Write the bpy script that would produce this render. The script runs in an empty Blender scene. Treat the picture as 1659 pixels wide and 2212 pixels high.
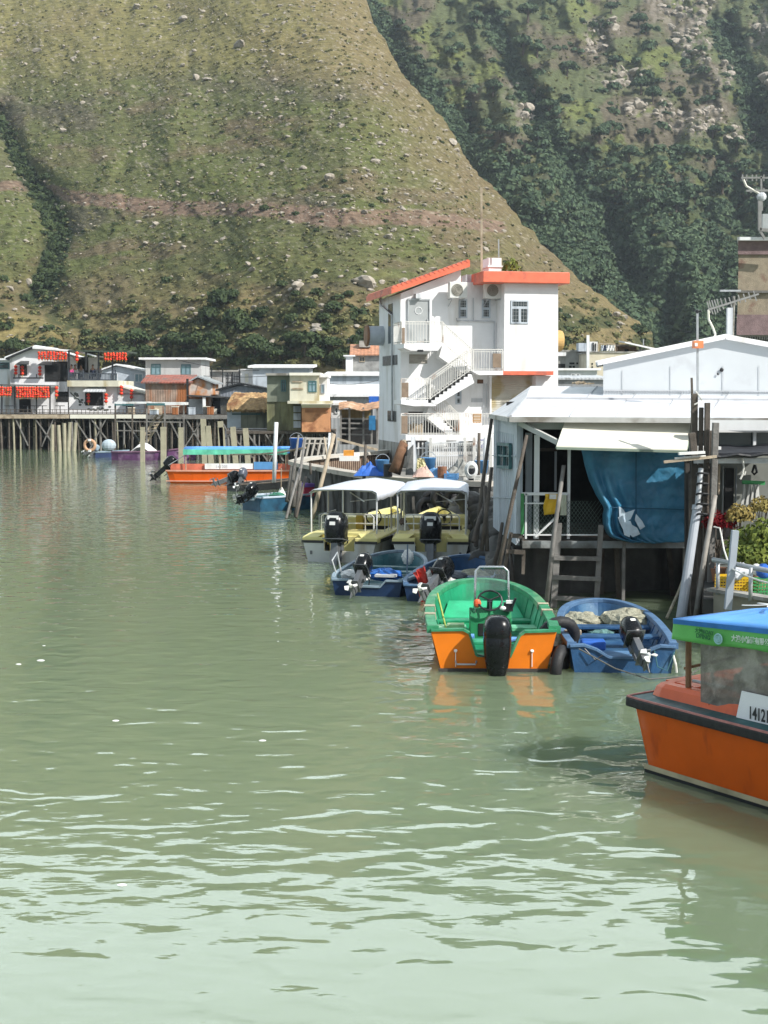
import bpy, math, random
import numpy as np
from mathutils import Vector, Matrix, Euler
random.seed(7)
rng = np.random.default_rng(11)
scn = bpy.context.scene
COL = scn.collection
F = 3000.0; CH = 4.5; PITCH = math.atan(256/3000)
cp, sp_ = math.cos(PITCH), math.sin(PITCH)
# ---- survey helpers: positions measured from the photograph (1659 x 2212 grid) ----
def ray(u, v):
    a = (u-829.5)/F; b = (1106-v)/F
    return a, cp+b*sp_, -sp_+b*cp
def P(u, v, D):
    x, y, z = ray(u, v); t = D/y
    return Vector((x*t, D, CH+z*t))
def G(u, v, z=0.0):
    x, y, zz = ray(u, v); t = (z-CH)/zz
    return Vector((x*t, y*t, z))
# ---- naming ----
def tag(o, label=None, cat=None, group=None, kind=None):
    if label: o['label'] = label
    if cat: o['category'] = cat
    if group: o['group'] = group
    if kind: o['kind'] = kind
    return o
def thing(name, label, cat, loc=(0,0,0), rz=0.0, group=None):
    o = bpy.data.objects.new(name, None); COL.objects.link(o)
    o.empty_display_size = .2
    o.location = loc; o.rotation_euler = (0,0,rz)
    return tag(o, label, cat, group)
def dup(root, loc=None, rz=None, label=None, group=None, sc=None):
    r = root.copy(); COL.objects.link(r)
    if loc is not None: r.location = loc
    if rz is not None: r.rotation_euler = (0,0,rz)
    if sc is not None: r.scale = (sc,sc,sc) if not hasattr(sc,'__len__') else sc
    if label: r['label'] = label
    if group: r['group'] = group
    for ch in list(root.children):
        c = ch.copy(); COL.objects.link(c); c.parent = r
        for g in list(ch.children):
            d = g.copy(); COL.objects.link(d); d.parent = c
    return r
# ---- mesh builder ----
class MB:
    def __init__(s): s.v=[]; s.f=[]; s.m=[]; s.mi=0
    def add(s, vs, fs):
        n=len(s.v); s.v += [tuple(p) for p in vs]
        for f in fs: s.f.append(tuple(i+n for i in f)); s.m.append(s.mi)
        return s
    def box(s, x0,y0,z0,x1,y1,z1):
        vs=[(x,y,z) for z in (z0,z1) for y in (y0,y1) for x in (x0,x1)]
        return s.add(vs, [(0,2,3,1),(4,5,7,6),(0,1,5,4),(2,6,7,3),(0,4,6,2),(1,3,7,5)])
    def extr(s, pts, vec):
        n=len(pts); V=Vector(vec); a=[Vector(p) for p in pts]
        return s.add(a+[p+V for p in a], [tuple(range(n))[::-1], tuple(range(n,2*n))]+[(i,(i+1)%n,n+(i+1)%n,n+i) for i in range(n)])
    def bar(s, p0, p1, w, h=None, up=(0,0,1)):
        h = w if h is None else h
        p0=Vector(p0); p1=Vector(p1); d=(p1-p0).normalized(); up=Vector(up)
        if abs(d.dot(up))>.99: up=Vector((0,1,0))
        a=d.cross(up).normalized()*w/2; b=a.cross(d).normalized()*h/2
        vs=[p+q for p in (p0,p1) for q in (-a-b,a-b,a+b,-a+b)]
        return s.add(vs, [(0,1,2,3)[::-1],(4,5,6,7),(0,1,5,4),(1,2,6,5),(2,3,7,6),(3,0,4,7)])
    def tube(s, pts, r, n=8, caps=True, closed=False):
        pts=[Vector(p) for p in pts]; k=len(pts)
        rs = r if hasattr(r,'__len__') else [r]*k
        base=len(s.v); prev=None
        for i,p in enumerate(pts):
            if closed: d=pts[(i+1)%k]-pts[i-1]
            else: d=pts[min(i+1,k-1)]-pts[max(i-1,0)]
            d.normalize()
            if prev is None:
                a=d.cross(Vector((0,0,1)))
                if a.length<.05: a=d.cross(Vector((0,1,0)))
            else: a=prev-d*prev.dot(d)
            a.normalize(); prev=a; b=d.cross(a)
            for j in range(n):
                t=2*math.pi*j/n; s.v.append(tuple(p+(a*math.cos(t)+b*math.sin(t))*rs[i]))
        for i in range(k if closed else k-1):
            i2=(i+1)%k
            for j in range(n):
                s.f.append((base+i*n+j, base+i*n+(j+1)%n, base+i2*n+(j+1)%n, base+i2*n+j)); s.m.append(s.mi)
        if caps and not closed:
            s.f.append(tuple(base+j for j in range(n))[::-1]); s.m.append(s.mi)
            s.f.append(tuple(base+(k-1)*n+j for j in range(n))); s.m.append(s.mi)
        return s
    def lathe(s, prof, c=(0,0,0), n=14, axis='z'):
        base=len(s.v)
        for r,h in prof:
            for j in range(n):
                t=2*math.pi*j/n; a,b=r*math.cos(t), r*math.sin(t)
                q={'z':(a,b,h),'y':(a,h,b),'x':(h,a,b)}[axis]
                s.v.append((c[0]+q[0],c[1]+q[1],c[2]+q[2]))
        for i in range(len(prof)-1):
            for j in range(n):
                s.f.append((base+i*n+j, base+i*n+(j+1)%n, base+(i+1)*n+(j+1)%n, base+(i+1)*n+j)); s.m.append(s.mi)
        s.f.append(tuple(base+j for j in range(n))[::-1]); s.m.append(s.mi)
        s.f.append(tuple(base+(len(prof)-1)*n+j for j in range(n))); s.m.append(s.mi)
        return s
    def ball(s, c, r, n=10, k=7):
        r = r if hasattr(r,'__len__') else (r,r,r)
        base=len(s.v)
        for i in range(1,k):
            ph=math.pi*i/k
            for j in range(n):
                t=2*math.pi*j/n
                s.v.append((c[0]+r[0]*math.sin(ph)*math.cos(t), c[1]+r[1]*math.sin(ph)*math.sin(t), c[2]+r[2]*math.cos(ph)))
        s.v.append((c[0],c[1],c[2]+r[2])); s.v.append((c[0],c[1],c[2]-r[2])); T=len(s.v)-2; B=T+1
        for i in range(k-2):
            for j in range(n):
                s.f.append((base+i*n+j, base+(i+1)*n+j, base+(i+1)*n+(j+1)%n, base+i*n+(j+1)%n)); s.m.append(s.mi)
        for j in range(n):
            s.f.append((T, base+j, base+(j+1)%n)); s.m.append(s.mi)
            s.f.append((B, base+(k-2)*n+(j+1)%n, base+(k-2)*n+j)); s.m.append(s.mi)
        return s
    def grid(s, rows, closed=False):
        nu=len(rows); nv=len(rows[0]); base=len(s.v)
        for r in rows: s.v += [tuple(p) for p in r]
        for i in range(nu-1):
            for j in range(nv if closed else nv-1):
                j2=(j+1)%nv
                s.f.append((base+i*nv+j, base+i*nv+j2, base+(i+1)*nv+j2, base+(i+1)*nv+j)); s.m.append(s.mi)
        return s
    def sweep(s, pts, w, h):   # rectangular section along a path, kept level
        pts=[Vector(p) for p in pts]; rows=[]
        for i,p in enumerate(pts):
            d=pts[min(i+1,len(pts)-1)]-pts[max(i-1,0)]; d.z=0
            d = d.normalized() if d.length>1e-6 else Vector((1,0,0))
            a=Vector((d.y,-d.x,0))*w/2; z=Vector((0,0,h/2))
            rows.append([p-a-z, p+a-z, p+a+z, p-a+z])
        s.grid(rows, closed=True)
        b=len(s.v)-4*len(pts)
        s.f.append((b,b+1,b+2,b+3)); s.m.append(s.mi)
        e=len(s.v)-4; s.f.append((e+3,e+2,e+1,e)); s.m.append(s.mi)
        return s
    def build(s, name, mats, parent=None, local=False, smooth=False, solid=0, bevel=0, sub=0):
        me=bpy.data.meshes.new(name)
        vs=s.v
        if parent is not None and not local:   # vertices given in world space, parent unrotated
            L=parent.location.copy(); q=parent.parent
            while q is not None: L+=q.location; q=q.parent
            vs=[(x-L.x,y-L.y,z-L.z) for x,y,z in vs]
        me.from_pydata(vs,[],s.f); me.validate()
        mats = mats if isinstance(mats,(list,tuple)) else [mats]
        for m in mats: me.materials.append(m)
        if len(mats)>1 and len(me.polygons)==len(s.m): me.polygons.foreach_set('material_index', s.m)
        if smooth: me.polygons.foreach_set('use_smooth',[True]*len(me.polygons))
        o=bpy.data.objects.new(name,me); COL.objects.link(o)
        if parent is not None: o.parent=parent
        if solid:
            md=o.modifiers.new('t','SOLIDIFY'); md.thickness=solid; md.offset=0
        if bevel:
            md=o.modifiers.new('b','BEVEL'); md.width=bevel; md.segments=2; md.limit_method='ANGLE'
        if sub:
            md=o.modifiers.new('s','SUBSURF'); md.levels=md.render_levels=sub
        return o
def center(o):
    """give a parentless mesh an origin at the base of its own vertices"""
    me=o.data; n=len(me.vertices); a=np.empty(n*3); me.vertices.foreach_get('co',a); a=a.reshape(-1,3)
    c=np.array([(a[:,0].min()+a[:,0].max())/2,(a[:,1].min()+a[:,1].max())/2,a[:,2].min()])
    a-=c; me.vertices.foreach_set('co',a.ravel()); me.update(); o.location=Vector(c); return o
def single(mb, name, mat, label, cat, group=None, **k):
    o=mb.build(name, mat, None, **k); center(o); return tag(o,label,cat,group)
# ---- materials ----
def srgb(*c):
    if len(c)==1: c=c[0]
    return tuple(((x/255)/12.92 if x/255<=.04045 else ((x/255+.055)/1.055)**2.4) for x in c)
MC={}
def M(name, col, rough=.6, var=.18, scale=2.0, bump=0.0, bscale=20.0, metal=0.0, stain=None, samt=.5, sscale=1.2,
      streak=False, planks=None, pdir='X', alpha=1.0, trans=0.0, spec=.4, coat=0.0):
    if name in MC: return MC[name]
    m=bpy.data.materials.new(name); m.use_nodes=True; nt=m.node_tree; N=nt.nodes; L=nt.links
    b=N['Principled BSDF']; b.inputs['Roughness'].default_value=rough; b.inputs['Metallic'].default_value=metal
    b.inputs['Specular IOR Level'].default_value=spec
    if coat: b.inputs['Coat Weight'].default_value=coat; b.inputs['Coat Roughness'].default_value=.15
    tc=N.new('ShaderNodeTexCoord')
    def noise(sc, det=5, mp=None):
        n=N.new('ShaderNodeTexNoise'); n.inputs['Scale'].default_value=sc; n.inputs['Detail'].default_value=det
        if mp:
            q=N.new('ShaderNodeMapping'); q.inputs['Scale'].default_value=mp; L.new(tc.outputs['Object'],q.inputs['Vector']); L.new(q.outputs[0],n.inputs['Vector'])
        else: L.new(tc.outputs['Object'],n.inputs['Vector'])
        return n.outputs['Fac']
    def mix(f,a,c2):
        x=N.new('ShaderNodeMix'); x.data_type='RGBA'
        for s_,val in ((0,f),(6,a),(7,c2)):
            if isinstance(val,(tuple,list)): x.inputs[s_].default_value=(*val[:3],1)
            elif isinstance(val,float): x.inputs[s_].default_value=val
            else: L.new(val,x.inputs[s_])
        return x.outputs[2]
    def rng_(src,a,b2,lo=0.,hi=1.):
        r=N.new('ShaderNodeMapRange'); L.new(src,r.inputs[0]); r.inputs[1].default_value=a; r.inputs[2].default_value=b2
        r.inputs[3].default_value=lo; r.inputs[4].default_value=hi; return r.outputs[0]
    lo=tuple(c*(1-var) for c in col); hi=tuple(min(1,c*(1+var)) for c in col)
    c=mix(rng_(noise(scale),.3,.7), lo, hi)
    if stain:
        mp=(1,1,.18) if streak else None
        c=mix(rng_(noise(sscale,7,mp), .62-.25*samt, .72-.2*samt), c, stain)
    height=None
    if planks:
        w=N.new('ShaderNodeTexWave'); w.bands_direction=pdir; w.wave_profile='SAW' if planks>0 else 'SIN'
        w.inputs['Scale'].default_value=math.pi*2/20/abs(planks); w.inputs['Distortion'].default_value=0
        L.new(tc.outputs['Object'],w.inputs['Vector'])
        if planks>0:
            c=mix(rng_(w.outputs['Fac'],0,.06,.75,0), c, tuple(q*.25 for q in col)); height=rng_(w.outputs['Fac'],0,.08)
        else: height=w.outputs['Fac']
    L.new(c,b.inputs['Base Color'])
    r=rng_(noise(scale*3),.3,.7,max(.02,rough-.1),min(1,rough+.12)); L.new(r,b.inputs['Roughness'])
    last=None
    if bump or height is not None:
        if bump:
            bn=N.new('ShaderNodeBump'); bn.inputs['Strength'].default_value=bump; bn.inputs['Distance'].default_value=.03
            L.new(noise(bscale),bn.inputs['Height']); last=bn
        if height is not None:
            b2=N.new('ShaderNodeBump'); b2.inputs['Strength'].default_value=.8; b2.inputs['Distance'].default_value=.02
            L.new(height,b2.inputs['Height'])
            if last: L.new(last.outputs[0],b2.inputs['Normal'])
            last=b2
        L.new(last.outputs[0],b.inputs['Normal'])
    if alpha<1: b.inputs['Alpha'].default_value=alpha
    if trans: b.inputs['Transmission Weight'].default_value=trans
    MC[name]=m; return m
RUST=(.22,.09,.035); DIRT=(.10,.09,.07)
white=M('white_render',(.80,.80,.80),.6,.05,1.5,.1,30,stain=(.64,.63,.60),samt=.32,streak=True)
whiteP=M('white_paint_metal',(.72,.73,.73),.45,.08,2,stain=(.42,.38,.32),samt=.25,streak=True)
greyblue=M('blue_grey_sheet',(.46,.51,.56),.55,.12,2,.1,20,stain=(.22,.25,.29),samt=.35,streak=True)
greyW=M('grey_sheet_wall',(.50,.52,.54),.6,.12,2,stain=(.30,.31,.31),samt=.3,streak=True,planks=-.25)
concrete=M('concrete',(.34,.33,.30),.85,.2,2,.5,12,stain=(.16,.15,.13),samt=.5)
concD=M('dark_concrete',(.13,.125,.115),.85,.3,2,.8,9,stain=(.05,.05,.045),samt=.6,streak=True)
postC=M('pale_concrete_post',(.35,.325,.235),.85,.2,2,.4,14,stain=(.15,.13,.09),samt=.5,streak=True)
coral=M('coral_paint',(.72,.16,.085),.5,.12,2,stain=(.45,.12,.08),samt=.25)
wood=M('weathered_wood',(.105,.088,.072),.8,.35,4,.5,30,stain=(.07,.06,.05),samt=.5)
woodL=M('pale_wood',(.40,.33,.24),.75,.25,4,.4,25,stain=(.20,.15,.10),samt=.4)
woodG=M('silver_grey_wood',(.19,.182,.17),.8,.25,4,.4,25,stain=(.11,.10,.09),samt=.4)
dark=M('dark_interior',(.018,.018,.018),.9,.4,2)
black=M('black_paint',(.015,.016,.018),.35,.2,3,spec=.5)
rubber=M('black_rubber',(.02,.02,.021),.6,.2,5,.2,30)
cream=M('cream_sheet',(.72,.70,.60),.5,.06,1.5)
glassD=M('dark_glass',(.03,.045,.05),.12,.3,1,spec=.6)
glassB=M('blue_glass',(.20,.30,.34),.15,.2,1,spec=.6)
teal=M('teal_paint',(.05,.14,.15),.5,.2,3)
steel=M('galvanised_steel',(.42,.44,.45),.4,.15,4,metal=.5)
railW=M('railing_paint',(.62,.61,.57),.5,.1,4,stain=RUST,samt=.15)
rustM=M('rusted_sheet',(.30,.22,.17),.8,.4,1.6,.4,20,stain=(.33,.12,.04),samt=.75,sscale=1.0,streak=True,planks=-.2)
rustP=M('rusty_white_sheet',(.55,.50,.45),.8,.25,1.3,.3,20,stain=(.50,.20,.06),samt=.8,sscale=.8)
redroof=M('red_roof',(.30,.10,.07),.7,.25,2,stain=(.18,.12,.10),samt=.4,planks=-.25)
terra=M('terracotta_tile',(.45,.22,.13),.7,.25,3,planks=-.3,stain=(.25,.15,.1),samt=.3)
olive=M('olive_painted_timber',(.20,.20,.105),.75,.2,1.5,.3,20,stain=(.09,.09,.05),samt=.45,streak=True,planks=.35)
oliveG=M('grey_green_render',(.20,.22,.17),.8,.12,2,.2,12,stain=(.12,.13,.1),samt=.35,streak=True)
creamR=M('cream_render',(.58,.56,.45),.75,.1,2,stain=(.42,.36,.22),samt=.4,streak=True)
orangeB=M('orange_board',(.56,.27,.13),.75,.15,2,.2,10,stain=(.28,.11,.05),samt=.25)
thatch=M('thatch',(.38,.25,.12),.95,.45,3,1.0,14,stain=(.17,.08,.035),samt=.6,sscale=.9)
brownW=M('tan_pebble_wall',(.28,.235,.17),.95,.18,4,1.0,25,stain=(.20,.12,.09),samt=.25)
mauve=M('mauve_band',(.20,.14,.14),.9,.2,4,.8,25)
yellowBt=M('pale_yellow_gelcoat',(.80,.72,.30),.35,.08,2,stain=(.45,.36,.15),samt=.2,coat=.2)
yellowDk=M('deep_yellow_gelcoat',(.62,.42,.05),.4,.1,2,coat=.2)
whiteH=M('white_hull',(.60,.61,.58),.4,.08,2,stain=(.36,.29,.20),samt=.4,streak=True,coat=.2)
orangeH=M('orange_hull',(.70,.115,.008),.42,.08,2.5,.05,8,stain=(.55,.085,.01),samt=.12,sscale=5,streak=True,spec=.2)
orangeT=M('orange_transom',(.74,.19,.012),.45,.1,2.5,stain=(.52,.12,.01),samt=.3,spec=.2)
orangeD=M('bright_orange_deck',(.72,.12,.03),.38,.1,2.5,stain=(.45,.06,.02),samt=.25,coat=.2)
greenB=M('green_boat_paint',(.012,.23,.11),.45,.35,2.5,.1,20,stain=(.05,.36,.20),samt=.4,coat=.1)
greenR=M('green_rail',(.035,.23,.11),.5,.3,5,.2,30,stain=(.24,.36,.20),samt=.35)
blueB=M('blue_boat_paint',(.022,.078,.18),.5,.35,3,.2,20,stain=(.07,.16,.27),samt=.45)
blueRl=M('light_blue_rail',(.085,.165,.29),.55,.2,5,.2,20,stain=(.10,.18,.30),samt=.4)
blueDk=M('navy_boat_paint',(.008,.028,.08),.5,.3,3,stain=(.015,.05,.11),samt=.4)
blueMd=M('mid_blue_paint',(.018,.07,.165),.5,.3,3,.2,20,stain=(.02,.06,.12),samt=.5)
tealIn=M('teal_interior',(.03,.11,.13),.5,.3,2.5,.2,20,stain=(.16,.26,.28),samt=.5)
greyRl=M('grey_blue_rail',(.24,.32,.38),.55,.2,4,.2,20,stain=(.10,.14,.2),samt=.4)
purple=M('purple_hull',(.13,.05,.14),.5,.3,3,stain=(.3,.2,.3),samt=.3)
tarp=M('blue_tarpaulin',(.035,.165,.28),.45,.25,1.5,.9,7,stain=(.07,.24,.37),samt=.45)
tarpTop=M('blue_canopy',(.10,.34,.78),.55,.12,1.5,.2,5)
valG=M('green_valance',(.13,.48,.11),.55,.15,2,.3,5)
canopyW=M('white_canopy',(.58,.61,.67),.55,.06,2,.3,6)
motorB=M('outboard_black',(.005,.006,.007),.24,.2,3,spec=.35)
motorG=M('outboard_grey',(.16,.17,.18),.35,.2,3,metal=.4)
redP=M('red_cloth',(.45,.04,.03),.7,.25,6,.3,20)
yellowP=M('yellow_plastic',(.70,.45,.02),.45,.1,6)
whiteC=M('white_cloth',(.70,.70,.68),.8,.15,8,.5,20)
blueP=M('blue_plastic',(.03,.13,.50),.4,.2,4)
greenP=M('green_plastic',(.05,.30,.10),.5,.2,4)
rope=M('rope',(.42,.38,.28),.9,.2,20,.5,60)
ropeW=M('white_rope',(.66,.65,.60),.9,.1,20)
lantR=M('red_lantern_silk',(.70,.045,.02),.6,.2,6)
gold=M('gold_trim',(.65,.38,.06),.5,.2,6)
netM=M('fishing_net',(.33,.32,.24),.95,.4,12,1.0,40)
foam=M('white_foam',(.75,.75,.72),.7,.06,4)
deckTeal=M('dark_teal_deck',(.018,.085,.09),.45,.2,3)
pinkL=M('pink_rope_line',(.48,.20,.18),.7,.2,10)
boot=M('cream_boot_stripe',(.55,.47,.30),.6,.15,3,stain=(.3,.25,.15),samt=.4)

aerialM=M('aerial_grey',(.22,.22,.21),.5,.15,4)
bl2=M('light_blue_plastic',(.10,.28,.55),.4,.1,4)
# ================= camera, light, sky =================
cam=bpy.data.cameras.new('camera'); camo=bpy.data.objects.new('camera',cam); COL.objects.link(camo)
camo.location=(0,0,CH); camo.rotation_euler=(math.pi/2-PITCH,0,0)
cam.sensor_fit='HORIZONTAL'; cam.sensor_width=36; cam.lens=36*F/1659; cam.clip_end=20000; cam.clip_start=.1
scn.camera=camo
SUN=Vector((1.30,-.90,1.30)).normalized()
el=math.asin(SUN.z); az=math.atan2(SUN.x,SUN.y)
sl=bpy.data.lights.new('sun','SUN'); sl.energy=4.9; sl.angle=math.radians(.53); sl.color=(1,.965,.91)
so=bpy.data.objects.new('sun',sl); COL.objects.link(so); so.rotation_euler=(-SUN).to_track_quat('-Z','Y').to_euler(); so.location=(60,-40,80)
w=bpy.data.worlds.new('World'); scn.world=w; w.use_nodes=True; nt=w.node_tree; N=nt.nodes; L=nt.links
bg=N['Background']; sk=N.new('ShaderNodeTexSky'); sk.sky_type='NISHITA'; sk.sun_disc=False
sk.sun_elevation=el; sk.sun_rotation=az; sk.altitude=10; sk.dust_density=2.5; sk.ozone_density=1.0
tc=N.new('ShaderNodeTexCoord'); mp=N.new('ShaderNodeMapping'); mp.inputs['Scale'].default_value=(1,1,2.5)
no=N.new('ShaderNodeTexNoise'); no.inputs['Scale'].default_value=1.6; no.inputs['Detail'].default_value=7
mr=N.new('ShaderNodeMapRange'); mr.inputs[1].default_value=.30; mr.inputs[2].default_value=.62
mx=N.new('ShaderNodeMix'); mx.data_type='RGBA'; mx.inputs[7].default_value=(4.6,5.4,5.9,1)
L.new(tc.outputs['Generated'],mp.inputs[0]); L.new(mp.outputs[0],no.inputs[0]); L.new(no.outputs['Fac'],mr.inputs[0])
L.new(mr.outputs[0],mx.inputs[0]); L.new(sk.outputs[0],mx.inputs[6])
# bright cloud band added in the unseen sky, to brighten the water's reflection
sx=N.new('ShaderNodeSeparateXYZ'); L.new(tc.outputs['Generated'],sx.inputs[0])
m1=N.new('ShaderNodeMapRange'); m1.interpolation_type='SMOOTHSTEP'; m1.inputs[1].default_value=.2; m1.inputs[2].default_value=.8; L.new(sx.outputs[1],m1.inputs[0])
m2=N.new('ShaderNodeMapRange'); m2.interpolation_type='SMOOTHSTEP'; m2.inputs[1].default_value=.62; m2.inputs[2].default_value=.44; L.new(sx.outputs[2],m2.inputs[0])
m3=N.new('ShaderNodeMath'); m3.operation='MULTIPLY'; L.new(m1.outputs[0],m3.inputs[0]); L.new(m2.outputs[0],m3.inputs[1])
mb=N.new('ShaderNodeMix'); mb.data_type='RGBA'; L.new(m3.outputs[0],mb.inputs[0]); L.new(mx.outputs[2],mb.inputs[6]); mb.inputs[7].default_value=(17.2,19.6,19.8,1)
L.new(mb.outputs[2],bg.inputs[0])
bg.inputs[1].default_value=.115
scn.view_settings.view_transform='Standard'; scn.view_settings.look='None'; scn.view_settings.gamma=1
scn.view_settings.use_curve_mapping=False; scn.view_settings.exposure=.32
scn.cycles.max_bounces=6; scn.cycles.volume_bounces=0
# ================= noise for terrain =================
class VN:
    def __init__(s,seed): s.t=np.random.default_rng(seed).random((256,256))
    def n(s,x,y):
        xi=np.floor(x).astype(int); yi=np.floor(y).astype(int); fx=x-xi; fy=y-yi
        fx=fx*fx*(3-2*fx); fy=fy*fy*(3-2*fy); t=s.t
        a=t[xi&255,yi&255]; b=t[(xi+1)&255,yi&255]; c=t[xi&255,(yi+1)&255]; d=t[(xi+1)&255,(yi+1)&255]
        return (a*(1-fx)+b*fx)*(1-fy)+(c*(1-fx)+d*fx)*fy
    def fbm(s,x,y,o=5):
        v=0;a=.5;
        for i in range(o): v=v+a*s.n(x+17*i,y+9*i); x=x*2.03; y=y*2.03; a*=.5
        return v/(1-.5**o)
def RAY(u,v):
    a=(u-829.5)/F; b=(1106-v)/F; return a, cp+b*sp_, -sp_+b*cp
def smooth(a,b,x): t=np.clip((x-a)/(b-a),0,1); return t*t*(3-2*t)
def seg_dist(u,v,pl):
    d=np.full(np.shape(u),1e9)
    for (a,b,_),(c,e,__) in zip(pl[:-1],pl[1:]):
        dx,dy=c-a,e-b; t=np.clip(((u-a)*dx+(v-b)*dy)/(dx*dx+dy*dy),0,1)
        wd=_+( __-_)*t
        d=np.minimum(d,np.hypot(u-a-t*dx,v-b-t*dy)/wd)
    return d
def lerp3(A,B,t): return A*(1-t[...,None])+np.array(B)*t[...,None]
# crest of the near spur
cv=np.array([-260,-10,90,170,250,330,410,480,545,600,660,715,760,800,880]); cu=np.array([700,780,828,880,950,1000,1062,1130,1190,1240,1330,1400,1418,1430,1450])
n1,n2,n3,n4=VN(1),VN(2),VN(3),VN(4)
def left_depth(u,v):
    e=(850-v)/F
    y0=188+14*np.sin(u/210.+1)+.00003*(u-700)**2*1.0
    y=(.62*y0-1.6)/(.62-e)
    uc=np.interp(v,cv,cu); wv=np.clip((u-(uc-170))/170,0,1); y=y+34*wv**2.2
    g=seg_dist(u,v,[(0,250,30),(25,310,30),(60,380,32),(105,440,38),(130,500,40),(112,575,40),(90,640,60)])
    y=y+9*np.exp(-g**2*1.2)
    y=y+ (n1.fbm(u/190.,v/260.,4)-.5)*20*(y/300)
    # shallow gullies down the face
    y=y+ (n2.fbm(u/55.+v/240.,v/330.,3)-.5)*2.5*smooth(820,600,v)
    y=y+ (n3.fbm(u/14.,v/14.,3)-.5)*1.9*(y/300)
    # small knoll at left foot
    k=np.exp(-(((u+20)/190.)**2+((v-735)/75.)**2)); y=y-22*smooth(.35,.6,k)
    return y
def mesh_from_grid(name,X,Y,Z,C,mat):
    nu,nv=X.shape; me=bpy.data.meshes.new(name)
    me.vertices.add(nu*nv); me.vertices.foreach_set('co',np.stack([X,Y,Z],-1).astype(np.float32).ravel())
    i=np.arange(nu*nv).reshape(nu,nv); q=np.stack([i[:-1,:-1],i[1:,:-1],i[1:,1:],i[:-1,1:]],-1).reshape(-1,4)
    me.loops.add(q.size); me.loops.foreach_set('vertex_index',q.ravel().astype(np.int32))
    me.polygons.add(len(q)); me.polygons.foreach_set('loop_start',(np.arange(len(q))*4).astype(np.int32))
    me.polygons.foreach_set('use_smooth',np.ones(len(q),bool))
    me.update(calc_edges=True)
    ca=me.color_attributes.new('veg','FLOAT_COLOR','POINT')
    ca.data.foreach_set('color',np.concatenate([C,np.ones(C.shape[:-1]+(1,))],-1).astype(np.float32).ravel())
    me.materials.append(mat); o=bpy.data.objects.new(name,me); COL.objects.link(o); return o
HAZE=.00022
def hill_mat(name):
    m=bpy.data.materials.new(name); m.use_nodes=True; nt=m.node_tree; N=nt.nodes; L=nt.links; b=N['Principled BSDF']
    b.inputs['Roughness'].default_value=.95; b.inputs['Specular IOR Level'].default_value=.1
    at=N.new('ShaderNodeAttribute'); at.attribute_name='veg'
    tc=N.new('ShaderNodeTexCoord')
    a=N.new('ShaderNodeTexNoise'); a.inputs['Scale'].default_value=.8; a.inputs['Detail'].default_value=9; a.inputs['Roughness'].default_value=.7
    mp=N.new('ShaderNodeMapping'); mp.inputs['Scale'].default_value=(.38,.8,1.7); mp.inputs['Rotation'].default_value=(0,.12,0); L.new(tc.outputs['Object'],mp.inputs[0]); L.new(mp.outputs[0],a.inputs['Vector'])
    r=N.new('ShaderNodeMapRange'); r.inputs[1].default_value=.3; r.inputs[2].default_value=.7; r.inputs[3].default_value=.40; r.inputs[4].default_value=1.18
    L.new(a.outputs['Fac'],r.inputs[0])
    x=N.new('ShaderNodeVectorMath'); x.operation='SCALE'; L.new(at.outputs['Color'],x.inputs[0]); L.new(r.outputs[0],x.inputs['Scale'])
    L.new(x.outputs[0],b.inputs['Base Color'])
    bp=N.new('ShaderNodeBump'); bp.inputs['Distance'].default_value=1.0; bp.inputs['Strength'].default_value=.9
    L.new(a.outputs['Fac'],bp.inputs['Height']); L.new(bp.outputs[0],b.inputs['Normal'])
    return m
U1=np.linspace(0,1,560); V1=np.linspace(-190,872,520)
T,VV=np.meshgrid(U1,V1,indexing='ij'); UC=np.interp(VV,cv,cu)+ (n4.fbm(VV/22.,VV*0,4)-.5)*26
UU=-520+(UC+520)*T
YY=left_depth(UU,VV); rx,ry,rz_=RAY(UU,VV); t=YY/ry; XX=rx*t; ZZ=CH+rz_*t
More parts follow.
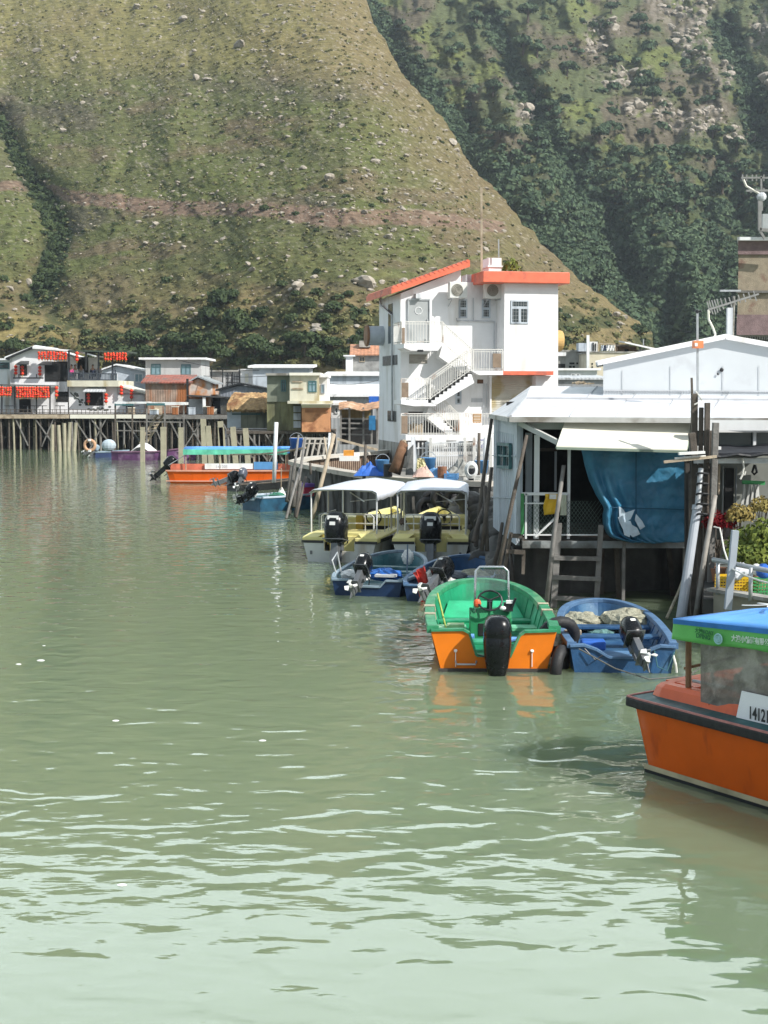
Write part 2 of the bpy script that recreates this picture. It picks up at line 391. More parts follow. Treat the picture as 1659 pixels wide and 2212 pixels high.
def left_color(u,v):
    shp=u.shape
    C=np.zeros(shp+(3,))+np.array([.148,.158,.064])
    big=n2.fbm(u/150.,v/55.,5); C=lerp3(C,[.185,.150,.085],smooth(.48,.62,big))           # dry brown
    g=n3.fbm(u/150.-v/90.+5,v/34.+u/160.,5); C=lerp3(C,[.150,.168,.060],smooth(.52,.66,g))      # fresh green
    p=n1.fbm(u/170.+3,v/80.,5); C=lerp3(C,[.135,.115,.085],smooth(.52,.66,p)*.7*smooth(100,220,v))
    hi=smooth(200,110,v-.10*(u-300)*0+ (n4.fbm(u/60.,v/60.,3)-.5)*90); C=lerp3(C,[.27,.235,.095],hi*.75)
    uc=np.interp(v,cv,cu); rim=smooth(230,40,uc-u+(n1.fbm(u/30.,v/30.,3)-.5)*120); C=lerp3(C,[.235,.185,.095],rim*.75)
    mid=np.exp(-((v-350-(u-300)*.13)/42.)**2)*smooth(900,500,u); C=lerp3(C,[.16,.18,.06],mid*.6*smooth(.40,.58,n4.fbm(u/45.,v/20.,4)))
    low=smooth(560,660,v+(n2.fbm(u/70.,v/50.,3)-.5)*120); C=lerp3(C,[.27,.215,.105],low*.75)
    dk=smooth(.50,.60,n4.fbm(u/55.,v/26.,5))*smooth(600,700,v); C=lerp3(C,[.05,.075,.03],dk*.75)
    path=seg_dist(u,v,[(-500,392,11),(0,401,11),(90,402,11),(150,425,14),(400,452,16),(560,452,15),(700,470,18),(900,470,16),(1080,490,12)])
    C=lerp3(C,[.27,.185,.135],.9*smooth(1.25,.8,path+(n3.fbm(u/20.,v/12.,3)-.5)*.8))
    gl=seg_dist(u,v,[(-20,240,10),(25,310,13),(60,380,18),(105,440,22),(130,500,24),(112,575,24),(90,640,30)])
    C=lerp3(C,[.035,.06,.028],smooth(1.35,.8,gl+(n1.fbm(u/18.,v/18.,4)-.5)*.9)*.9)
    kn=smooth(.42,.6,np.exp(-(((u+20)/190.)**2+((v-735)/75.)**2))); C=lerp3(C,[.33,.27,.11],kn*.8)
    st=n4.fbm(u/5.,v/4.,2); C=lerp3(C,[.42,.37,.29],smooth(.70,.78,st)*.7*smooth(640,450,v))
    return C
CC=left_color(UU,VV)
def tail(X,Y,Z,C,k=10):
    xs=[X];ys=[Y];zs=[Z];cs=[C]
    for j in range(1,k+1):
        s_=j/k
        xs.append(X[-1:]+14*s_); ys.append(Y[-1:]+70*s_); zs.append(Z[-1:]-(70*s_)*.9*(s_**.5)); cs.append(C[-1:])
    return np.concatenate(xs),np.concatenate(ys),np.concatenate(zs),np.concatenate(cs)
Lx,Ly,Lz,Lc=tail(XX,YY,ZZ,CC)
hillmat=hill_mat('hill_scrub')
# back side of the summit
def backside(X,Y,Z,C):
    bx=X[:,:1]; by=Y[:,:1]; bz=Z[:,:1]
    X=np.concatenate([bx*1.25,bx*1.05,X],1); Y=np.concatenate([by+220,by+40,Y],1); Z=np.concatenate([bz-150,bz+3,Z],1); C=np.concatenate([C[:,:1],C[:,:1],C],1)
    return X,Y,Z,C
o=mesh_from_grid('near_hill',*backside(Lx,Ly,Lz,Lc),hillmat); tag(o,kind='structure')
def right_depth(u,v):
    e=(850-v)/F
    y=(.74*318-1.6)/(.74-e)
    y=y+(n2.fbm(u/230.+9,v/420.+3,4)-.5)*72
    g=seg_dist(u,v,[(1060,40,24),(1110,150,24),(1185,270,26),(1200,350,28),(1290,470,34),(1380,620,40)]); y=y+16*np.exp(-g**2)
    g=seg_dist(u,v,[(1560,60,24),(1620,180,24),(1640,300,26)]); y=y+14*np.exp(-g**2)
    y=y+(n1.fbm(u/44.+4,v/90.,3)-.5)*26+(n4.fbm(u/13.,v/11.,3)-.5)*4
    return y
def right_color(u,v):
    C=np.zeros(u.shape+(3,))+np.array([.125,.145,.07])
    C=lerp3(C,[.15,.13,.09],smooth(.50,.64,n1.fbm(u/90.+7,v/60.,5)))
    C=lerp3(C,[.17,.195,.07],smooth(.52,.63,n3.fbm(u/70.+2,v/40.,5)))
    fo=smooth(280,520,v-(u-1250)*.12+(n2.fbm(u/60.,v/60.,4)-.5)*320); C=lerp3(C,[.068,.092,.048],fo*.85)
    C=lerp3(C,[.10,.12,.045],fo*smooth(.56,.66,n4.fbm(u/50.,v/30.,4))*.7)
    for pl in ([(790,0,22),(850,110,30),(905,190,34),(1000,300,26),(1060,390,26)],[(1060,40,16),(1110,150,18),(1185,270,20),(1200,350,24),(1290,470,30),(1380,620,40)],[(1560,60,24),(1620,180,26),(1640,300,26)]):
        C=lerp3(C,[.03,.052,.03],smooth(1.6,.8,seg_dist(u,v,pl)+(n1.fbm(u/20.,v/20.,4)-.5)*1.4)*.85)
    for (a,b,ra,rb) in rocks_at:
        k=smooth(1.5,.6,np.hypot((u-a)/ra,(v-b)/rb)+(n4.fbm(u/14.,v/14.,4)-.5)*1.8); C=lerp3(C,[.28,.245,.20],k*smooth(.44,.56,n3.fbm(u/7.,v/8.,3))*.8)
    return C
rocks_at=[(1440,20,40,40),(1480,75,32,60),(1510,105,30,40),(1300,55,45,22),(1290,95,30,30),(1345,170,50,26),(1500,262,60,26),(1540,250,30,30),(1560,160,30,30),(1520,30,20,30),(1640,60,20,40),(1600,290,30,20),(1130,200,30,30),(1140,250,22,22),(1380,235,30,20),(1430,235,20,20),(1650,180,20,20)]
u2=np.linspace(560,2300,620); v2=np.linspace(-230,872,440); UU2,VV2=np.meshgrid(u2,v2,indexing='ij')
Y2=right_depth(UU2,VV2); rx,ry,rz_=RAY(UU2,VV2); t=Y2/ry
o=mesh_from_grid('far_hill',*backside(rx*t,Y2,CH+rz_*t,right_color(UU2,VV2)),hillmat); tag(o,kind='structure')
def on_left(u,v):
    y=left_depth(np.array([u*1.]),np.array([v*1.]))[0]; return P(u,v,y)
def on_right(u,v):
    y=right_depth(np.array([u*1.]),np.array([v*1.]))[0]; return P(u,v,y)
# ground under the village and beyond, one sheet out to the horizon
gm=M('ground_earth',(.16,.14,.09),.95,.3,.3,.3,3)
nx,ny=60,60; rows=[]
for i in range(nx):
    r_=[]
    for j in range(ny):
        x=-900+1900*i/(nx-1); y=123+(j/(ny-1))**2.2*5000
        z=-1.2 if j==0 else (1.2+min(2.5,max(0,(y-140)*.03)))
        r_.append((x,y,z))
    rows.append(r_)
tag(MB().grid(rows).build('ground',gm,smooth=True),kind='structure')
# water
def water_mat():
    m=bpy.data.materials.new('harbour_water'); m.use_nodes=True; nt=m.node_tree; N=nt.nodes; L=nt.links; b=N['Principled BSDF']
    b.inputs['Roughness'].default_value=.03; b.inputs['IOR'].default_value=1.62
    tc=N.new('ShaderNodeTexCoord')
    def mapn(sc,rot=0):
        q=N.new('ShaderNodeMapping'); q.inputs['Scale'].default_value=sc; q.inputs['Rotation'].default_value=(0,0,rot); L.new(tc.outputs['Object'],q.inputs[0]); return q.outputs[0]
    def ns(sc,det,vec,ro=.5,dist=0):
        n=N.new('ShaderNodeTexNoise'); n.inputs['Scale'].default_value=sc; n.inputs['Detail'].default_value=det; n.inputs['Roughness'].default_value=ro
        n.inputs['Distortion'].default_value=dist; L.new(vec,n.inputs['Vector']); return n.outputs['Fac']
    def mth(op,a,b2):
        x=N.new('ShaderNodeMath'); x.operation=op
        for i,q in enumerate((a,b2)):
            if isinstance(q,(int,float)): x.inputs[i].default_value=q
            else: L.new(q,x.inputs[i])
        return x.outputs[0]
    # murky colour
    cr=N.new('ShaderNodeMix'); cr.data_type='RGBA'; cr.inputs[6].default_value=(.135,.180,.108,1); cr.inputs[7].default_value=(.175,.222,.135,1)
    L.new(ns(.10,5,mapn((.7,.5,1))),cr.inputs[0]); L.new(cr.outputs[2],b.inputs['Base Color']); b.subsurface_method='BURLEY'; b.inputs['Subsurface Weight'].default_value=.9; b.inputs['Subsurface Radius'].default_value=(1,1.1,.7); b.inputs['Subsurface Scale'].default_value=1.2
    big=mth('MULTIPLY',ns(2.3,1.4,mapn((.66,1.0,1),.14),.42,.5),.0240)
    med=mth('MULTIPLY',ns(3.6,2,mapn((.6,1.15,1),-.12),.45,.4),.0055)
    fine=mth('MULTIPLY',ns(9.,2,mapn((.5,1.3,1),.05)),.0014)
    patch=N.new('ShaderNodeMapRange'); L.new(ns(.22,3,mapn((.6,1,1),.3)),patch.inputs[0]); patch.inputs[1].default_value=.40; patch.inputs[2].default_value=.62; patch.inputs[3].default_value=.25; patch.inputs[4].default_value=1.0
    # open, breezier water further out
    sx=N.new('ShaderNodeSeparateXYZ'); L.new(tc.outputs['Object'],sx.inputs[0])
    br=N.new('ShaderNodeMapRange'); L.new(sx.outputs[1],br.inputs[0]); br.inputs[1].default_value=9; br.inputs[2].default_value=22; br.inputs[3].default_value=.75; br.inputs[4].default_value=1.0
    h=mth('ADD',mth('MULTIPLY',big,br.outputs[0]),mth('MULTIPLY',mth('ADD',med,fine),patch.outputs[0]))
    bp=N.new('ShaderNodeBump'); bp.inputs['Strength'].default_value=1; bp.inputs['Distance'].default_value=1.0
    L.new(h,bp.inputs['Height']); L.new(bp.outputs[0],b.inputs['Normal'])
    return m
tag(MB().add([(-3000,-300,0),(3000,-300,0),(3000,6000,0),(-3000,6000,0)],[(0,1,2,3)]).build('water',water_mat()),kind='structure')

# air: one even box of pale haze round the whole place
hz=bpy.data.materials.new('haze_air'); hz.use_nodes=True; nt=hz.node_tree; nt.nodes.remove(nt.nodes['Principled BSDF'])
pv=nt.nodes.new('ShaderNodeVolumePrincipled'); pv.inputs['Density'].default_value=HAZE; pv.inputs['Color'].default_value=(.80,.90,1.0,1); pv.inputs['Anisotropy'].default_value=.2
nt.links.new(pv.outputs[0],nt.nodes['Material Output'].inputs['Volume'])
tag(MB().box(-3200,-320,-2.2,3200,6100,262).build('haze',hz),kind='stuff')
# ================= rocks and vegetation on the hills =================
rockM=M('granite',(.35,.31,.255),.9,.25,1.5,.4,6,stain=(.22,.20,.17),samt=.3)
def rock_mesh(name,seed):
    r=random.Random(seed); me=bpy.data.meshes.new(name); import bmesh
    bm=bmesh.new(); bmesh.ops.create_icosphere(bm,subdivisions=2,radius=1)
    ax=[Vector((r.gauss(0,1),r.gauss(0,1),r.gauss(0,1))).normalized() for _ in range(7)]
    for v in bm.verts:
        k=1+sum(.12*math.sin(3*v.co.dot(a)+i) for i,a in enumerate(ax)); 
        for a in ax[:4]:
            d=v.co.dot(a)
            if d>.62: v.co-=a*(d-.62)
        v.co*=k; v.co.z*=.8; v.co.x*=1.15
    bm.to_mesh(me); bm.free(); me.materials.append(rockM); return me
RM=[rock_mesh('boulder',i) for i in range(4)]
rng2=random.Random(5)
def place_rock(p,s,label,cat,group):
    o=bpy.data.objects.new('boulder',rng2.choice(RM)); COL.objects.link(o); o.location=p; o.scale=(s*rng2.uniform(.8,1.3),s,s*rng2.uniform(.7,1.1))
    o.rotation_euler=(rng2.uniform(-.3,.3),rng2.uniform(-.3,.3),rng2.uniform(0,6)); tag(o,label,cat,group); return o
cand=[]
def in_left(u,v): return u<np.interp(v,cv,cu)-8
while len(cand)<2500:
    u=rng2.uniform(-60,1400); v=rng2.uniform(-60,745)
    if not in_left(u,v): continue
    uc=float(np.interp(v,cv,cu))
    w_=.25
    if v<260: w_=.75
    if uc-u<260 and v<560: w_=.9
    if 395<v-.04*u<440: w_=1.0
    if v>470: w_=.28
    if u<250 and v>200: w_=.2
    if rng2.random()>w_: continue
    cand.append((u,v,.13+.42*rng2.random()**4))
cand.sort(key=lambda c:-c[2])
big=[(423,170,1.9),(448,172,1.6),(415,118,1.2),(396,142,1.2),(80,112,1.3),(160,127,1.2),(296,18,1.7),(398,42,2.2),(520,100,1.7),(418,112,1.3),(340,484,1.0),(785,612,2.6),(770,608,2.0),(800,616,1.6),(645,622,1.4),(63,610,1.4),(710,388,1.5),(975,310,1.8),(985,325,1.2),(945,300,1.2),(690,710,1.6),(684,716,1.2),(1320,632,1.6),(1330,684,1.6),(1345,690,1.3),(1262,618,1.5),(1280,605,1.2),(870,610,1.2),(412,692,1.1),(140,283,1.2),(680,600,1.1)]
for u,v,s in big:
    if not in_left(u,v): continue
    place_rock(on_left(u,v),s*.6,'large pale granite boulder standing out on the near grassy hillside','boulder','large boulders on the near hill')
used=[c for c in cand[:175]]
for u,v,s in used: place_rock(on_left(u,v),s,'small pale boulder half sunk in the scrub of the near hillside','boulder','small boulders on the near hill')
# rocky outcrops of the far hill
rc=[]
for (a,b,ra,rb) in rocks_at:
    for _ in range(int(ra*rb/90)+3):
        an=rng2.uniform(0,6.28); q=rng2.random()**.6; u,v=a+ra*q*math.cos(an),b+rb*q*math.sin(an)
        rc.append((u,v,.4+1.5*rng2.random()**2.6))
rc.sort(key=lambda c:-c[2])
for u,v,s in rc[:85]: place_rock(on_right(u,v),s,'tall pale boulder in the rocky outcrops of the far hillside','boulder','crag boulders on the far hill')
def merged(name,meshes,items,mat,label,cat,smooth=False):
    Vs=[];Fs=[];n=0
    data=[]
    for me in meshes:
        a=np.empty(len(me.vertices)*3); me.vertices.foreach_get('co',a); a=a.reshape(-1,3)
        f=np.empty(len(me.polygons)*len(me.polygons[0].vertices),dtype=np.int64); me.polygons.foreach_get('vertices',f); data.append((a,f.reshape(len(me.polygons),-1)))
    for p,s,rz in items:
        a,f=data[rng2.randrange(len(data))]; c,q=math.cos(rz),math.sin(rz)
        R=np.array([[c,-q,0],[q,c,0],[0,0,1]]); Vs.append((a*np.array(s))@R.T+np.array(p)); Fs.append(f+n); n+=len(a)
    V=np.concatenate(Vs); Fq=np.concatenate(Fs); k=Fq.shape[1]
    me=bpy.data.meshes.new(name); me.vertices.add(len(V)); me.vertices.foreach_set('co',V.astype(np.float32).ravel())
    me.loops.add(Fq.size); me.loops.foreach_set('vertex_index',Fq.ravel().astype(np.int32)); me.polygons.add(len(Fq)); me.polygons.foreach_set('loop_start',(np.arange(len(Fq))*k).astype(np.int32))
    me.update(calc_edges=True); me.materials.append(mat); o=bpy.data.objects.new(name,me); COL.objects.link(o)
    return tag(o,label,cat,kind='stuff')
its=[(on_left(u,v),(s*rng2.uniform(.8,1.4),s,s*.8),rng2.uniform(0,6)) for u,v,s in cand[175:]]
its+=[(on_right(u,v),(s,s,s*1.3),rng2.uniform(0,6)) for u,v,s in rc[85:]]
merged('scattered_stones',RM,its,rockM,'countless small pale stones strewn over both hillsides','stones')
# leafy clumps
def leaf_mat(name,a,b):
    m=bpy.data.materials.new(name); m.use_nodes=True; nt=m.node_tree; N=nt.nodes; L=nt.links; bs=N['Principled BSDF']; bs.inputs['Roughness'].default_value=.8; bs.inputs['Specular IOR Level'].default_value=.2
    tc=N.new('ShaderNodeTexCoord'); n=N.new('ShaderNodeTexNoise'); n.inputs['Scale'].default_value=.35; n.inputs['Detail'].default_value=5
    L.new(tc.outputs['Object'],n.inputs['Vector']); r=N.new('ShaderNodeMapRange'); r.inputs[1].default_value=.35; r.inputs[2].default_value=.65; L.new(n.outputs['Fac'],r.inputs[0])
    gi=N.new('ShaderNodeNewGeometry'); mx=N.new('ShaderNodeMath'); mx.operation='MULTIPLY_ADD'; L.new(gi.outputs['Random Per Island'],mx.inputs[0]); mx.inputs[1].default_value=.55; 
    m3=N.new('ShaderNodeMath'); m3.operation='MULTIPLY'; L.new(r.outputs[0],m3.inputs[0]); m3.inputs[1].default_value=.45; L.new(m3.outputs[0],mx.inputs[2])
    x=N.new('ShaderNodeMix'); x.data_type='RGBA'; x.inputs[6].default_value=(*a,1); x.inputs[7].default_value=(*b,1); L.new(mx.outputs[0],x.inputs[0]); L.new(x.outputs[2],bs.inputs['Base Color']); return m
leafD=leaf_mat('dark_scrub_leaves',(.022,.042,.018),(.075,.10,.038))
leafM=leaf_mat('green_scrub_leaves',(.07,.085,.03),(.20,.19,.08))
leafB=leaf_mat('forest_leaves',(.032,.064,.038),(.10,.142,.072))
leafY=leaf_mat('garden_leaves',(.05,.09,.02),(.22,.25,.05))
def clump_mesh(name,n,size,seed,mat=None,flat=.8,core=.45):
    r=np.random.default_rng(seed); d=r.normal(size=(n,3)); d/=np.linalg.norm(d,axis=1)[:,None]; d[:,2]=np.abs(d[:,2])*1.0-.15
    lob=r.normal(size=(5,3)); lob/=np.linalg.norm(lob,axis=1)[:,None]; lob[:,2]=np.abs(lob[:,2])
    rad=core+(1-core)*r.random(n)**.5; rad*=.78+.35*np.max(d@lob.T,axis=1)
    c=d*rad[:,None]; c[:,2]*=flat
    nrm=d+r.normal(size=(n,3))*.55; nrm/=np.linalg.norm(nrm,axis=1)[:,None]
    a=np.cross(nrm,[0,0,1.]); a/=np.linalg.norm(a,axis=1)[:,None]+1e-9; b=np.cross(nrm,a)
    s=size*(.6+.8*r.random(n))[:,None]; an=r.random(n)*6.28; ca,sa=np.cos(an)[:,None],np.sin(an)[:,None]; A=(a*ca+b*sa)*s; B=(b*ca-a*sa)*s*.7
    V=np.stack([c-A,c-B*.9,c+A,c+B],1).reshape(-1,3)
    me=bpy.data.meshes.new(name); me.vertices.add(4*n); me.vertices.foreach_set('co',V.astype(np.float32).ravel())
    me.loops.add(4*n); me.loops.foreach_set('vertex_index',np.arange(4*n,dtype=np.int32)); me.polygons.add(n); me.polygons.foreach_set('loop_start',(np.arange(n)*4).astype(np.int32)); me.update(calc_edges=True)
    if mat: me.materials.append(mat)
    return me
small=[clump_mesh('clump',84,.28,i) for i in range(5)]
tuft=[clump_mesh('tuft',13,.5,60+i,None,.6,.2) for i in range(4)]
L_=[];
def add_l(lst,u,v,s,f): 
    p=f(u,v); lst.append((p,(s*rng2.uniform(.8,1.3),s,s*rng2.uniform(.7,1.1)),rng2.uniform(0,6)))
# gully scrub, left hill
gp=[(-20,240,8),(25,310,10),(60,380,14),(105,440,20),(130,500,22),(112,575,20),(90,640,26)]
for (a,b,r1),(c,d,r2) in zip(gp[:-1],gp[1:]):
    for _ in range(44):
        t=rng2.random(); add_l(L_,a+(c-a)*t+rng2.gauss(0,(r1+r2)/3.2),b+(d-b)*t+rng2.gauss(0,8),rng2.uniform(.7,1.5),on_left)
n=0
while n<210:   # bushes along the foot
    u=rng2.uniform(-60,1390); v=rng2.uniform(600,790)
    if not in_left(u+10,v): continue
    dens=smooth(610,770,np.array(v))*.9+.06
    if n4.fbm(np.array(u/55.),np.array(v/26.),5)<.50: dens*=.25
    if rng2.random()>dens: continue
    add_l(L_,u,v,rng2.uniform(.5,1.4),on_left); n+=1
for _ in range(150):
    u=rng2.uniform(-60,1200); v=rng2.uniform(200,600)
    if in_left(u+20,v): add_l(L_,u,v,rng2.uniform(.25,.7),on_left)
merged('hillside_scrub',small,L_,leafD,'dark green scrub filling the gully and the foot of the near hill','scrub')
L2=[]
n=0
while n<420:
    u=rng2.uniform(-60,1390); v=rng2.uniform(640,800)
    if in_left(u+10,v): add_l(L2,u,v,rng2.uniform(.4,1.2),on_left); n+=1
merged('hillside_grass_tufts',small,L2,leafM,'lighter green tufts and low bushes at the foot of the near hill','low bushes')
R_=[]
for pl in ([(770,-20,20),(850,110,30),(905,190,32),(1000,300,22),(1060,390,22)],[(1060,40,14),(1110,150,16),(1185,270,18),(1200,350,22),(1290,470,28),(1380,620,36)],[(1560,60,22),(1620,180,24),(1640,300,24)],[(1060,390,20),(1200,540,26),(1330,640,26),(1430,740,20)]):
    for (a,b,r1),(c,d,r2) in zip(pl[:-1],pl[1:]):
        for _ in range(int(math.hypot(c-a,d-b)*1.1)):
            t=rng2.random(); add_l(R_,a+(c-a)*t+rng2.gauss(0,(r1+r2)/3),b+(d-b)*t+rng2.gauss(0,10),rng2.uniform(1.0,2.6),on_right)
n=0
while n<2300:
    u=rng2.uniform(860,1760); v=rng2.uniform(-60,780)
    if in_left(u-30,v): continue
    f=float(smooth(240,520,np.array(v-(u-1250)*.12)))
    k=.06+.94*f
    if n4.fbm(np.array(u/50.),np.array(v/30.),4)>.57: k*=.35
    if rng2.random()>k: continue
    add_l(R_,u,v,rng2.uniform(1.0,2.7),on_right); n+=1
merged('far_forest',small,R_,leafB,'dark blue green forest massed over the far hillside','forest')
leafT=leaf_mat('dry_grass_leaves',(.13,.135,.055),(.215,.20,.09))
TF=[]
n=0
while n<5200:
    u=rng2.uniform(-60,1410); v=rng2.uniform(-80,790)
    if not in_left(u+4,v): continue
    add_l(TF,u,v,rng2.uniform(.18,.5)*(1 if v>300 else 1.25),on_left); n+=1
merged('dry_grass_tufts',tuft,TF,leafT,'dry tan and olive grass tufts covering the near hillside','grass')
TF=[]
for _ in range(3000):
    u=rng2.uniform(800,1760); v=rng2.uniform(-80,560)
    if not in_left(u-20,v): add_l(TF,u,v,rng2.uniform(.4,.9),on_right)
merged('far_hill_grass',tuft,TF,leafM,'olive grass and low scrub tufts on the open parts of the far hillside','grass')
# single bushes one can pick out
bigc=[clump_mesh('crown',420,.17,30+i,leafD) for i in range(3)]
bigb=[clump_mesh('crown',420,.17,40+i,leafB) for i in range(3)]
barkM=M('bark',(.09,.07,.05),.9,.3,6,.5,20)
tr=MB(); tr.tube([(0,0,-1.2),(.05,0,-.5),(0,.05,.1)],[.13,.10,.05],7)
tr.tube([(.03,0,-.5),(.3,.1,.0)],[.06,.03],6); tr.tube([(.03,0,-.5),(-.25,-.15,.05)],[.06,.03],6)
trunk_me=None
def bush(p,s,meshes,label,cat,group,tree=False):
    global trunk_me
    r=thing('hill_tree' if tree else 'hill_bush',label,cat,p,rng2.uniform(0,6),group)
    if tree:
        if trunk_me is None:
            t=tr.build('trunk',barkM,r,local=True); trunk_me=t.data
        else:
            t=bpy.data.objects.new('trunk',trunk_me); COL.objects.link(t); t.parent=r
        t.scale=(s,s,s); t.location=(0,0,1.2*s)
    c=bpy.data.objects.new('crown',rng2.choice(meshes)); COL.objects.link(c); c.parent=r; c.scale=(s*rng2.uniform(.9,1.2),s,s*rng2.uniform(.8,1.1)); c.location=(0,0,(1.15 if tree else .3)*s)
    return r
for u,v,s in [(571,455,1.1),(521,458,.9),(1380,722,2.4),(480,660,3.0),(455,690,2.4),(510,700,2.6),(540,715,2.2),(630,700,1.8),(665,668,2.0),(720,672,1.8),(505,645,1.6),(700,694,1.5),(640,640,1.0),(610,620,1.1),(570,680,1.6),(755,640,1.1),(1220,690,1.2),(1245,655,1.1),(1260,700,1.2)]:
    if in_left(u-20,v): bush(on_left(u,v),s*.8,bigc,'rounded dark bush standing alone on the near hillside','bush','lone bushes on the near hill')
for u,v,s in [(1030,58,3.4),(1140,50,4.5),(1130,120,4.0),(1380,60,3.0),(1395,75,2.6),(1160,125,3.0),(1225,165,3.2),(1330,150,3),(1385,205,3.6),(1410,225,3.4),(1065,210,3.4),(1185,255,3.8),(1295,310,3.2),(1245,370,3.2),(1360,350,3.0),(1080,300,2.6),(1160,315,2.6),(1400,455,3.6),(1460,470,4),(1500,440,3.6),(1560,420,3.8),(1470,215,2.6),(1540,300,2.8),(1590,330,3.0),(1320,30,2.6),(1390,305,2.6)]:
    bush(on_right(u,v),s*.85,bigb,'broad blue green tree standing clear on the far hillside','tree','trees on the far hill',tree=True)
for i in range(34):    # band of trees right behind the village roofs
    u=-20+i*26+rng2.uniform(-10,10); v=rng2.uniform(752,800)
    if 140<u<260 or u>860 : continue
    bush(on_left(u,v)+Vector((0,0,-.4)),rng2.uniform(1.2,2.1),bigc,'bushy dark tree in the row at the hill foot behind the village roofs','tree','trees behind the village',tree=True)
darkW=M('tarred_wood',(.045,.04,.034),.85,.4,4,.4,20)
# ================= helpers for buildings =================
def pbx(mb,u0,v0,u1,v1,D,dep=.1):
    a=P(u0,v1,D); b=P(u1,v0,D); mb.box(a.x,D,a.z,b.x,D+dep,b.z); return mb
def pl(mb,a,b,w,D1,D2=None,h=None):
    mb.bar(P(a[0],a[1],D1),P(b[0],b[1],D2 or D1),w,h); return mb
def win(root,u0,v0,u1,v1,D,frame=whiteP,pane=glassD,mull=1,trans=1,fw=.06,name='window'):
    a=P(u0,v1,D); b=P(u1,v0,D); y=D
    f=MB(); 
    f.box(a.x,y-.07,a.z,b.x,y+.02,a.z+fw); f.box(a.x,y-.07,b.z-fw,b.x,y+.02,b.z)
    f.box(a.x,y-.068,a.z+fw,a.x+fw,y+.02,b.z-fw); f.box(b.x-fw,y-.068,a.z+fw,b.x,y+.02,b.z-fw)
    for i in range(mull):
        x=a.x+(b.x-a.x)*(i+1)/(mull+1); f.box(x-fw/3,y-.06,a.z+fw,x+fw/3,y+.015,b.z-fw)
    if trans: z=a.z+(b.z-a.z)*.68; f.box(a.x+fw,y-.055,z-fw/3,b.x-fw,y+.01,z+fw/3)
    o=f.build(name,frame,root)
    g=MB().box(a.x+fw*.6,y-.03,a.z+fw*.6,b.x-fw*.6,y+.012,b.z-fw*.6); 
    gg=g.build('pane',pane,None); 
    c=root.location; n=gg.data; 
    for vv in n.vertices: vv.co-=c
    gg.parent=o
    return o
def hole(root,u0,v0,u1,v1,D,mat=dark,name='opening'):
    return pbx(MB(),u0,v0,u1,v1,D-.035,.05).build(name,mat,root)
def house(name,label,D,dep,u0,v0,u1,v1,wall,roof=None,cat='house',group=None,wins=(),frame=whiteP,pane=glassD):
    """walls from pixel box; roof = ('flat',mat,overhang_m,thick_m,back_rise) or ('gable',mat,apex_u,apex_v) or ('gableside',mat,v_ridge)"""
    a=P(u0,v1,D); b=P(u1,v0,D)
    if v1<880: a.z=-.3       # back rows stand on the ground behind the others
    r=thing(name,label,cat,((a.x+b.x)/2,D,a.z),0,group)
    if roof and roof[0]=='gable':
        ap=P(roof[2],roof[3],D); pts=[(a.x,D,a.z),(b.x,D,a.z),(b.x,D,b.z),(ap.x,D,ap.z-.1),(a.x,D,b.z)]
        MB().extr(pts,(0,dep,0)).build('wall',wall,r)
        m=MB()
        for q,sg in (((a.x,b.z),-1),((b.x,b.z),1)):
            dx=q[0]-ap.x; dz=q[1]-ap.z; k=1+.35/abs(dx)
            e=(ap.x+dx*k,ap.z+dz*k)
            m.extr([(ap.x,D-.35,ap.z),(e[0],D-.35,e[1]),(e[0],D-.35,e[1]+.13),(ap.x,D-.35,ap.z+.13)],(0,dep+.7,0))
        m.build('roof',roof[1],r)
    else:
        MB().box(a.x,D,a.z,b.x,D+dep,b.z).build('wall',wall,r)
        if roof and roof[0]=='flat':
            _,m_,ov,th,rise=roof
            MB().extr([(a.x-ov,D-ov,b.z),(a.x-ov,D-ov,b.z+th),(a.x-ov,D+dep+ov,b.z+th+rise),(a.x-ov,D+dep+ov,b.z+rise)],(b.x-a.x+2*ov,0,0)).build('roof',m_,r)
        if roof and roof[0]=='gableside':
            rz=P(u0,roof[2],D+dep/2).z
            m=MB(); 
            for s in (-1,1):
                y0=D-.35 if s<0 else D+dep+.35
                m.extr([(a.x-.3,y0,b.z-.08),(a.x-.3,y0,b.z+.03),(a.x-.3,D+dep/2,rz+.1),(a.x-.3,D+dep/2,rz)],(b.x-a.x+.6,0,0))
            m.build('roof',roof[1],r)
            MB().extr([(a.x,D+.02,b.z-.02),(a.x,D+dep-.02,b.z-.02),(a.x,D+dep/2,rz-.05)],(b.x-a.x,0,0)).build('gable',wall,r)
    for w_ in wins:
        win(r,*w_[:4],D,frame,pane,*(w_[4:] or ()))
    return r
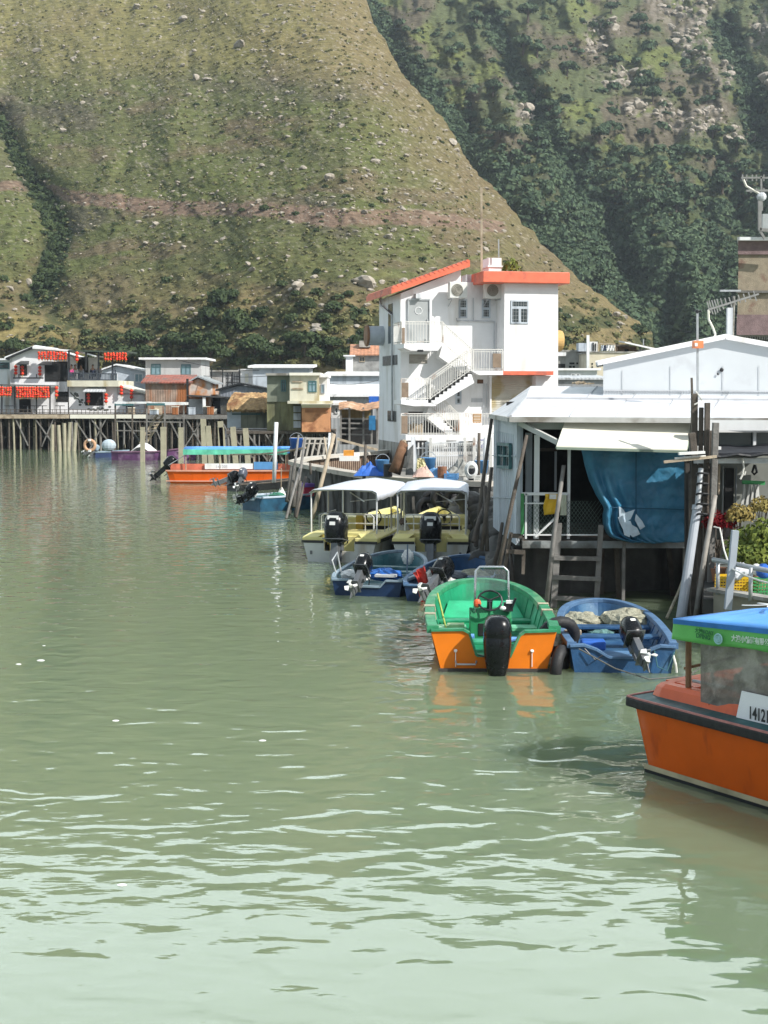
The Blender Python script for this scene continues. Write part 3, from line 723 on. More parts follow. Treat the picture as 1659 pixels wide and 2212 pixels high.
def platform(name,label,u0,u1,vtop,D,dep,n,cat='platform',mat=wood,group=None,thick=.18,brace=True,seed=1,stm=None,rows=3,beam=None,D0=None):
    a=P(u0,vtop,D); b=P(u1,vtop,D); z=a.z; rr=random.Random(seed)
    r=thing(name,label,cat,((a.x+b.x)/2,D,0),0,group)
    MB().box(a.x,D,z-thick,b.x,D+dep,z).build('deck',mat,r)
    if beam: MB().box(a.x,D-.14,z-.33,b.x,D-.003,z-.02).build('edge_beam',beam,r)
    for j in range(rows):
        y=D+.12+j*min(2.2,(dep-.3)/max(1,rows-1))
        for i in range(n):
            x=a.x+.15+(b.x-a.x-.3)*(i+rr.uniform(-.25,.25))/(n-1 or 1); rad=rr.uniform(.045,.10)
            x=min(max(x,a.x+.1),b.x-.1)
            m=MB(); tl=rr.uniform(-.12,.12); m.tube([(x+tl,y,-.8),(x+tl*.4,y,z*.5),(x,y,z-thick)],[rad*1.1,rad,rad*.9],7)
            m.build('stilt',(stm or [woodG,wood,wood,darkW,postC])[rr.randrange(len(stm or [0]*5))],r)
    if brace:
        for i in range(max(1,n//3)):
            x=a.x+(b.x-a.x)*(i*3+.6)/n; s=rr.choice((-1,1))
            MB().bar((x,D+.02,z*.9),(x+s*rr.uniform(.9,1.7),D+.02,rr.uniform(.05,.4)),.09).build('brace',woodG,r)
    for j in range(2):
        zz=z*(.35+.3*j); MB().bar((a.x,D+.3+j,zz),(b.x,D+.3+j,zz+rr.uniform(-.1,.1)),.07).build('cross_rail',darkW,r)
    for i in range(n//2):
        x=rr.uniform(a.x+.3,b.x-.8); hh=rr.uniform(.3,.9); MB().box(x,D+.5+rr.random(),z-thick-hh,x+rr.uniform(.4,1.2),D+.56+rr.random()*.9+1,z-thick).build('hanging_board',(darkW,wood,concD)[rr.randrange(3)],r)
    # added dark sheet well under the deck, standing in for the shade there
    MB().box(a.x,D+min(dep,4.9)-.1,-.5,b.x,D+min(dep,4.9),z-thick).build('shade_backing',dark,r)
    return r
# ================= left restaurant =================
D=115
R=house('stilt_restaurant','white two storey stilt restaurant hung with rows of red lanterns and an open upper balcony',D,7,24,771,147,893,M('white_board_wall',(.80,.80,.81),.6,.06,2,stain=(.4,.4,.4),samt=.25,streak=True),('gable',whiteP,78,749))
MB().extr([P(70,749,D-.5),P(170,757,D-.5),P(208,768,D-.5),P(208,771,D-.5),P(170,761,D-.5),P(70,753,D-.5)],(0,4,0)).build('roof_wing',whiteP,R)
MB().extr([P(12,773,D-.45),P(70,748,D-.45),P(70,752,D-.45),P(12,777,D-.45)],(0,5,0)).build('dark_roof_edge',black,R)
pbx(MB(),147,835,253,893,D,6).build('lower_wall',white,R)
pbx(MB(),145,822,256,835,D-.6,7).build('balcony_slab',creamR,R)
pbx(MB(),147,772,212,822,D+3.5,.2).build('balcony_back_wall',whiteP,R)
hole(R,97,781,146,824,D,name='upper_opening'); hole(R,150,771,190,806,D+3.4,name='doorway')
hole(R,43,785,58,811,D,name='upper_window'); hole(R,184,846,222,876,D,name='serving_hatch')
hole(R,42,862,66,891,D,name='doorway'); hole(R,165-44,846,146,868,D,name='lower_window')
for (u,v0,v1) in ((149,757,822),(213,757,822),(243,757,822),(186,757,800)):
    pl(MB(),(u,v0),(u,v1),.13,D-.5).build('balcony_post',black,R)
MB().extr([P(148,756,D-.7),P(275,758,D-.7),P(275,761,D-.7),P(148,759,D-.7)],(0,4.5,0)).build('balcony_canopy',M('dark_green_canopy',(.05,.07,.05),.6,.2,2),R)
m=MB(); pl(m,(147,805),(252,808),.09,D-.55); pl(m,(147,820),(252,821),.09,D-.55)
for i in range(36): pl(m,(147+i*3,806),(147+i*3,821),.05,D-.55)
for u in (148,180,210,244,249): pl(m,(u,799),(u,821),.10,D-.56)
m.build('balcony_railing',M('dark_grey_railing',(.055,.065,.08),.6,.2,3),R)
for (a_,b_,c_,d_) in ((40,781,62,788),(88,782,112,789),(184,838,229,847)):
    p=P(a_,b_,D); q=P(c_,d_,D-1.0); MB().extr([(p.x+.2,D,p.z),(q.x-.2,D,p.z),(q.x,D-1,q.z),(p.x,D-1,q.z)],(0,0,.06)).build('awning',black if a_<150 else greyW,R)
# ink branch mural
m=MB(); rr=random.Random(3)
pts=[P(152+i*3.0,848+i*2.6+rr.uniform(-1,1),D-.02) for i in range(10)]; m.tube(pts,.05,5)
for p in pts[1:]: m.ball(p+Vector((rr.uniform(-.3,.3),0,rr.uniform(-.25,.35))),(.13,.02,.10),6,4)
for i in range(10): m.ball(P(192+i*5,882+rr.uniform(-4,4),D-.02),(.14,.02,.08),6,4)
m.build('ink_branch_mural',M('mural_ink',(.10,.11,.10),.7,.4,8),R)
# lower terrace canopy with posts
T=thing('terrace_canopy','long low dark canopy with thin posts over the lower terrace of the lantern restaurant','canopy',P(55,893,D-3))
MB().extr([P(-40,829,D-3.2),P(107,832,D-3.2),P(107,835,D-3.2),P(-40,832,D-3.2)],(0,3.1,0)).build('roof',M('canopy_grey',(.09,.09,.09),.7,.2,2),T)
for u in (32,79,108,105-105+4): pl(MB(),(u,832),(u,896),.10,D-3).build('post',black,T)
pbx(MB(),28,815,93,818,D-1,.15).build('rafter',black,T)
for u in (31,41,79): pl(MB(),(u,808),(u,817),.08,D-.95).build('finial',black,T)
H0=house('white_neighbour_house','small white house with green framed window at the far left edge beside the restaurant',D+1.5,5,-60,778,22,893,whiteP,('flat',whiteP,.3,.15,.1),wins=[(-3,783,20,797,0,1)],frame=teal)
# restaurant platform
platform('stilt_platform','long timber stilt platform carrying the lantern restaurant, tangled with braces below',-60,150,895,D-4,11,15,seed=4,beam=woodL)
platform('stilt_platform','stilt platform with pale beam on thin posts under the mural wall of the restaurant',152,318,895,D-4,11,14,seed=8,beam=cream)
m=MB(); pl(m,(-40,891),(318,891),.05,D-4); pl(m,(-40,885),(318,885),.04,D-4)
for i in range(40): pl(m,(-40+i*9,884),(-40+i*9,896),.04,D-3.99)
single(m,'terrace_railing',wood,'thin dark railing along the edge of the restaurant terrace above the water','railing')
# terrace furniture and signs, small
rr=random.Random(9)
tb=thing('cafe_table','small dark table on the lower restaurant terrace','table',P(60,896,D-2.2),0,'terrace tables')
MB().lathe([(.38,.70),(.40,.72),(.38,.75)],n=12).build('table_top',black,tb,local=True); MB().lathe([(.05,.03),(.04,.7)],n=8).build('pedestal',steel,tb,local=True); MB().lathe([(.22,0),(.22,.03)],n=10).build('base',steel,tb,local=True)
for u in (75,92,20,130,275,290): dup(tb,P(u,896,D-2.2))
# lanterns
lb=MB(); lb.ball((0,0,0),(.17,.17,.145),10,7); lb.mi=1; lb.lathe([(.07,.13),(.07,.17)],n=8); lb.lathe([(.07,-.17),(.07,-.13)],n=8); lb.tube([(0,0,-.17),(0,0,-.30)],[.03,.045],5)
l0=lb.build('red_lantern',[lantR,gold],None,smooth=True)
first=True
def lantern(p,label,group,s=.66):
    global first
    if first: o=l0; first=False
    else: o=l0.copy(); COL.objects.link(o)
    o.location=p; o.scale=(s,s,s); tag(o,label,'lantern',group)
for (u0,u1,nu,v0,v1,nv,dd,lab,gr) in ((84,142,10,762,775,4,D-.75,'red lantern in the dense rows under the gable roof of the upper floor','lantern rows, upper left'),
    (227,271,8,764,776,4,D-.8,'red lantern in the dense rows at the right end of the balcony canopy','lantern rows, upper right'),
    (37,104,13,838,857,5,D-3.3,'red lantern in the long dense rows under the lower terrace canopy','lantern rows, lower terrace'),
    (0,22,5,838,853,4,D-3.3,'red lantern in the short rows at the far left end of the lower terrace','lantern rows, lower far left')):
    for i in range(nu):
        for j in range(nv):
            lantern(P(u0+(u1-u0)*i/(nu-1)+rr.uniform(-.8,.8),v0+(v1-v0)*j/(nv-1)+rr.uniform(-.7,.7),dd+rr.uniform(-.1,.1)),lab,gr)
for (u,vs,dd,lab) in ((34,(792,799,806),D-.3,'red lantern in the string of three left of the first upper window'),(48,(793,800,807),D-.3,'red lantern in the string hanging across the first upper window'),
    (86,(794,801,808),D-.3,'red lantern in the string of three left of the dark upper opening'),(166,(763,770,777),D-.8,'red lantern in the string hanging in the middle of the balcony'),
    (191,(853,860,867),D-.3,'red lantern in the string on the left side of the serving hatch'),(229,(853,860,867),D-.3,'red lantern in the string on the right side of the serving hatch'),
    (122,(838,846,854),D-3.3,'red lantern in the lone string at the right end of the lower canopy'),(262,(836,843,850),D-.4,'red lantern in the string on the side shed, nearest the restaurant corner'),(284,(844,851,858),D-.4,'red lantern in the string on the side shed, farther from the restaurant')):
    for v in vs: lantern(P(u,v,dd),lab,lab.replace('red lantern in','').strip(),.9)
SH=house('lean_to_shed','low white lean-to with sloping roof right of the restaurant mural wall',D,4,254,850,312,893,whiteP,None,cat='shed')
MB().extr([P(254,830,D-.4),P(316,848,D-.4),P(316,852,D-.4),P(254,834,D-.4)],(0,4.6,0)).build('roof',cream,SH)
MB().extr([P(254,834,D),P(312,851,D),P(312,852,D),P(254,852,D)],(0,4,0)).build('wall',whiteP,SH)
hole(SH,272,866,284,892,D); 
# people on the balcony
skinM=M('skin',(.42,.25,.17),.6,.1,5)
hairM=M('dark_hair',(.015,.012,.01),.6,.2,10)
def person(label,p,rz,top,legs,seated=True,group=None):
    r=thing('person',label,'person',p,rz,group)
    hip=.46 if seated else .88
    sk=[(0,0,hip),(0,0,hip+.25),(0,0,hip+.48),(0,.01,hip+.60),(0,.02,hip+.72)]
    rad=[.13,.12,.135,.05,.085]
    E=[(0,1),(1,2),(2,3),(3,4)]
    def chain(start,pts,rs):
        prev=start
        for q,r_ in zip(pts,rs): sk.append(q); rad.append(r_); E.append((prev,len(sk)-1)); prev=len(sk)-1
    for s in (-1,1):
        chain(2,[(s*.17,0,hip+.46),(s*.22,.03,hip+.20),(s*.14,.24,hip+.14),(s*.10,.32,hip+.15)],[.055,.045,.036,.03])
        if seated: chain(0,[(s*.09,.05,hip),(s*.10,.42,hip+.02),(s*.10,.44,.08),(s*.10,.54,.03)],[.09,.07,.045,.035])
        else: chain(0,[(s*.09,0,hip-.05),(s*.10,.03,.48),(s*.10,0,.09),(s*.10,.12,.03)],[.09,.065,.045,.035])
    def skin(name,idx,scale,mat,edges):
        me=bpy.data.meshes.new(name); mp={j:i for i,j in enumerate(idx)}
        me.from_pydata([sk[j] for j in idx],[(mp[a],mp[b]) for a,b in edges if a in mp and b in mp],[])
        o=bpy.data.objects.new(name,me); COL.objects.link(o); o.parent=r; md=o.modifiers.new('s','SKIN')
        for i,j in enumerate(idx): me.skin_vertices[0].data[i].radius=(rad[j]*scale,rad[j]*scale)
        me.skin_vertices[0].data[0].use_root=True
        o.modifiers.new('b','SUBSURF').levels=1; me.materials.append(mat); return o
    skin('body',list(range(len(sk))),1.0,skinM,E)
    a0=5; al=4; ll=4
    L_arm=list(range(5,9)); L_leg=list(range(9,13)); R_arm=list(range(13,17)); R_leg=list(range(17,21))
    skin('shirt',[0,1,2]+L_arm[:3]+R_arm[:3],1.16,top,E)
    skin('trousers',[0]+L_leg[:3]+R_leg[:3],1.14,legs,E)
    hh=MB(); z=hip+.78; hh.ball((0,-.015,z),(.098,.105,.10),10,7); hh.build('hair',hairM,r,local=True,smooth=True)
    fc=MB(); fc.ball((0,.06,z-.06),(.07,.05,.09),10,7); fc.ball((0,.115,z-.07),(.014,.018,.02),6,4); fc.build('face',skinM,r,local=True,smooth=True)
    return r
pk=M('pink_cloth',(.75,.10,.32),.8,.1,6); navy=M('navy_cloth',(.02,.03,.06),.8,.1,6); greyc=M('grey_cloth',(.3,.3,.3),.8,.1,6)
bz=P(0,822,D).z
for (u,dy,rz,t_,l_,lab) in ((155,.4,2.6,pk,navy,'seated person in a pink top at the left end of the balcony'),(163,.8,3.4,whiteC,greyc,'seated person in a white top beside the person in pink'),
    (201,.4,3.0,navy,navy,'seated person in dark clothes near the middle of the balcony rail'),(214,.6,3.3,greyc,navy,'seated person in a grey top by the middle balcony post'),(176,1.6,2.9,greyc,navy,'seated person in grey set back under the balcony canopy')):
    p=P(u,822,D+dy); person(lab,(p.x,D+dy,bz),rz,t_,l_)
# ================= second row and middle houses =================
house('pale_gable_house','pale blue grey gabled house behind the lantern balcony, partly hidden by the lean-to',125,6,212,803,318,860,greyblue,('gable',whiteP,252,789),wins=[(291,807,309,826,1,0),(240,808,254,826,1,0)],pane=glassB)
house('flat_roofed_house','pale grey flat roofed house with two teal framed windows above the rusty sheds',122,6,315,777,434,835,M('pale_grey_render',(.50,.50,.49),.8,.08,2,stain=(.36,.36,.35),samt=.3,streak=True),('flat',white,.5,.18,0),wins=[(327,786,347,810,1,1),(392,787,412,810,1,1)],frame=teal,pane=glassB)
RH=house('rusty_shed','rust streaked corrugated shed with a dull red roof on the waterfront',112,5,315,826,408,893,rustM,('gableside',redroof,812),cat='shed')
RH2=house('rusty_gable_shed','orange rusted white gabled sheet shed joined to the right of the streaked shed',112.3,5,409,826,456,853,rustP,('gable',steel,428,815),cat='shed')
LT=thing('open_lean_to','dark open lean-to on thin pale posts with stacked belongings inside','shed',P(452,895,110))
MB().extr([P(403,853,109.5),P(504,858,109.5),P(504,861,109.5),P(403,856,109.5)],(0,4,0)).build('roof',M('dark_felt',(.05,.05,.05),.9,.3,2),LT)
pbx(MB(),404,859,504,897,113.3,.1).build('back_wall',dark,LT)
pbx(MB(),408,862,439,895,112,.15).build('stone_panel',M('crazy_stone',(.50,.51,.50),.8,.3,1.2,.6,6),LT)
pbx(MB(),438,858,444,896,109.6,.12).build('post',whiteP,LT); pbx(MB(),403,818,407,896,109.6,.12).build('post',black,LT); pbx(MB(),463,866,498,889,112.5,.1).build('dark_door',M('slate_door',(.04,.06,.08),.6,.2,3),LT)
platform('stilt_platform','weathered stilt platform under the rusty sheds and open lean-to',319,506,896,108,8,15,seed=12,beam=woodG)
PV=thing('jetty_canopy','slim white and teal roofed jetty shelter on tall thin posts beside the restaurant','canopy',P(320,960,104))
pbx(MB(),247,868,318,872,103,2.2).build('roof',whiteP,PV); pbx(MB(),319,869,398,875,103,2.2).build('roof',whiteP,PV)
pbx(MB(),317,871,356,876,102.9,.12).build('teal_fascia',teal,PV); pbx(MB(),247,873,288,876,102.9,.12).build('teal_fascia',teal,PV)
for u in (249,286,317,356,397): pl(MB(),(u,872),(u,985),.11,103.1).build('post',wood if u<300 else woodG,PV)
m=MB(); pl(m,(249,910),(397,912),.08,103.1); pl(m,(249,930),(340,931),.08,103.1); m.build('rail',woodG,PV)
ST=thing('timber_stairs','pale timber stairs slanting down to the water under the jetty shelter','stairs',P(325,965,104))
for du in (0,13): pl(MB(),(340+du,895),(303+du,958),.16,104).build('stringer',woodL,ST)
for i in range(9): pl(MB(),(340-4*i,899+6.7*i),(353-4*i,899+6.7*i),.07,103.9).build('tread',woodL,ST)
# concrete mooring posts in the water
def gpost(u,vb,vt,w,label,lean=0,D_=None,mat=postC):
    p=G(u,vb,0); t=P(u+lean,vt,p.y); m=MB(); wm=w*p.y/F
    m.bar(p-Vector((0,0,1)),t,wm,wm*.9); m.bar(t-Vector((0,0,.14)),t+Vector((0,0,.02)),wm*1.05,wm*.95)
    return single(m,'mooring_post',mat,label,'post','pale square mooring posts')
gpost(308,998,923,9,'pale square concrete post standing in front of the purple boat near its left end')
gpost(353,1003,923,11,'stained square concrete post standing in front of the middle of the purple boat')
gpost(391,996,924,10,'square concrete post at the right end of the purple boat by the orange boat stern')
for u,vt in ((433,905),(449,920),(478,923),(503,922),(530,925),(470,910)): 
    p=P(u,1,88); m=MB(); t=P(u+(6 if vt<912 else 0),vt,88); m.bar((p.x,88,-1),t,.32,.3); single(m,'mooring_post',postC,'pale squat concrete post half hidden behind the blue green canopy of the far orange boat','post','posts behind the far orange boat')
for i in range(5):
    u=95+i*13; p=P(u,1,109); m=MB(); m.tube([(p.x+random.uniform(-.3,.3),109,-1),(p.x,109,random.uniform(2.0,2.5))],[.17,.14],8); single(m,'leaning_pile',postC,'pale round pile leaning among the braces under the restaurant deck','pile','round piles under the restaurant')
# dark gable, thatch, olive house
house('grey_gable_house','low dark grey gabled house behind the thatched shed',112,5,476,842,578,870,M('slate_grey_sheet',(.20,.22,.25),.6,.1,2,planks=-.25),('gable',black,520,830))
house('white_block_house','small white block house with a cream door behind the dark grey gable',128,5,520,800,546,832,white,('flat',white,.2,.12,0),wins=[(528,806,538,828,0,0)],pane=cream)
house('long_grey_house','long blue grey house with thin white roof slab in the back row',126,6,546,795,668,835,greyblue,('flat',white,.4,.2,.25))
house('rooftop_room','white rooftop room half hidden in the back row left of the long grey house',130,4,446,803,520,850,M('faded_white',(.50,.50,.50),.8,.15,1,stain=(.3,.28,.26),samt=.5),('flat',concrete,.3,.15,0))
for i,(u,v0,v1) in enumerate(((481,797,840),(517,797,838),(502,803,845),(491,805,850),(457,795,850))):
    single(pl(MB(),(u,v0),(u,v1),.10,127-i),'rooftop_pole',black,('thin dark pole standing on the back row roofs, one of five'),'pole','rooftop poles')
m=MB(); 
for v in (812,818,826): pl(m,(488,v),(518,v+1),.07,124)
for i in range(6): pl(m,(488+i*6,808),(488+i*6,830),.05,124)
single(m,'rooftop_rack',black,'dark metal rack on the roof behind the grey gable','rack')
TH=house('thatched_shed','waterside shed of mottled panels under a shaggy brown thatched roof',96,4.5,491,884,577,925,M('patched_panel_wall',(.22,.23,.17),.8,.35,1.0,.3,10,stain=(.10,.11,.08),samt=.5,streak=True,planks=.6),None,cat='shed')
pbx(MB(),491,888,520,924,95.94,.07).build('pale_panel',greyblue,TH)
pbx(MB(),501,893,562,896,95.90,.12).build('dark_ledge',teal,TH)
a=P(488,884,95.4); b=P(578,884,95.4); rows=[]; rr=random.Random(2)
for i in range(13):
    t=i/12; y=95.3+2.6*t; z=P(530,886,95.4).z+ (P(530,852,98).z-P(530,886,95.4).z)*math.sin(t*1.5)**.9
    rows.append([(a.x+(b.x-a.x)*(j/24)+.35*t+rr.uniform(-.05,.05),y,z+rr.uniform(-.05,.07)+(-.12*rr.random() if i==0 else 0)) for j in range(25)])
for i in range(1,6):
    t=i/5; rows.append([(p[0],97.9+2.6*t,p[2]-.9*t*t*1.4) for p in rows[12]])
MB().grid(rows).build('roof',thatch,TH,solid=.22)
OH=thing('olive_stilt_house','tall patched stilt house, grey green above olive boards, with an orange box room','house',P(640,935,90))
pbx(MB(),577,811,626,868,90.6,4.5).build('green_wall',oliveG,OH)
pbx(MB(),626,811,689,868,90,5).build('cream_wall',creamR,OH); pbx(MB(),689,815,707,868,90.4,4).build('white_annex',white,OH)
pbx(MB(),574,806,628,811,90.2,5.2).build('roof',concrete,OH); pbx(MB(),625,805,692,811,89.7,5.6).build('roof',cream,OH); pbx(MB(),688,809,709,815,90.1,4.6).build('roof',white,OH)
pbx(MB(),577,868,654,930,90.7,4.3).build('board_wall',olive,OH)
pbx(MB(),621,866,716,872,89.2,4).build('ledge',creamR,OH)
pbx(MB(),652,880,713,933,89,1.8).build('orange_room',orangeB,OH)
MB().extr([P(650,873,88.2),P(715,873,88.2),P(713,881,88.9),P(652,881,88.9)],(0,1.5,.03)).build('orange_room_roof',cream,OH)
pbx(MB(),659,884,708,891,88.93,.09).build('upper_panel',M('brown_board',(.34,.15,.07),.8,.3,2),OH)
pbx(MB(),634,877,650,890,90.6,.12).build('window',greyblue,OH); pbx(MB(),634,893,650,907,90.6,.12).build('window',greyblue,OH); pbx(MB(),634,910,650,924,90.6,.12).build('window',greyblue,OH)
pbx(MB(),605,882,622,900,90.63,.09).build('shutter',olive,OH)
pbx(MB(),631,823,653,826,89.93,.09).build('vent',woodL,OH); pbx(MB(),631,838,655,841,89.93,.09).build('vent',woodL,OH)
win(OH,607,821,618,846,90.6,teal,glassD,1,1); win(OH,666,823,684,847,90,teal,glassB,1,1); win(OH,693,830,701,850,90.4,greyblue,glassB,0,0)
platform('stilt_platform','dark stilt platform under the thatched shed and the olive stilt house',489,720,931,90.2,6,18,seed=21,stm=[wood,woodG])
house('grey_long_house','long low blue grey house with a pale roof left of the tall white house',110,6,709,812,822,850,greyblue,('flat',white,.3,.18,.25),wins=[(777,838,784,846,0,0),(787,838,794,846,0,0)],frame=black)
house('white_roofed_shed','low grey shed with a bright white sheet roof left of the tall white house',101,4,707,857,822,878,M('mid_grey_sheet',(.33,.34,.35),.7,.1,2,planks=-.3),('flat',white,.4,.2,.75),cat='shed')
single(pbx(MB(),797,856,818,872,99.5,.5),'blue_water_tank',blueP,'bright blue water tank at the corner of the tall white house','tank')
house('white_hut','tiny white hut with one dark window right of the orange box room',93,3,714,875,735,903,whiteP,('flat',white,.35,.18,.1),wins=[(723,880,731,893,0,0)])
TS=thing('tarpaulin_roofed_stall','brown board stall under a crumpled rust coloured tarpaulin roof','stall',P(775,930,90))
rows=[]; rr=random.Random(6)
for i in range(8):
    t=i/7; rows.append([P(732+(820-732)*j/16,884-t*14-3*math.sin(j*.5)+rr.uniform(-1,1.2),89+2.6*t) for j in range(17)])
MB().grid(rows).build('roof',M('rust_tarpaulin',(.42,.24,.14),.8,.3,2,.5,6,stain=(.55,.40,.28),samt=.4),TS,solid=.05)
pbx(MB(),736,884,803,906,91.5,.1).build('board_wall',M('brown_boards',(.16,.13,.06),.85,.3,2,planks=.3),TS)
for u in (736,755,785,803,815): pl(MB(),(u,880),(u,960),.12,89.4).build('post',woodG,TS)
for v in (904,914,925,938): pl(MB(),(736,v),(803,v+1),.10,89.5).build('shelf',woodG,TS)
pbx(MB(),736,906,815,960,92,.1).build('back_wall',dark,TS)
single(pbx(MB(),797,898,811,929,88.6,.6),'blue_bin',M('deep_blue_plastic',(.02,.14,.30),.5,.2,4),'tall blue bin standing at the right end of the tarpaulin roofed stall','bin')
TL=house('tiled_stone_house','grey stone house with terracotta tiled roof rising behind the low blue grey houses',120,5,763,766,822,812,M('grey_stone',(.30,.30,.29),.9,.3,2,.6,8),('gableside',terra,746),wins=[(776,770,788,782,1,0)],frame=woodL)
pbx(MB(),776,736,800,750,121,1.5).build('chimney',concrete,TL)
house('white_corner_block','small pale block beside the tiled stone house',119,4,747,770,762,806,white,('flat',white,.2,.12,0))
# ================= right background =================
GB=house('grey_flat_block','weathered grey block with dark openings right of the tall white house',120,6,1196,760,1269,800,M('grey_render_dark',(.33,.33,.31),.9,.15,1.5,stain=(.2,.2,.18),samt=.4,streak=True),('flat',concrete,.15,.15,0))
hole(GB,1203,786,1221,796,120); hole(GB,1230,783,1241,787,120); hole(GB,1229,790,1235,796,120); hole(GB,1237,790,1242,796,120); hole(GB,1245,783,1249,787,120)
pbx(MB(),1203,761,1223,769,119.7,.25).build('white_panel',white,GB)
CB=house('cream_long_house','long cream house whose roof is cluttered with laundry and huts',114,7,1272,762,1420,835,M('cream_plain_wall',(.58,.52,.40),.8,.08,2,stain=(.42,.36,.26),samt=.25,streak=True),('flat',concrete,.1,.1,0))
hole(CB,1278,784,1281,788,114); hole(CB,1278,791,1281,795,114)
single(pbx(MB(),1250,741,1271,759,119,1.5),'rooftop_cabin',greyblue,'small pale blue cabin on the grey block roof left of the white pole','cabin')
m=MB(); pbx(m,1274,738,1291,760,115,1.2); m.mi=1; pbx(m,1280,740,1283,758,114.9,.12); pbx(m,1286,742,1288,758,114.9,.12)
single(m,'striped_rooftop_hut',[white,dark],'white rooftop hut with two dark slots right of the white pole','hut')
m=MB(); pl(m,(1293,742),(1330,744),.08,115); pl(m,(1293,742),(1293,760),.08,115); pl(m,(1329,744),(1329,760),.08,115)
single(m,'clothes_rack',woodL,'laundry frame on the cream house roof','drying frame')
for i,(u,c) in enumerate(((1298,greyblue),(1303,navy),(1309,whiteC),(1316,whiteC),(1322,whiteC))):
    g=MB().grid([[P(u+j*2.2,745+k*4.5+math.sin(j+k),115+.08*math.sin(j*2+k)) for j in range(4)] for k in range(4)])
    single(g,'laundry_cloth',c,'cloth hung out on the laundry frame of the cream house roof','laundry','laundry on the roof frame',solid=.03)
HT=thing('rooftop_shack','brown rooftop shack under a bright white slanting sheet roof','shack',P(1385,764,115.5))
MB().extr([P(1350,738,114.5),P(1420,753,114.5),P(1420,757,114.5),P(1350,741,114.5)],(0,3,.2)).build('roof',white,HT)
pbx(MB(),1334,748,1375,764,116,2).build('wall',M('brown_shack_boards',(.24,.15,.09),.85,.4,1.5,planks=.25),HT); pbx(MB(),1377,755,1416,764,116,2).build('white_wall',white,HT)
hole(HT,1349,754,1358,762,116); pbx(MB(),1332,744,1360,748,115,2.6).build('lower_roof',wood,HT)
WB=house('white_low_house','low white house with a pair of dark windows beside the tall white house',105,5,1196,800,1290,824,M('pale_grey_white',(.56,.58,.58),.7,.08,2,stain=(.4,.42,.42),samt=.3,streak=True),('flat',white,.25,.16,0),wins=[(1233,807,1243,819,0,0),(1244,807,1253,819,0,0)])
house('grey_sheet_shed','row of low grey sheet sheds just behind the near white roof',88,4,1196,820,1310,850,M('grey_mid_sheet',(.28,.29,.30),.7,.15,1,stain=(.16,.16,.16),samt=.4),('flat',greyW,.2,.12,.2),cat='shed')
m=MB(); rr=random.Random(4)
for i in range(16): 
    u=1232+rr.random()*40; pl(m,(u,826+rr.random()*4),(u+rr.uniform(6,16),823+rr.random()*6),.18,85+rr.random(),h=.07)
single(m,'plank_pile',woodL,'heap of pale planks lying on the low grey sheds behind the near roof','plank pile')
single(pl(MB(),(1270,724),(1270,800),.22,113),'flag_pole',whiteP,'thick white pole rising in front of the cream house','pole')
single(pl(MB(),(1405-15,733),(1390,745),.08,114),'rooftop_antenna',steel,'tiny antenna on the white roof of the rooftop shack','antenna')

# overhead wires
for k,(a,b,D1,D2,sag,lb_) in enumerate((((440,812),(640,806),112,104,5,'sagging black wire strung over the grey gabled roof'),((709,828),(816,822),106,90,5,'sagging black wire strung across the blue grey long house'),((380,776),(560,800),118,112,6,'sagging black wire above the rusty sheds'))):
    A=P(*a,D1); B2=P(*b,D2); single(MB().tube([A.lerp(B2,t/12)-Vector((0,0,sag*D1/F*4*(t/12)*(1-t/12))) for t in range(13)],.022,5),'wire',black,lb_,'wire')

# small goods standing on the waterfront decks
rr=random.Random(55)
goods=[('storage_box','box',greyblue,'pale blue'),('storage_box','box',cream,'cream'),('storage_box','box',rustM,'rusty'),('storage_box','box',woodL,'tan'),('storage_box','box',concD,'dark grey')]
for i,(u,D) in enumerate(((333,108.3),(342,108.6),(379,108.5),(414,108.3),(446,109.3),(455,108.4),(463,108.9),(484,108.4),(284,111.4))):
    n_,c_,m_,l_=goods[(i*3+i//2)%5]; z=P(u,896,108).z if D<110 else P(u,895,111).z; p=P(u,890,D)
    t=thing(n_,'small '+l_+' storage box on the stilt deck '+('under the jetty shelter' if u<400 and D<110 else 'by the open lean-to' if D<110 else 'by the white lean-to'),c_,(p.x,D,z),rr.uniform(-.3,.3),'storage boxes on the stilt decks')
    w_,h=rr.uniform(.18,.32),rr.uniform(.3,.7); MB().box(-w_,-.2,0,w_,.2,h).build('body',m_,t,local=True,bevel=.03); MB().box(-w_-.02,-.22,h+.003,w_+.02,.22,h+.06).build('lid',m_ if i%2 else cream,t,local=True)
# ================= tall white house =================
TH_=math.radians(12); D0=67.0
W0=P(865,975,D0); W0=Vector((W0.x,D0,0)); ex=Vector((math.cos(TH_),math.sin(TH_),0)); ey=Vector((-math.sin(TH_),math.cos(TH_),0))
def WF(u,v,off=0.0):
    """photo point on the facade plane moved off metres towards the viewer -> house coordinates"""
    x,y,z=ray(u,v); d=Vector((x,y,z)); n=ey; p0=W0-ey*off
    t=(p0-Vector((0,0,CH))).dot(n)/d.dot(n); p=Vector((0,0,CH))+d*t; q=p-W0
    return Vector((q.dot(ex), -off, p.z))
def c3(x,y,off=0.0): return WF(763.1+.3*x,530.9+.3*y,off)
def SIDE(x,y):   # point on the left side wall
    u,v=763.1+.3*x,530.9+.3*y; rx_,ry_,rz_=ray(u,v); d=Vector((rx_,ry_,rz_)); n=ex
    t=(W0-Vector((0,0,CH))).dot(n)/d.dot(n); p=Vector((0,0,CH))+d*t; q=p-W0; return Vector((0,q.dot(ey),p.z))
WH=thing('white_stair_house','tall white three storey house with coral roofs and an outside zigzag staircase','house',W0,TH_)
B=lambda mb,n,m,p=WH,**k: mb.build(n,m,p,local=True,**k)
zt=1.25
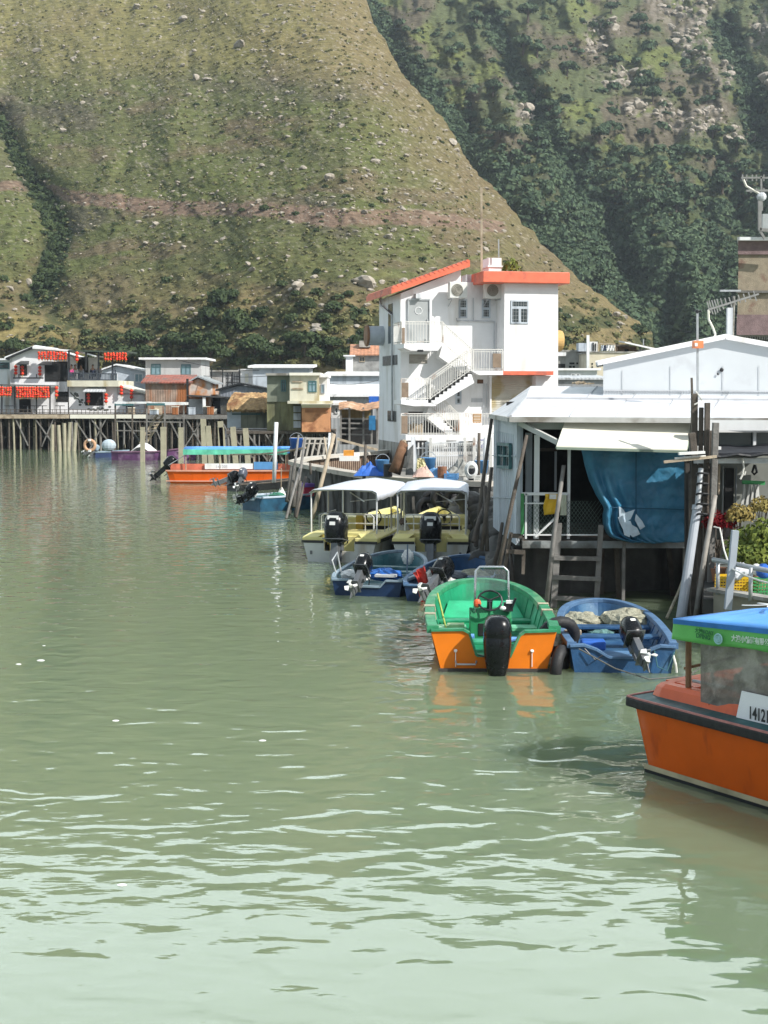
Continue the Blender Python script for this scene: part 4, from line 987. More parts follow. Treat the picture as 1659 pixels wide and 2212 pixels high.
def fr(mb,x0,y0,x1,y1,off,dep):
    a=c3(x0,y1,off); b=c3(x1,y0,off); mb.box(a.x,-off,a.z,b.x,-off+dep,b.z); return mb
P_=[c3(340,1480),c3(1475,1480),c3(1475,262),c3(775,262),c3(775,172),c3(340,342)]
for p in P_: p.y=0
P_[0].x=0; P_[5].x=0; P_[0].z=P_[1].z=.9
B(MB().extr(P_,(0,5.0,0)),'wall',white)
# side lower plinth
z1=SIDE(200,1397).z
B(MB().box(-.03,-.02,.5,.5,5.02,z1),'plinth',concrete)
OFF=1.3
a=c3(1085,905,OFF); b=c3(1475,250,OFF)
B(MB().box(a.x,-OFF,a.z,b.x,-.003,b.z),'projecting_block',white)
a=c3(1078,930,OFF+.06); b=c3(1442,903,OFF+.06); B(MB().box(a.x,-OFF-.06,a.z,b.x,0,b.z+.0),'coral_slab',coral)
a=c3(935,262,OFF+.45); b=c3(1560,192,OFF+.45); B(MB().box(a.x,-OFF-.45,a.z,b.x,4.2,b.z),'roof',coral,bevel=.03)
# mono pitch roof
r0=c3(275,345,.55); r1=c3(840,150,.55); r2=c3(840,103,.55); r3=c3(275,303,.55); pts=[r0,r1,r2,r3]
for p in pts: p.y=-.55
rf=B(MB().extr(pts,(0,6.1,0)),'pitched_roof',coral)
m=MB(); n=17
for i in range(n):
    t=(i+.5)/n; p=r3.lerp(r2,t); d=(r2-r3).normalized(); m.tube([p+Vector((0,-.02,.0)),p+Vector((0,6.0,.0))],.075,7)
mm=m.build('roof_tiles',coral,None); mm.parent=rf
# stairs and landings
W1=.8
def slab(pts,o0,o1,name='landing'):
    q=[Vector((p.x,-o1,p.z)) for p in pts]; return B(MB().extr(q,(0,o1-o0,0)),name,white)
L1=[c3(365,702,1.6),c3(650,702,1.6),c3(610,755,1.6),c3(415,755,1.6),c3(365,735,1.6)]; slab(L1,-.01,1.6)
L2=[c3(850,900,1.6),c3(1079,900,1.6),c3(1079,930,1.6),c3(905,930,1.6)]; slab(L2,-.01,1.6)
L3=[c3(345,1112,1.6),c3(560,1112,1.6),c3(600,1155,1.6),c3(440,1155,1.6),c3(345,1140,1.6)]; slab(L3,-.01,1.6)
L4=[c3(378,1362,1.6),c3(1040,1362,1.6),c3(1040,1402,1.6),c3(378,1402,1.6)]; slab(L4,-.01,1.6,'base_ledge')
def flight(x0,y0,x1,y1,o0,o1,n,th=45,treads=True):
    A=c3(x0,y0,o1); Bv=c3(x1,y1,o1); m=MB()
    pts=[]
    for i in range(n):
        xa=A.x+(Bv.x-A.x)*i/n; xb=A.x+(Bv.x-A.x)*(i+1)/n; z=A.z+(Bv.z-A.z)*(i+1)/n
        pts+= [(xa,-o1,z),(xb,-o1,z)]
    d=(A.z-Bv.z); s=1 if Bv.x>A.x else -1; t_=th*.3/44.8
    pts+= [(Bv.x,-o1,Bv.z-t_*.4),(Bv.x-s*.3,-o1,Bv.z-t_*.6),(A.x-s*.15,-o1,A.z-t_*1.6)]
    m.extr(pts,(0,o1-o0,0)); o=B(m,'stair_flight',white)
    if treads:
        k=MB()
        for i in range(n):
            xa=A.x+(Bv.x-A.x)*i/n; xb=A.x+(Bv.x-A.x)*(i+1)/n; z=A.z+(Bv.z-A.z)*(i+1)/n
            k.box(min(xa,xb)-.04,-o1-.01,z+.003,max(xa,xb)+.02,-o0-.01,z+.045)
            xr=(min(xa,xb) if s<0 else max(xa,xb)); k.box(xr-.10,-o1-.012,z-.12,xr+.03,-o1+.03,z+.003)
        t=k.build('stair_treads',dark,None); t.parent=o
    return A,Bv
A1,B1=flight(640,702,865,903,0,.8,10,60,False)
A2,B2=flight(850,902,555,1112,.8,1.6,10,52)
A3,B3=flight(540,1150,760,1362,0,.8,10,50,False)
def railing(pts,h=1.0,name='railing',gap=.13,mat=railW,base=.08):
    m=MB()
    for a,b in zip(pts[:-1],pts[1:]):
        a=Vector(a); b=Vector(b); L_=(b-a).length; k=max(1,int(L_/gap))
        m.bar(a+Vector((0,0,h)),b+Vector((0,0,h)),.06,.045); m.bar(a+Vector((0,0,base)),b+Vector((0,0,base)),.035)
        m.bar(a+Vector((0,0,h-.1)),b+Vector((0,0,h-.1)),.03)
        for i in range(k+1):
            p=a.lerp(b,i/k); w_=.055 if i in (0,k) else .022
            m.bar(p,p+Vector((0,0,h)),w_)
    return B(m,name,mat)
def o_(p,off,dz=0): return Vector((p.x,-off,p.z+dz))
l1a,l1b=c3(345,702,1.55),c3(645,702,1.55); railing([o_(l1a,1.55),o_(l1b,1.55)]); railing([o_(A1,.78),o_(B1,.78)])
railing([o_(l1a,1.55),o_(l1a,0)])
l2a,l2b=c3(865,900,1.55),c3(1075,900,1.55); railing([o_(l2a,1.55),o_(l2b,1.55)]); railing([o_(A2,1.57),o_(B2,1.57)]); railing([o_(A2,.83),o_(B2,.83)])
l3a,l3b=c3(345,1112,1.55),c3(555,1112,1.55); railing([o_(l3a,1.55),o_(l3b,1.55)]); railing([o_(A3,.78),o_(B3,.78)])
l4a,l4b=c3(345,1362,1.55),c3(1040,1362,1.55); railing([o_(l4a,1.55),o_(l4b,1.55)])
brp=M('brown_railing_panel',(.23,.17,.12),.7,.2,4)
for (x0,y0,x1,y1) in ((352,590,372,705),(350,985,398,1092),(1005,775,1065,877),(348,1225,392,1352)):
    B(fr(MB(),x0,y0,x1,y1,1.60,.03),'railing_panel',brp)
# door
dr=B(fr(MB(),398,388,547,702,.05,.06),'door',M('grey_metal_door',(.34,.36,.36),.5,.08,2,stain=(.25,.27,.27),samt=.2))
m=MB(); 
for (x0,y0,x1,y1) in ((398,380,547,392),(392,380,400,700),(545,380,553,700)): fr(m,x0,y0,x1,y1,.10,.11)
q=m.build('door_frame',steel,None); q.parent=dr
a=c3(470,468,.06); q=MB().tube([a+Vector((.17*math.cos(t*.5236),0,.17*math.sin(t*.5236))) for t in range(12)],.018,5,closed=True).build('door_emblem',whiteP,None); q.parent=dr
q=fr(MB(),530,528,540,556,.10,.06).build('handle',steel,None); q.parent=dr
B(fr(MB(),452,345,490,378,.32,.32),'porch_lamp',greyW)
def hwin(x0,y0,x1,y1,off,mull=0,rows=(.5,),frame=greyblue,grille=True):
    a=c3(x0,y1,off); b=c3(x1,y0,off); f=MB(); w_=.07; y=-off
    f.box(a.x,y-.05,a.z,b.x,y,a.z+w_); f.box(a.x,y-.05,b.z-w_,b.x,y,b.z); f.box(a.x,y-.048,a.z+w_,a.x+w_,y,b.z-w_); f.box(b.x-w_,y-.048,a.z+w_,b.x,y,b.z-w_)
    for r_ in rows: z=a.z+(b.z-a.z)*r_; f.box(a.x+w_,y-.045,z-.06,b.x-w_,y,z+.06)
    for i in range(mull): x=a.x+(b.x-a.x)*(i+1)/(mull+1); f.box(x-.05,y-.046,a.z+w_,x+.05,y,a.z+(b.z-a.z)*rows[0])
    o=B(f,'window',frame); g=MB(); g.box(a.x+w_*.8,y-.02,a.z+w_*.8,b.x-w_*.8,y-.004,b.z-w_*.8); q=g.build('pane',glassD,None); q.parent=o
    if grille:
        k=MB(); nn=int((b.x-a.x)/.14)+1
        for i in range(1,nn): x=a.x+(b.x-a.x)*i/nn; k.bar((x,y-.035,a.z+w_),(x,y-.035,b.z-w_),.012)
        for i in range(1,6): z=a.z+(b.z-a.z)*i/6; k.bar((a.x+w_,y-.037,z),(b.x-w_,y-.037,z),.010)
        q=k.build('grille',steel,None); q.parent=o
hwin(760,385,820,520,0); hwin(926,385,986,520,0); hwin(1133,393,1262,560,OFF,1,(.68,)); hwin(735,1040,778,1142,0)
B(fr(MB(),403,782,533,848,.03,.03),'ventilation_panel',M('pale_brown_louvre',(.33,.31,.27),.8,.15,3,planks=-.08,pdir='Z'))
B(fr(MB(),893,963,936,992,.02,.02),'meter_plate',M('brown_plate',(.11,.05,.02),.6,.2,4))
B(fr(MB(),850,1098,932,1127,.03,.03),'wall_box',greyW)
sg=B(fr(MB(),860,1210,922,1274,1.60,.03),'orange_notice',M('orange_notice',(.42,.20,.05),.6,.2,3))
m=MB()
for i in range(5): fr(m,866,1217+i*11,916,1221+i*11,1.612,.008)
q=m.build('notice_lines',cream,None); q.parent=sg
B(fr(MB(),465,748,505,764,1.66,.2),'soffit_lamp',black)
# roller shutter and side piers below the projecting block
B(fr(MB(),993,935,1312,1240,.30,.05),'roller_shutter',M('roller_shutter',(.50,.48,.40),.5,.1,2,stain=(.40,.33,.18),samt=.45,planks=-.09,pdir='Z'))
a=c3(1312,1240,.9); b=c3(1470,932,.9); B(MB().box(a.x,-.9,a.z,b.x,-.005,b.z-.02),'side_pier',white)
B(fr(MB(),985,935,997,1240,.34,.3),'shutter_jamb',white)
# dark under-stair opening
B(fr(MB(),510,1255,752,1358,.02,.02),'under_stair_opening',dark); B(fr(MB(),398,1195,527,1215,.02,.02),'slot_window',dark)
m=MB(); rr=random.Random(12)
for i in range(7): x=405+i*14; fr(m,x,1275+rr.random()*20,x+12,1358,.5+.1*rr.random(),.3)
B(m,'stored_goods',woodL)
# pipes
m=MB(); pts=[c3(745,520,.08),c3(745,540,.08),c3(865,540,.08),c3(1020,545,.08)]; m.tube(pts,.035,6)
m.tube([c3(865,375,.08),c3(865,540,.08)],.03,6); m.tube([c3(1015,545,.08),c3(1015,890,.08)],.03,6); m.tube([c3(940,992,.08),c3(940,1165,.08)],.025,6); m.tube([c3(958,992,.08),c3(958,1165,.08)],.025,6)
B(m,'wall_pipes',greyW)
m=MB(); pts=[SIDE(208,330),SIDE(212,430),SIDE(290,500),SIDE(292,1255)]
for p in pts: p.x=-.09
m.tube(pts,.05,8); B(m,'drainpipe',steel)
def sidebox(x0,y0,x1,y1,name,mat,th=.03):
    a=SIDE(x0,y1); b=SIDE(x1,y0); B(MB().box(-th,min(a.y,b.y),a.z,0.004,max(a.y,b.y),b.z),name,mat)
sidebox(255,415,284,705,'side_slot_window',glassD); sidebox(215,785,318,865,'barred_side_window',M('barred_glass',(.05,.06,.065),.4,.3,2,planks=.35,pdir='Y')); sidebox(250,1190,310,1262,'side_window',glassD)
# round discs on both flanks
a=SIDE(205,650); m=MB(); m.lathe([(.0,-.05),(.52,-.05),(.55,0),(.52,.08),(0,.08)],(-.85,a.y-.3,a.z),24,'x'); B(m,'round_disc',M('brown_disc',(.25,.13,.07),.7,.2,2))
m=MB(); m.lathe([(.0,-.76),(.48,-.76),(.50,.25),(0,.25)],(-.05,a.y-.3,a.z),24,'x'); B(m,'round_drum',greyblue)
a=c3(1475,680,0); m=MB(); m.lathe([(0,-.9),(.50,-.9),(.53,0),(.50,.1),(0,.1)],(a.x+.38,.9,a.z),24,'x'); B(m,'round_flank_disc',M('ochre_disc',(.50,.32,.12),.7,.15,2))
# rooftop kit
a=c3(1005,190,.2); b=c3(1098,78,.2); B(MB().box(a.x,.5,a.z-.3,b.x,1.6,b.z).box(a.x-.06,.44,b.z-.45,b.x+.06,1.66,b.z-.38),'rooftop_stair_box',white)
a=c3(825,260,0); b=c3(922,205,0); B(MB().box(a.x,.3,a.z,b.x,1.2,b.z),'grey_tank',greyW)
def acu(x0,y0,x1,y1,off,label):
    a=c3(x0,y1,off); b=c3(x1,y0,off); A=thing('air_conditioner',label,'air conditioner',W0+ex*((a.x+b.x)/2)-ey*off+Vector((0,0,a.z)),TH_)
    w_=b.x-a.x; h=b.z-a.z; d=.38
    MB().box(-w_/2,0,0,w_/2,d,h).build('casing',M('ac_white',(.68,.68,.64),.5,.06,3),A,local=True,bevel=.02)
    g=MB(); cx=-w_*.08
    for r_ in (.08,.15,.22,.28): g.tube([(cx+r_*math.cos(t*.3927),-.02,h/2+r_*math.sin(t*.3927)) for t in range(16)],.010,5,closed=True)
    g.mi=1; g.lathe([(.0,-.004),(.29,-.004),(.29,.006),(0,.006)],(cx,0,h/2),20,'y'); g.build('fan_grille',[M('ac_grille',(.40,.38,.32),.6,.1,3),M('ac_fan',(.22,.21,.18),.6,.2,3)],A,local=True)
    k=MB(); k.bar((-w_*.35,.0,-.04),(-w_*.35,off,-.04),.04); k.bar((w_*.35,.0,-.04),(w_*.35,off,-.04),.04); k.bar((-w_*.35,.02,-.04),(-w_*.35,off,-.35),.03); k.build('bracket',steel,A,local=True)
acu(695,262,822,375,.75,'air conditioner on the upper wall left of the grey pipes, nearer the door'); acu(950,265,1078,378,.75,'air conditioner on the upper wall beside the projecting right block')
def mast(u,v0,v1,D_,r_,label,mat=steel):
    return single(pl(MB(),(u,v0),(u+.5,v1),r_,D_),'roof_mast',mat,label,'mast')
mast(1040,405,600,67.6,.10,'tall rusty thin mast standing on the tall white house between its two roofs',woodL); mast(1077,517,556,68.2,.06,'short thin mast on top of the white rooftop box')
p=P(1105,592,68); bsh=thing('rooftop_plant','small green plant growing on the coral roof beside the white rooftop box','plant',p)
c=bpy.data.objects.new('leaves',clump_mesh('leaves',260,.16,77,leafY,1.1)); COL.objects.link(c); c.parent=bsh; c.scale=(.42,.42,.5); c.location=(0,0,.25)
MB().lathe([(.12,-.2),(.16,.1)],n=10).build('pot',terra,bsh,local=True)
# ================= near grey shack on stilts =================
Y0=29.3
SK=thing('stilt_shack','near blue grey stilt shack with white sheet roof, cream awning and a big blue tarpaulin','house',Vector((5.5,31,0)))
S=lambda mb,n,m,**k: mb.build(n,m,SK,**k)
zd=P(1250,1166,Y0).z   # deck height
roofM=M('white_sheet_roof',(.66,.67,.70),.45,.05,.8,stain=(.50,.51,.53),samt=.25,coat=.1)
# left wall, running back
wa=P(1066,1000,33.2); wb=P(1116,1000,29.5)
m=MB(); zlo=zd-.12
m.extr([(wb.x,wb.y,zlo-.02),(wa.x,wa.y,zlo+.02),(wa.x,wa.y,P(1062,897,33).z),(wb.x,wb.y,P(1116,903,29.5).z)],(.08,.02,0))
S(m,'side_wall',greyblue)
# its window
def on_wall(t,z): return Vector((wb.x+(wa.x-wb.x)*t,wb.y+(wa.y-wb.y)*t,z))
def side_at(u,v):
    x,y,z=ray(u,v); # intersect with wall plane
    d=Vector((x,y,z)); e=(wa-wb); n=Vector((e.y,-e.x,0)).normalized(); t=(wb-Vector((0,0,CH))).dot(n)/d.dot(n); return Vector((0,0,CH))+d*t
q=[side_at(1081,1008),side_at(1107,1010),side_at(1107,961),side_at(1081,959)]
nrm=Vector((-1,-.12,0)).normalized()*.05
wf=MB()
for i in range(4): wf.bar(q[i]+nrm,q[(i+1)%4]+nrm,.07)
wf.bar((q[0]+q[1])/2+nrm,(q[2]+q[3])/2+nrm,.05); wf.bar((q[0]+q[3])/2+nrm,(q[1]+q[2])/2+nrm,.04)
wo=S(wf,'window',teal)
g=MB().extr([p+nrm*.3 for p in q],nrm*.2).build('pane',glassD,None); 
for vv in g.data.vertices: vv.co-=SK.location
g.parent=wo
m=MB()
for i in range(1,11): m.bar(on_wall(i/11,zlo+.05)+nrm*.5,on_wall(i/11,wb.z+.6)+nrm*.5,.010)
m.bar(on_wall(0,P(1116,985,29.5).z)+nrm*.5,on_wall(1,P(1066,985,33).z)+nrm*.5,.02); m.bar(on_wall(0,P(1116,1075,29.5).z)+nrm*.5,on_wall(1,P(1066,1075,33).z)+nrm*.5,.02)
S(m,'wall_battens',M('grey_batten',(.44,.49,.54),.6,.1,3))
# roof planes
m=MB()
A=P(1060,894,33.4); Bp=P(1103,901,29.0); C_=P(1740,903,28.6); D_=P(1135,862,32.2); E=P(1740,866,32.2); F_=P(1146,834,36); G_=P(1740,838,36)
def quad(m,pts,th=.06): m.extr([Vector(p) for p in pts],(0,0,-th))
quad(m,[Bp,C_,E,D_]); quad(m,[D_,E,G_,F_]); quad(m,[A,Bp,D_]); quad(m,[A,D_,F_])
S(m,'roof',roofM)
m=MB()   # seams
for u in (1260,1360,1460,1560): m.bar(P(u+30,836,36)+Vector((0,0,.02)),P(u+5,864,32.2)+Vector((0,0,.02)),.03); m.bar(P(u-55+50,865,32.2)+Vector((0,0,.02)),P(u-30,902,29.0)+Vector((0,0,.02)),.02)
m.bar(D_+Vector((0,0,.02)),E+Vector((0,0,.02)),.05); m.bar(Bp+Vector((0,0,.02)),D_+Vector((0,0,.02)),.05)
S(m,'roof_seams',M('seam_grey',(.42,.43,.45),.5,.1,3))
m=MB(); m.bar(P(1100,906,28.95),P(1740,909,28.55),.10,.11); m.bar(P(1060,899,33.42),P(1100,906,28.98),.08,.10); S(m,'gutter',M('gutter_grey',(.45,.45,.43),.5,.15,3,stain=(.2,.18,.15),samt=.4))
m=MB(); m.bar(P(1140,924-4,29.35),P(1500,922,29.2),.10,.14); S(m,'eaves_beam',M('beam_grey',(.36,.37,.35),.6,.15,3,stain=(.2,.2,.18),samt=.4))
# gable behind
gp=[P(1303,868,33.4),P(1303,787,33.4),P(1564,731,33.4),P(1780,771,33.4),P(1780,868,33.4)]
RG=lambda p,k: (p.x*k/p.y,k,0)
S(MB().extr(gp,(gp[1].x*6/33.4,6,0)),'rear_gable_wall',M('pale_gable_sheet',(.56,.59,.61),.5,.05,1,stain=(.48,.50,.52),samt=.2))
m=MB(); m.bar(gp[1]+Vector((-.15,-.06,.02)),gp[2]+Vector((0,-.06,.03)),.16,.10); m.bar(gp[2]+Vector((0,-.06,.03)),gp[3]+Vector((0,-.06,.03)),.16,.10)
m.extr([gp[1]+Vector((-.2,-.1,.04)),gp[2]+Vector((0,-.1,.06)),gp[2]+Vector((0,-.1,.10)),gp[1]+Vector((-.2,-.1,.08))],(gp[1].x*6.4/33.4,6.4,0)); m.extr([gp[2]+Vector((0,-.1,.06)),gp[3]+Vector((0,-.1,.06)),gp[3]+Vector((0,-.1,.10)),gp[2]+Vector((0,-.1,.10))],(gp[1].x*6.4/33.4,6.4,0))
S(m,'rear_gable_roof',white)
m=MB()
for u in (1345,1449,1562,1640): m.bar(P(u,866,33.38),P(u,790 if u>1400 else 800,33.38),.009)
m.bar(P(1303,843,33.38),P(1740,846,33.38),.03)
for i in range(60): m.box(*(P(1306+i*6,848,33.37)-Vector((.015,0,0))),*(P(1306+i*6,844.5,33.37)+Vector((.015,.02,0))))
S(m,'rear_gable_seams',M('seam_grey2',(.46,.48,.50),.5,.1,3))
S(MB().ball(P(1559,799,33.36),(.05,.02,.05),8,5).ball(P(1551,808,33.36),(.03,.015,.03),8,5).ball(P(1567,915-30,33.36),(.05,.02,.05),8,5),'bolt_heads',black)
# body: deck, back and inner walls, posts
x0=P(1128,1170,Y0).x; x1=P(1490,1170,Y0).x
S(MB().box(x0,Y0,zd-.15,x1+1.6,33.4,zd-.02),'floor',wood)
S(MB().box(x0,Y0-.09,zd-.17,x1,Y0-.003,zd-.02),'floor_beam',M('deck_beam_grey',(.27,.29,.29),.7,.2,3,.3,20,stain=(.13,.13,.12),samt=.5))
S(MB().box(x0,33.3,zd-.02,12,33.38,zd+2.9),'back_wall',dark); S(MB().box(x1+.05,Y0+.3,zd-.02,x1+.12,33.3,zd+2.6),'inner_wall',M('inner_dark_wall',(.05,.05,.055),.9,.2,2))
m=MB()
def post(m,u0,u1,v0,v1,D): pbx(m,u0,v0,u1,v1,D,.10)
post(m,1153,1166,940,1164,Y0+.05); S(m,'white_post',whiteP)
m=MB(); post(m,1225,1233,970,1164,Y0+.02); S(m,'white_post',whiteP)
m=MB(); pbx(m,1134,935,1150,1164,Y0+1.0,.1); pbx(m,1118,915,1130,1164,29.6,.10); S(m,'grey_post',greyblue)
S(pbx(MB(),1168,968,1205,975,Y0+1.6,.1),'lintel',wood)
S(pbx(MB(),1198,975,1203,1060,Y0+1.6,.1),'inner_post',greyblue)
S(pl(MB(),(1123,914),(1206,956),.10,Y0-.05,28.6),'awning_strut',M('strut_grey',(.5,.5,.48),.5,.1,3))
# mud wall under the deck, near-black to stand in for its shade, and posts
S(MB().box(x0-.2,33.0,-1,13,33.3,zd-.16),'under_wall',M('shade_black_wall',(.014,.014,.013),.9,.5,2))
rr=random.Random(5)
for i in range(9): 
    u=1140+i*40+rr.uniform(-8,8); a=P(u,1180,30.5+rr.random()*2); S(MB().bar((a.x,a.y,-.6),(a.x+rr.uniform(-.2,.2),a.y,zd-.15),.10),'under_post',wood)
m=MB(); post(m,1343,1352,1160,1320,Y0-.12); S(m,'front_post',woodG); a=P(1477,1180,Y0); S(MB().box(a.x,Y0-.05,-.8,a.x+.14,Y0+.1,zd-.17),'front_post',woodG)
# awning
aw=thing('awning','cream sheet awning propped out over the blue tarpaulin','awning',P(1345,940,28.8))
q=[P(1221,913,29.22),P(1492,916,29.2),P(1484,976,28.2),P(1202,968,28.2)]
MB().extr(q,(0,0,.045)).build('panel',cream,aw)
m=MB(); m.bar(q[3],q[2],.05); m.bar(q[3],q[0],.035); m.bar(q[2],q[1],.035); m.build('frame',M('awning_frame_green',(.20,.25,.20),.5,.1,3),aw)
# tarpaulin
lv=[(962,1254),(1000,1262),(1038,1273),(1068,1287),(1093,1303),(1100,1305),(1112,1302),(1134,1303),(1150,1310),(1160,1320),(1168,1340),(1174,1372)]
lvv=np.array([a for a,b in lv]); luu=np.array([b for a,b in lv])
rows=[]
for i in range(46):
    v=962+(1172-962)*i/45; r_=[]
    ul=float(np.interp(v,lvv,luu))
    for j in range(70):
        t=j/69; u=ul+(1486-ul)*t
        fold=math.exp(-t*5)*.16*math.sin(t*52+ v*.01)*smooth(960,1090,np.array(v))+.02*math.sin(u*.06+v*.045)+.012*math.sin(u*.021-v*.09)+.03*math.exp(-((v-1096)/9)**2)*math.exp(-t*7)
        fold+= .010*math.sin(u*.13+1.7*math.sin(v*.05))+.008*math.sin(v*.22+u*.03)+.010*abs(math.sin(u*.16-v*.09+2*math.sin(u*.05)))+.009*abs(math.sin(u*.12+v*.17+math.sin(v*.06)))+.005*math.sin(u*.4+v*.3)
        vv=v+ (1.2*math.sin(u*.05)+1*math.sin(u*.13))*(i/45)**6
        r_.append(P(u,vv,28.95-float(fold)))
    rows.append(r_)
tp=thing('tarpaulin','crumpled blue tarpaulin hanging under the cream awning, gathered at its left edge','tarpaulin',P(1390,1172,28.9))
MB().grid(rows).build('sheet',tarp,tp,smooth=True,solid=.02)
m=MB(); m.tube([P(1374,972+i*12,28.86-.03*math.sin(i)) for i in range(17)],.010,5); m.tube([P(1310+i*11,1096+ .3*i,28.84) for i in range(17)],.010,5)
m.build('seams',M('tarp_seam',(.012,.07,.13),.6,.1,3),tp)
m=MB(); rr=random.Random(8)
fl=[[(1340,1098),(1347,1102),(1356,1116),(1352,1128),(1341,1120)],[(1352,1110),(1370,1104),(1362,1122),(1354,1126)],[(1338,1118),(1362,1126),(1368,1142),(1350,1146),(1342,1130)],[(1356,1128),(1374,1138),(1380,1150),(1366,1156),(1356,1146)],[(1372,1112),(1384,1126),(1389,1136),(1380,1142),(1370,1124)],[(1348,1142),(1362,1148),(1360,1156),(1350,1152)]]
for k_,f_ in enumerate(fl): m.extr([P(1360+(u-1360)*1.15,1126+(v-1126)*1.15,28.80-.004*k_) for u,v in f_],(0,.01,0))
m.build('peeling_white_print',M('peeling_print',(.50,.60,.68),.6,.25,5),tp)
# balcony rail, net, bag
m=MB(); z_=P(1180,1066,Y0-.05)
pbx(m,1128,1064,1226,1070,Y0-.05,.06); pbx(m,1130,1086,1222,1089,Y0-.03,.04); pbx(m,1134,1066,1139,1164,Y0-.05,.05); pbx(m,1130,1154,1300,1157,Y0-.03,.03); m.bar(P(1156,1160,Y0-.02),P(1200,1118,Y0-.02),.08,.04)
single(m,'balcony_rail',whiteP,'white balcony rail with net at the left end of the grey shack','railing')
m=MB()
for i in range(-12,24):
    for s in (-1,1):
        a=(1136+i*8,1158); k=76; b=(a[0]+s*k*.72,a[1]-k)
        def clip(p,q):
            (xa,ya),(xb,yb)=p,q; t0,t1=0,1
            for e,lo,hi in ((0,1136,1300),):
                if xa==xb: return None
                ta=(lo-xa)/(xb-xa); tb=(hi-xa)/(xb-xa); t0=max(t0,min(ta,tb)); t1=min(t1,max(ta,tb))
            if t0>=t1: return None
            return (xa+(xb-xa)*t0,ya+(yb-ya)*t0),(xa+(xb-xa)*t1,ya+(yb-ya)*t1)
        c=clip(a,b)
        if c: m.bar(P(*c[0],Y0-.01),P(*c[1],Y0-.01),.007)
single(m,'chain_link_net',M('net_green_grey',(.10,.14,.12),.6,.2,5),'dark chain link net stretched below the shack balcony rail','net')
rows=[[P(1178+ (30*j/8)-(4*i/9)*(1 if j<4 else 0)+math.sin(i*.9+j)*1.0,1067+ (46-5*(j/8))*i/9,Y0-.12-.03*math.sin(j*1.3+i*.5)) for j in range(9)] for i in range(10)]
bg_=thing('yellow_bag','crumpled yellow bag hanging over the white balcony rail','bag',P(1192,1112,Y0-.12)); MB().grid(rows).build('cloth',M('yellow_bag_cloth',(.66,.40,.02),.6,.15,5,.3,20),bg_,solid=.03,smooth=True)
pbx(MB(),1187,1068,1202,1078,Y0-.19,.02).build('pale_print',whiteC,bg_)
single(MB().grid([[P(1211+12*j/5,1069+44*i/6,Y0-.1-.02*math.sin(j*1.5)) for j in range(6)] for i in range(7)]),'towel',M('cream_towel',(.50,.52,.42),.9,.1,8),'pale towel hanging beside the yellow bag on the balcony rail','towel',solid=.025)
single(MB().grid([[P(1125+7*j/3,1066+88*i/9,Y0-.12-.02*math.sin(j+i)) for j in range(4)] for i in range(10)]),'green_mesh',M('green_mesh',(.06,.24,.09),.7,.2,8),'narrow strip of green mesh at the corner of the shack balcony','mesh',solid=.02)
# ladders
def ladder(label,l0,l1,r0,r1,rungs,D,mat,w=.13,h=.07):
    L_=thing('ladder',label,'ladder',P(l1[0],l1[1],D))
    pl(MB(),l0,l1,w,D,h=h).build('rail',mat,L_); pl(MB(),r0,r1,w*.8,D,h=h).build('rail',mat,L_)
    for a,b in rungs: pl(MB(),a,b,.06,D-.06,h=.09).build('rung',mat,L_)
ladder('big weathered wooden ladder going from the shack deck down to the dark water',(1207,1130),(1196,1312),(1298,1134),(1288,1312),[((1193,1205),(1299,1207)),((1192,1247),(1298,1251)),((1191,1291),(1295,1296))],28.9,woodG)
ladder('small rough ladder in the shade at the left corner under the shack',(1104,1150),(1088,1240),(1132,1160),(1130,1240),[((1104,1157),(1128,1158)),((1093,1191),(1134,1193))],29.3,wood,.09)
def pole(u0,v0,D0_,u1,v1,D1_,r_,label,mat=wood,name='pole',cat='pole',group=None):
    a=P(u0,v0,D0_); b=P(u1,v1,D1_); m=MB(); mid=(a+b)/2+Vector((random.uniform(-.03,.03),0,random.uniform(-.02,.02)))
    m.tube([a,mid,b],[r_*.8,r_*.95,r_],8); return single(m,name,mat,label,cat,group,smooth=True)
pole(1218,1005,28.7,1181,1300,28.4,.05,'thin grey leaning pole in front of the big wooden ladder',woodG)
pole(1138,940,29.0,1074,1240,28.5,.045,'dark leaning pole crossing the left corner of the shack',wood)
pole(1062,905,32.8,1028,1180,31.5,.05,'dark thin pole leaning beside the far edge of the shack side wall',wood)
for i,(a,b,c,d) in enumerate(((1062,1010,1040,1190),(1048,1050,1052,1190),(1085,1130,1062,1240),(1100,1160,1108,1260),(1110,1080,1090,1255),(1046,1090,1022,1170))):
    pole(a,b,31+i*.2,c,d,30.5,.05,'rough dark pole in the tangle of poles left of the shack',wood,group='tangle of poles left of the shack')
# dark rubble bank left of / under the shack
m=MB(); rr=random.Random(31)
rb=[]
for i in range(420):
    t=rr.random(); c=P(1000+130*t,1,44-13*t); z=rr.uniform(-.1,1.35)*rr.random()**.3; p=(c.x+rr.uniform(-.3,.8)+(.5*(1.3-z)*-.3),c.y+rr.uniform(-.2,1.2)+z*.7,z); rb.append((p,(rr.uniform(.15,.4),)*3,rr.uniform(0,6)))
o=merged('rubble_bank',RM,rb,concD,'dark wet rubble bank between the quay and the shack','rubble'); 
m=MB(); m.extr([P(985,1060,46)*1,P(1128,1100,30.6),P(1170,1100,33.5),P(1010,1060,50)],(0,0,.01)); 
a_=[(P(985,1,46.5).x,46.5),(P(1120,1,30.8).x,30.8),(13,33.4),(13,60),(P(985,1,60).x,60)]
tag(MB().extr([(x,y,-1) for x,y in a_],(0,0,2.05)).build('shore_ground',concD),kind='structure')
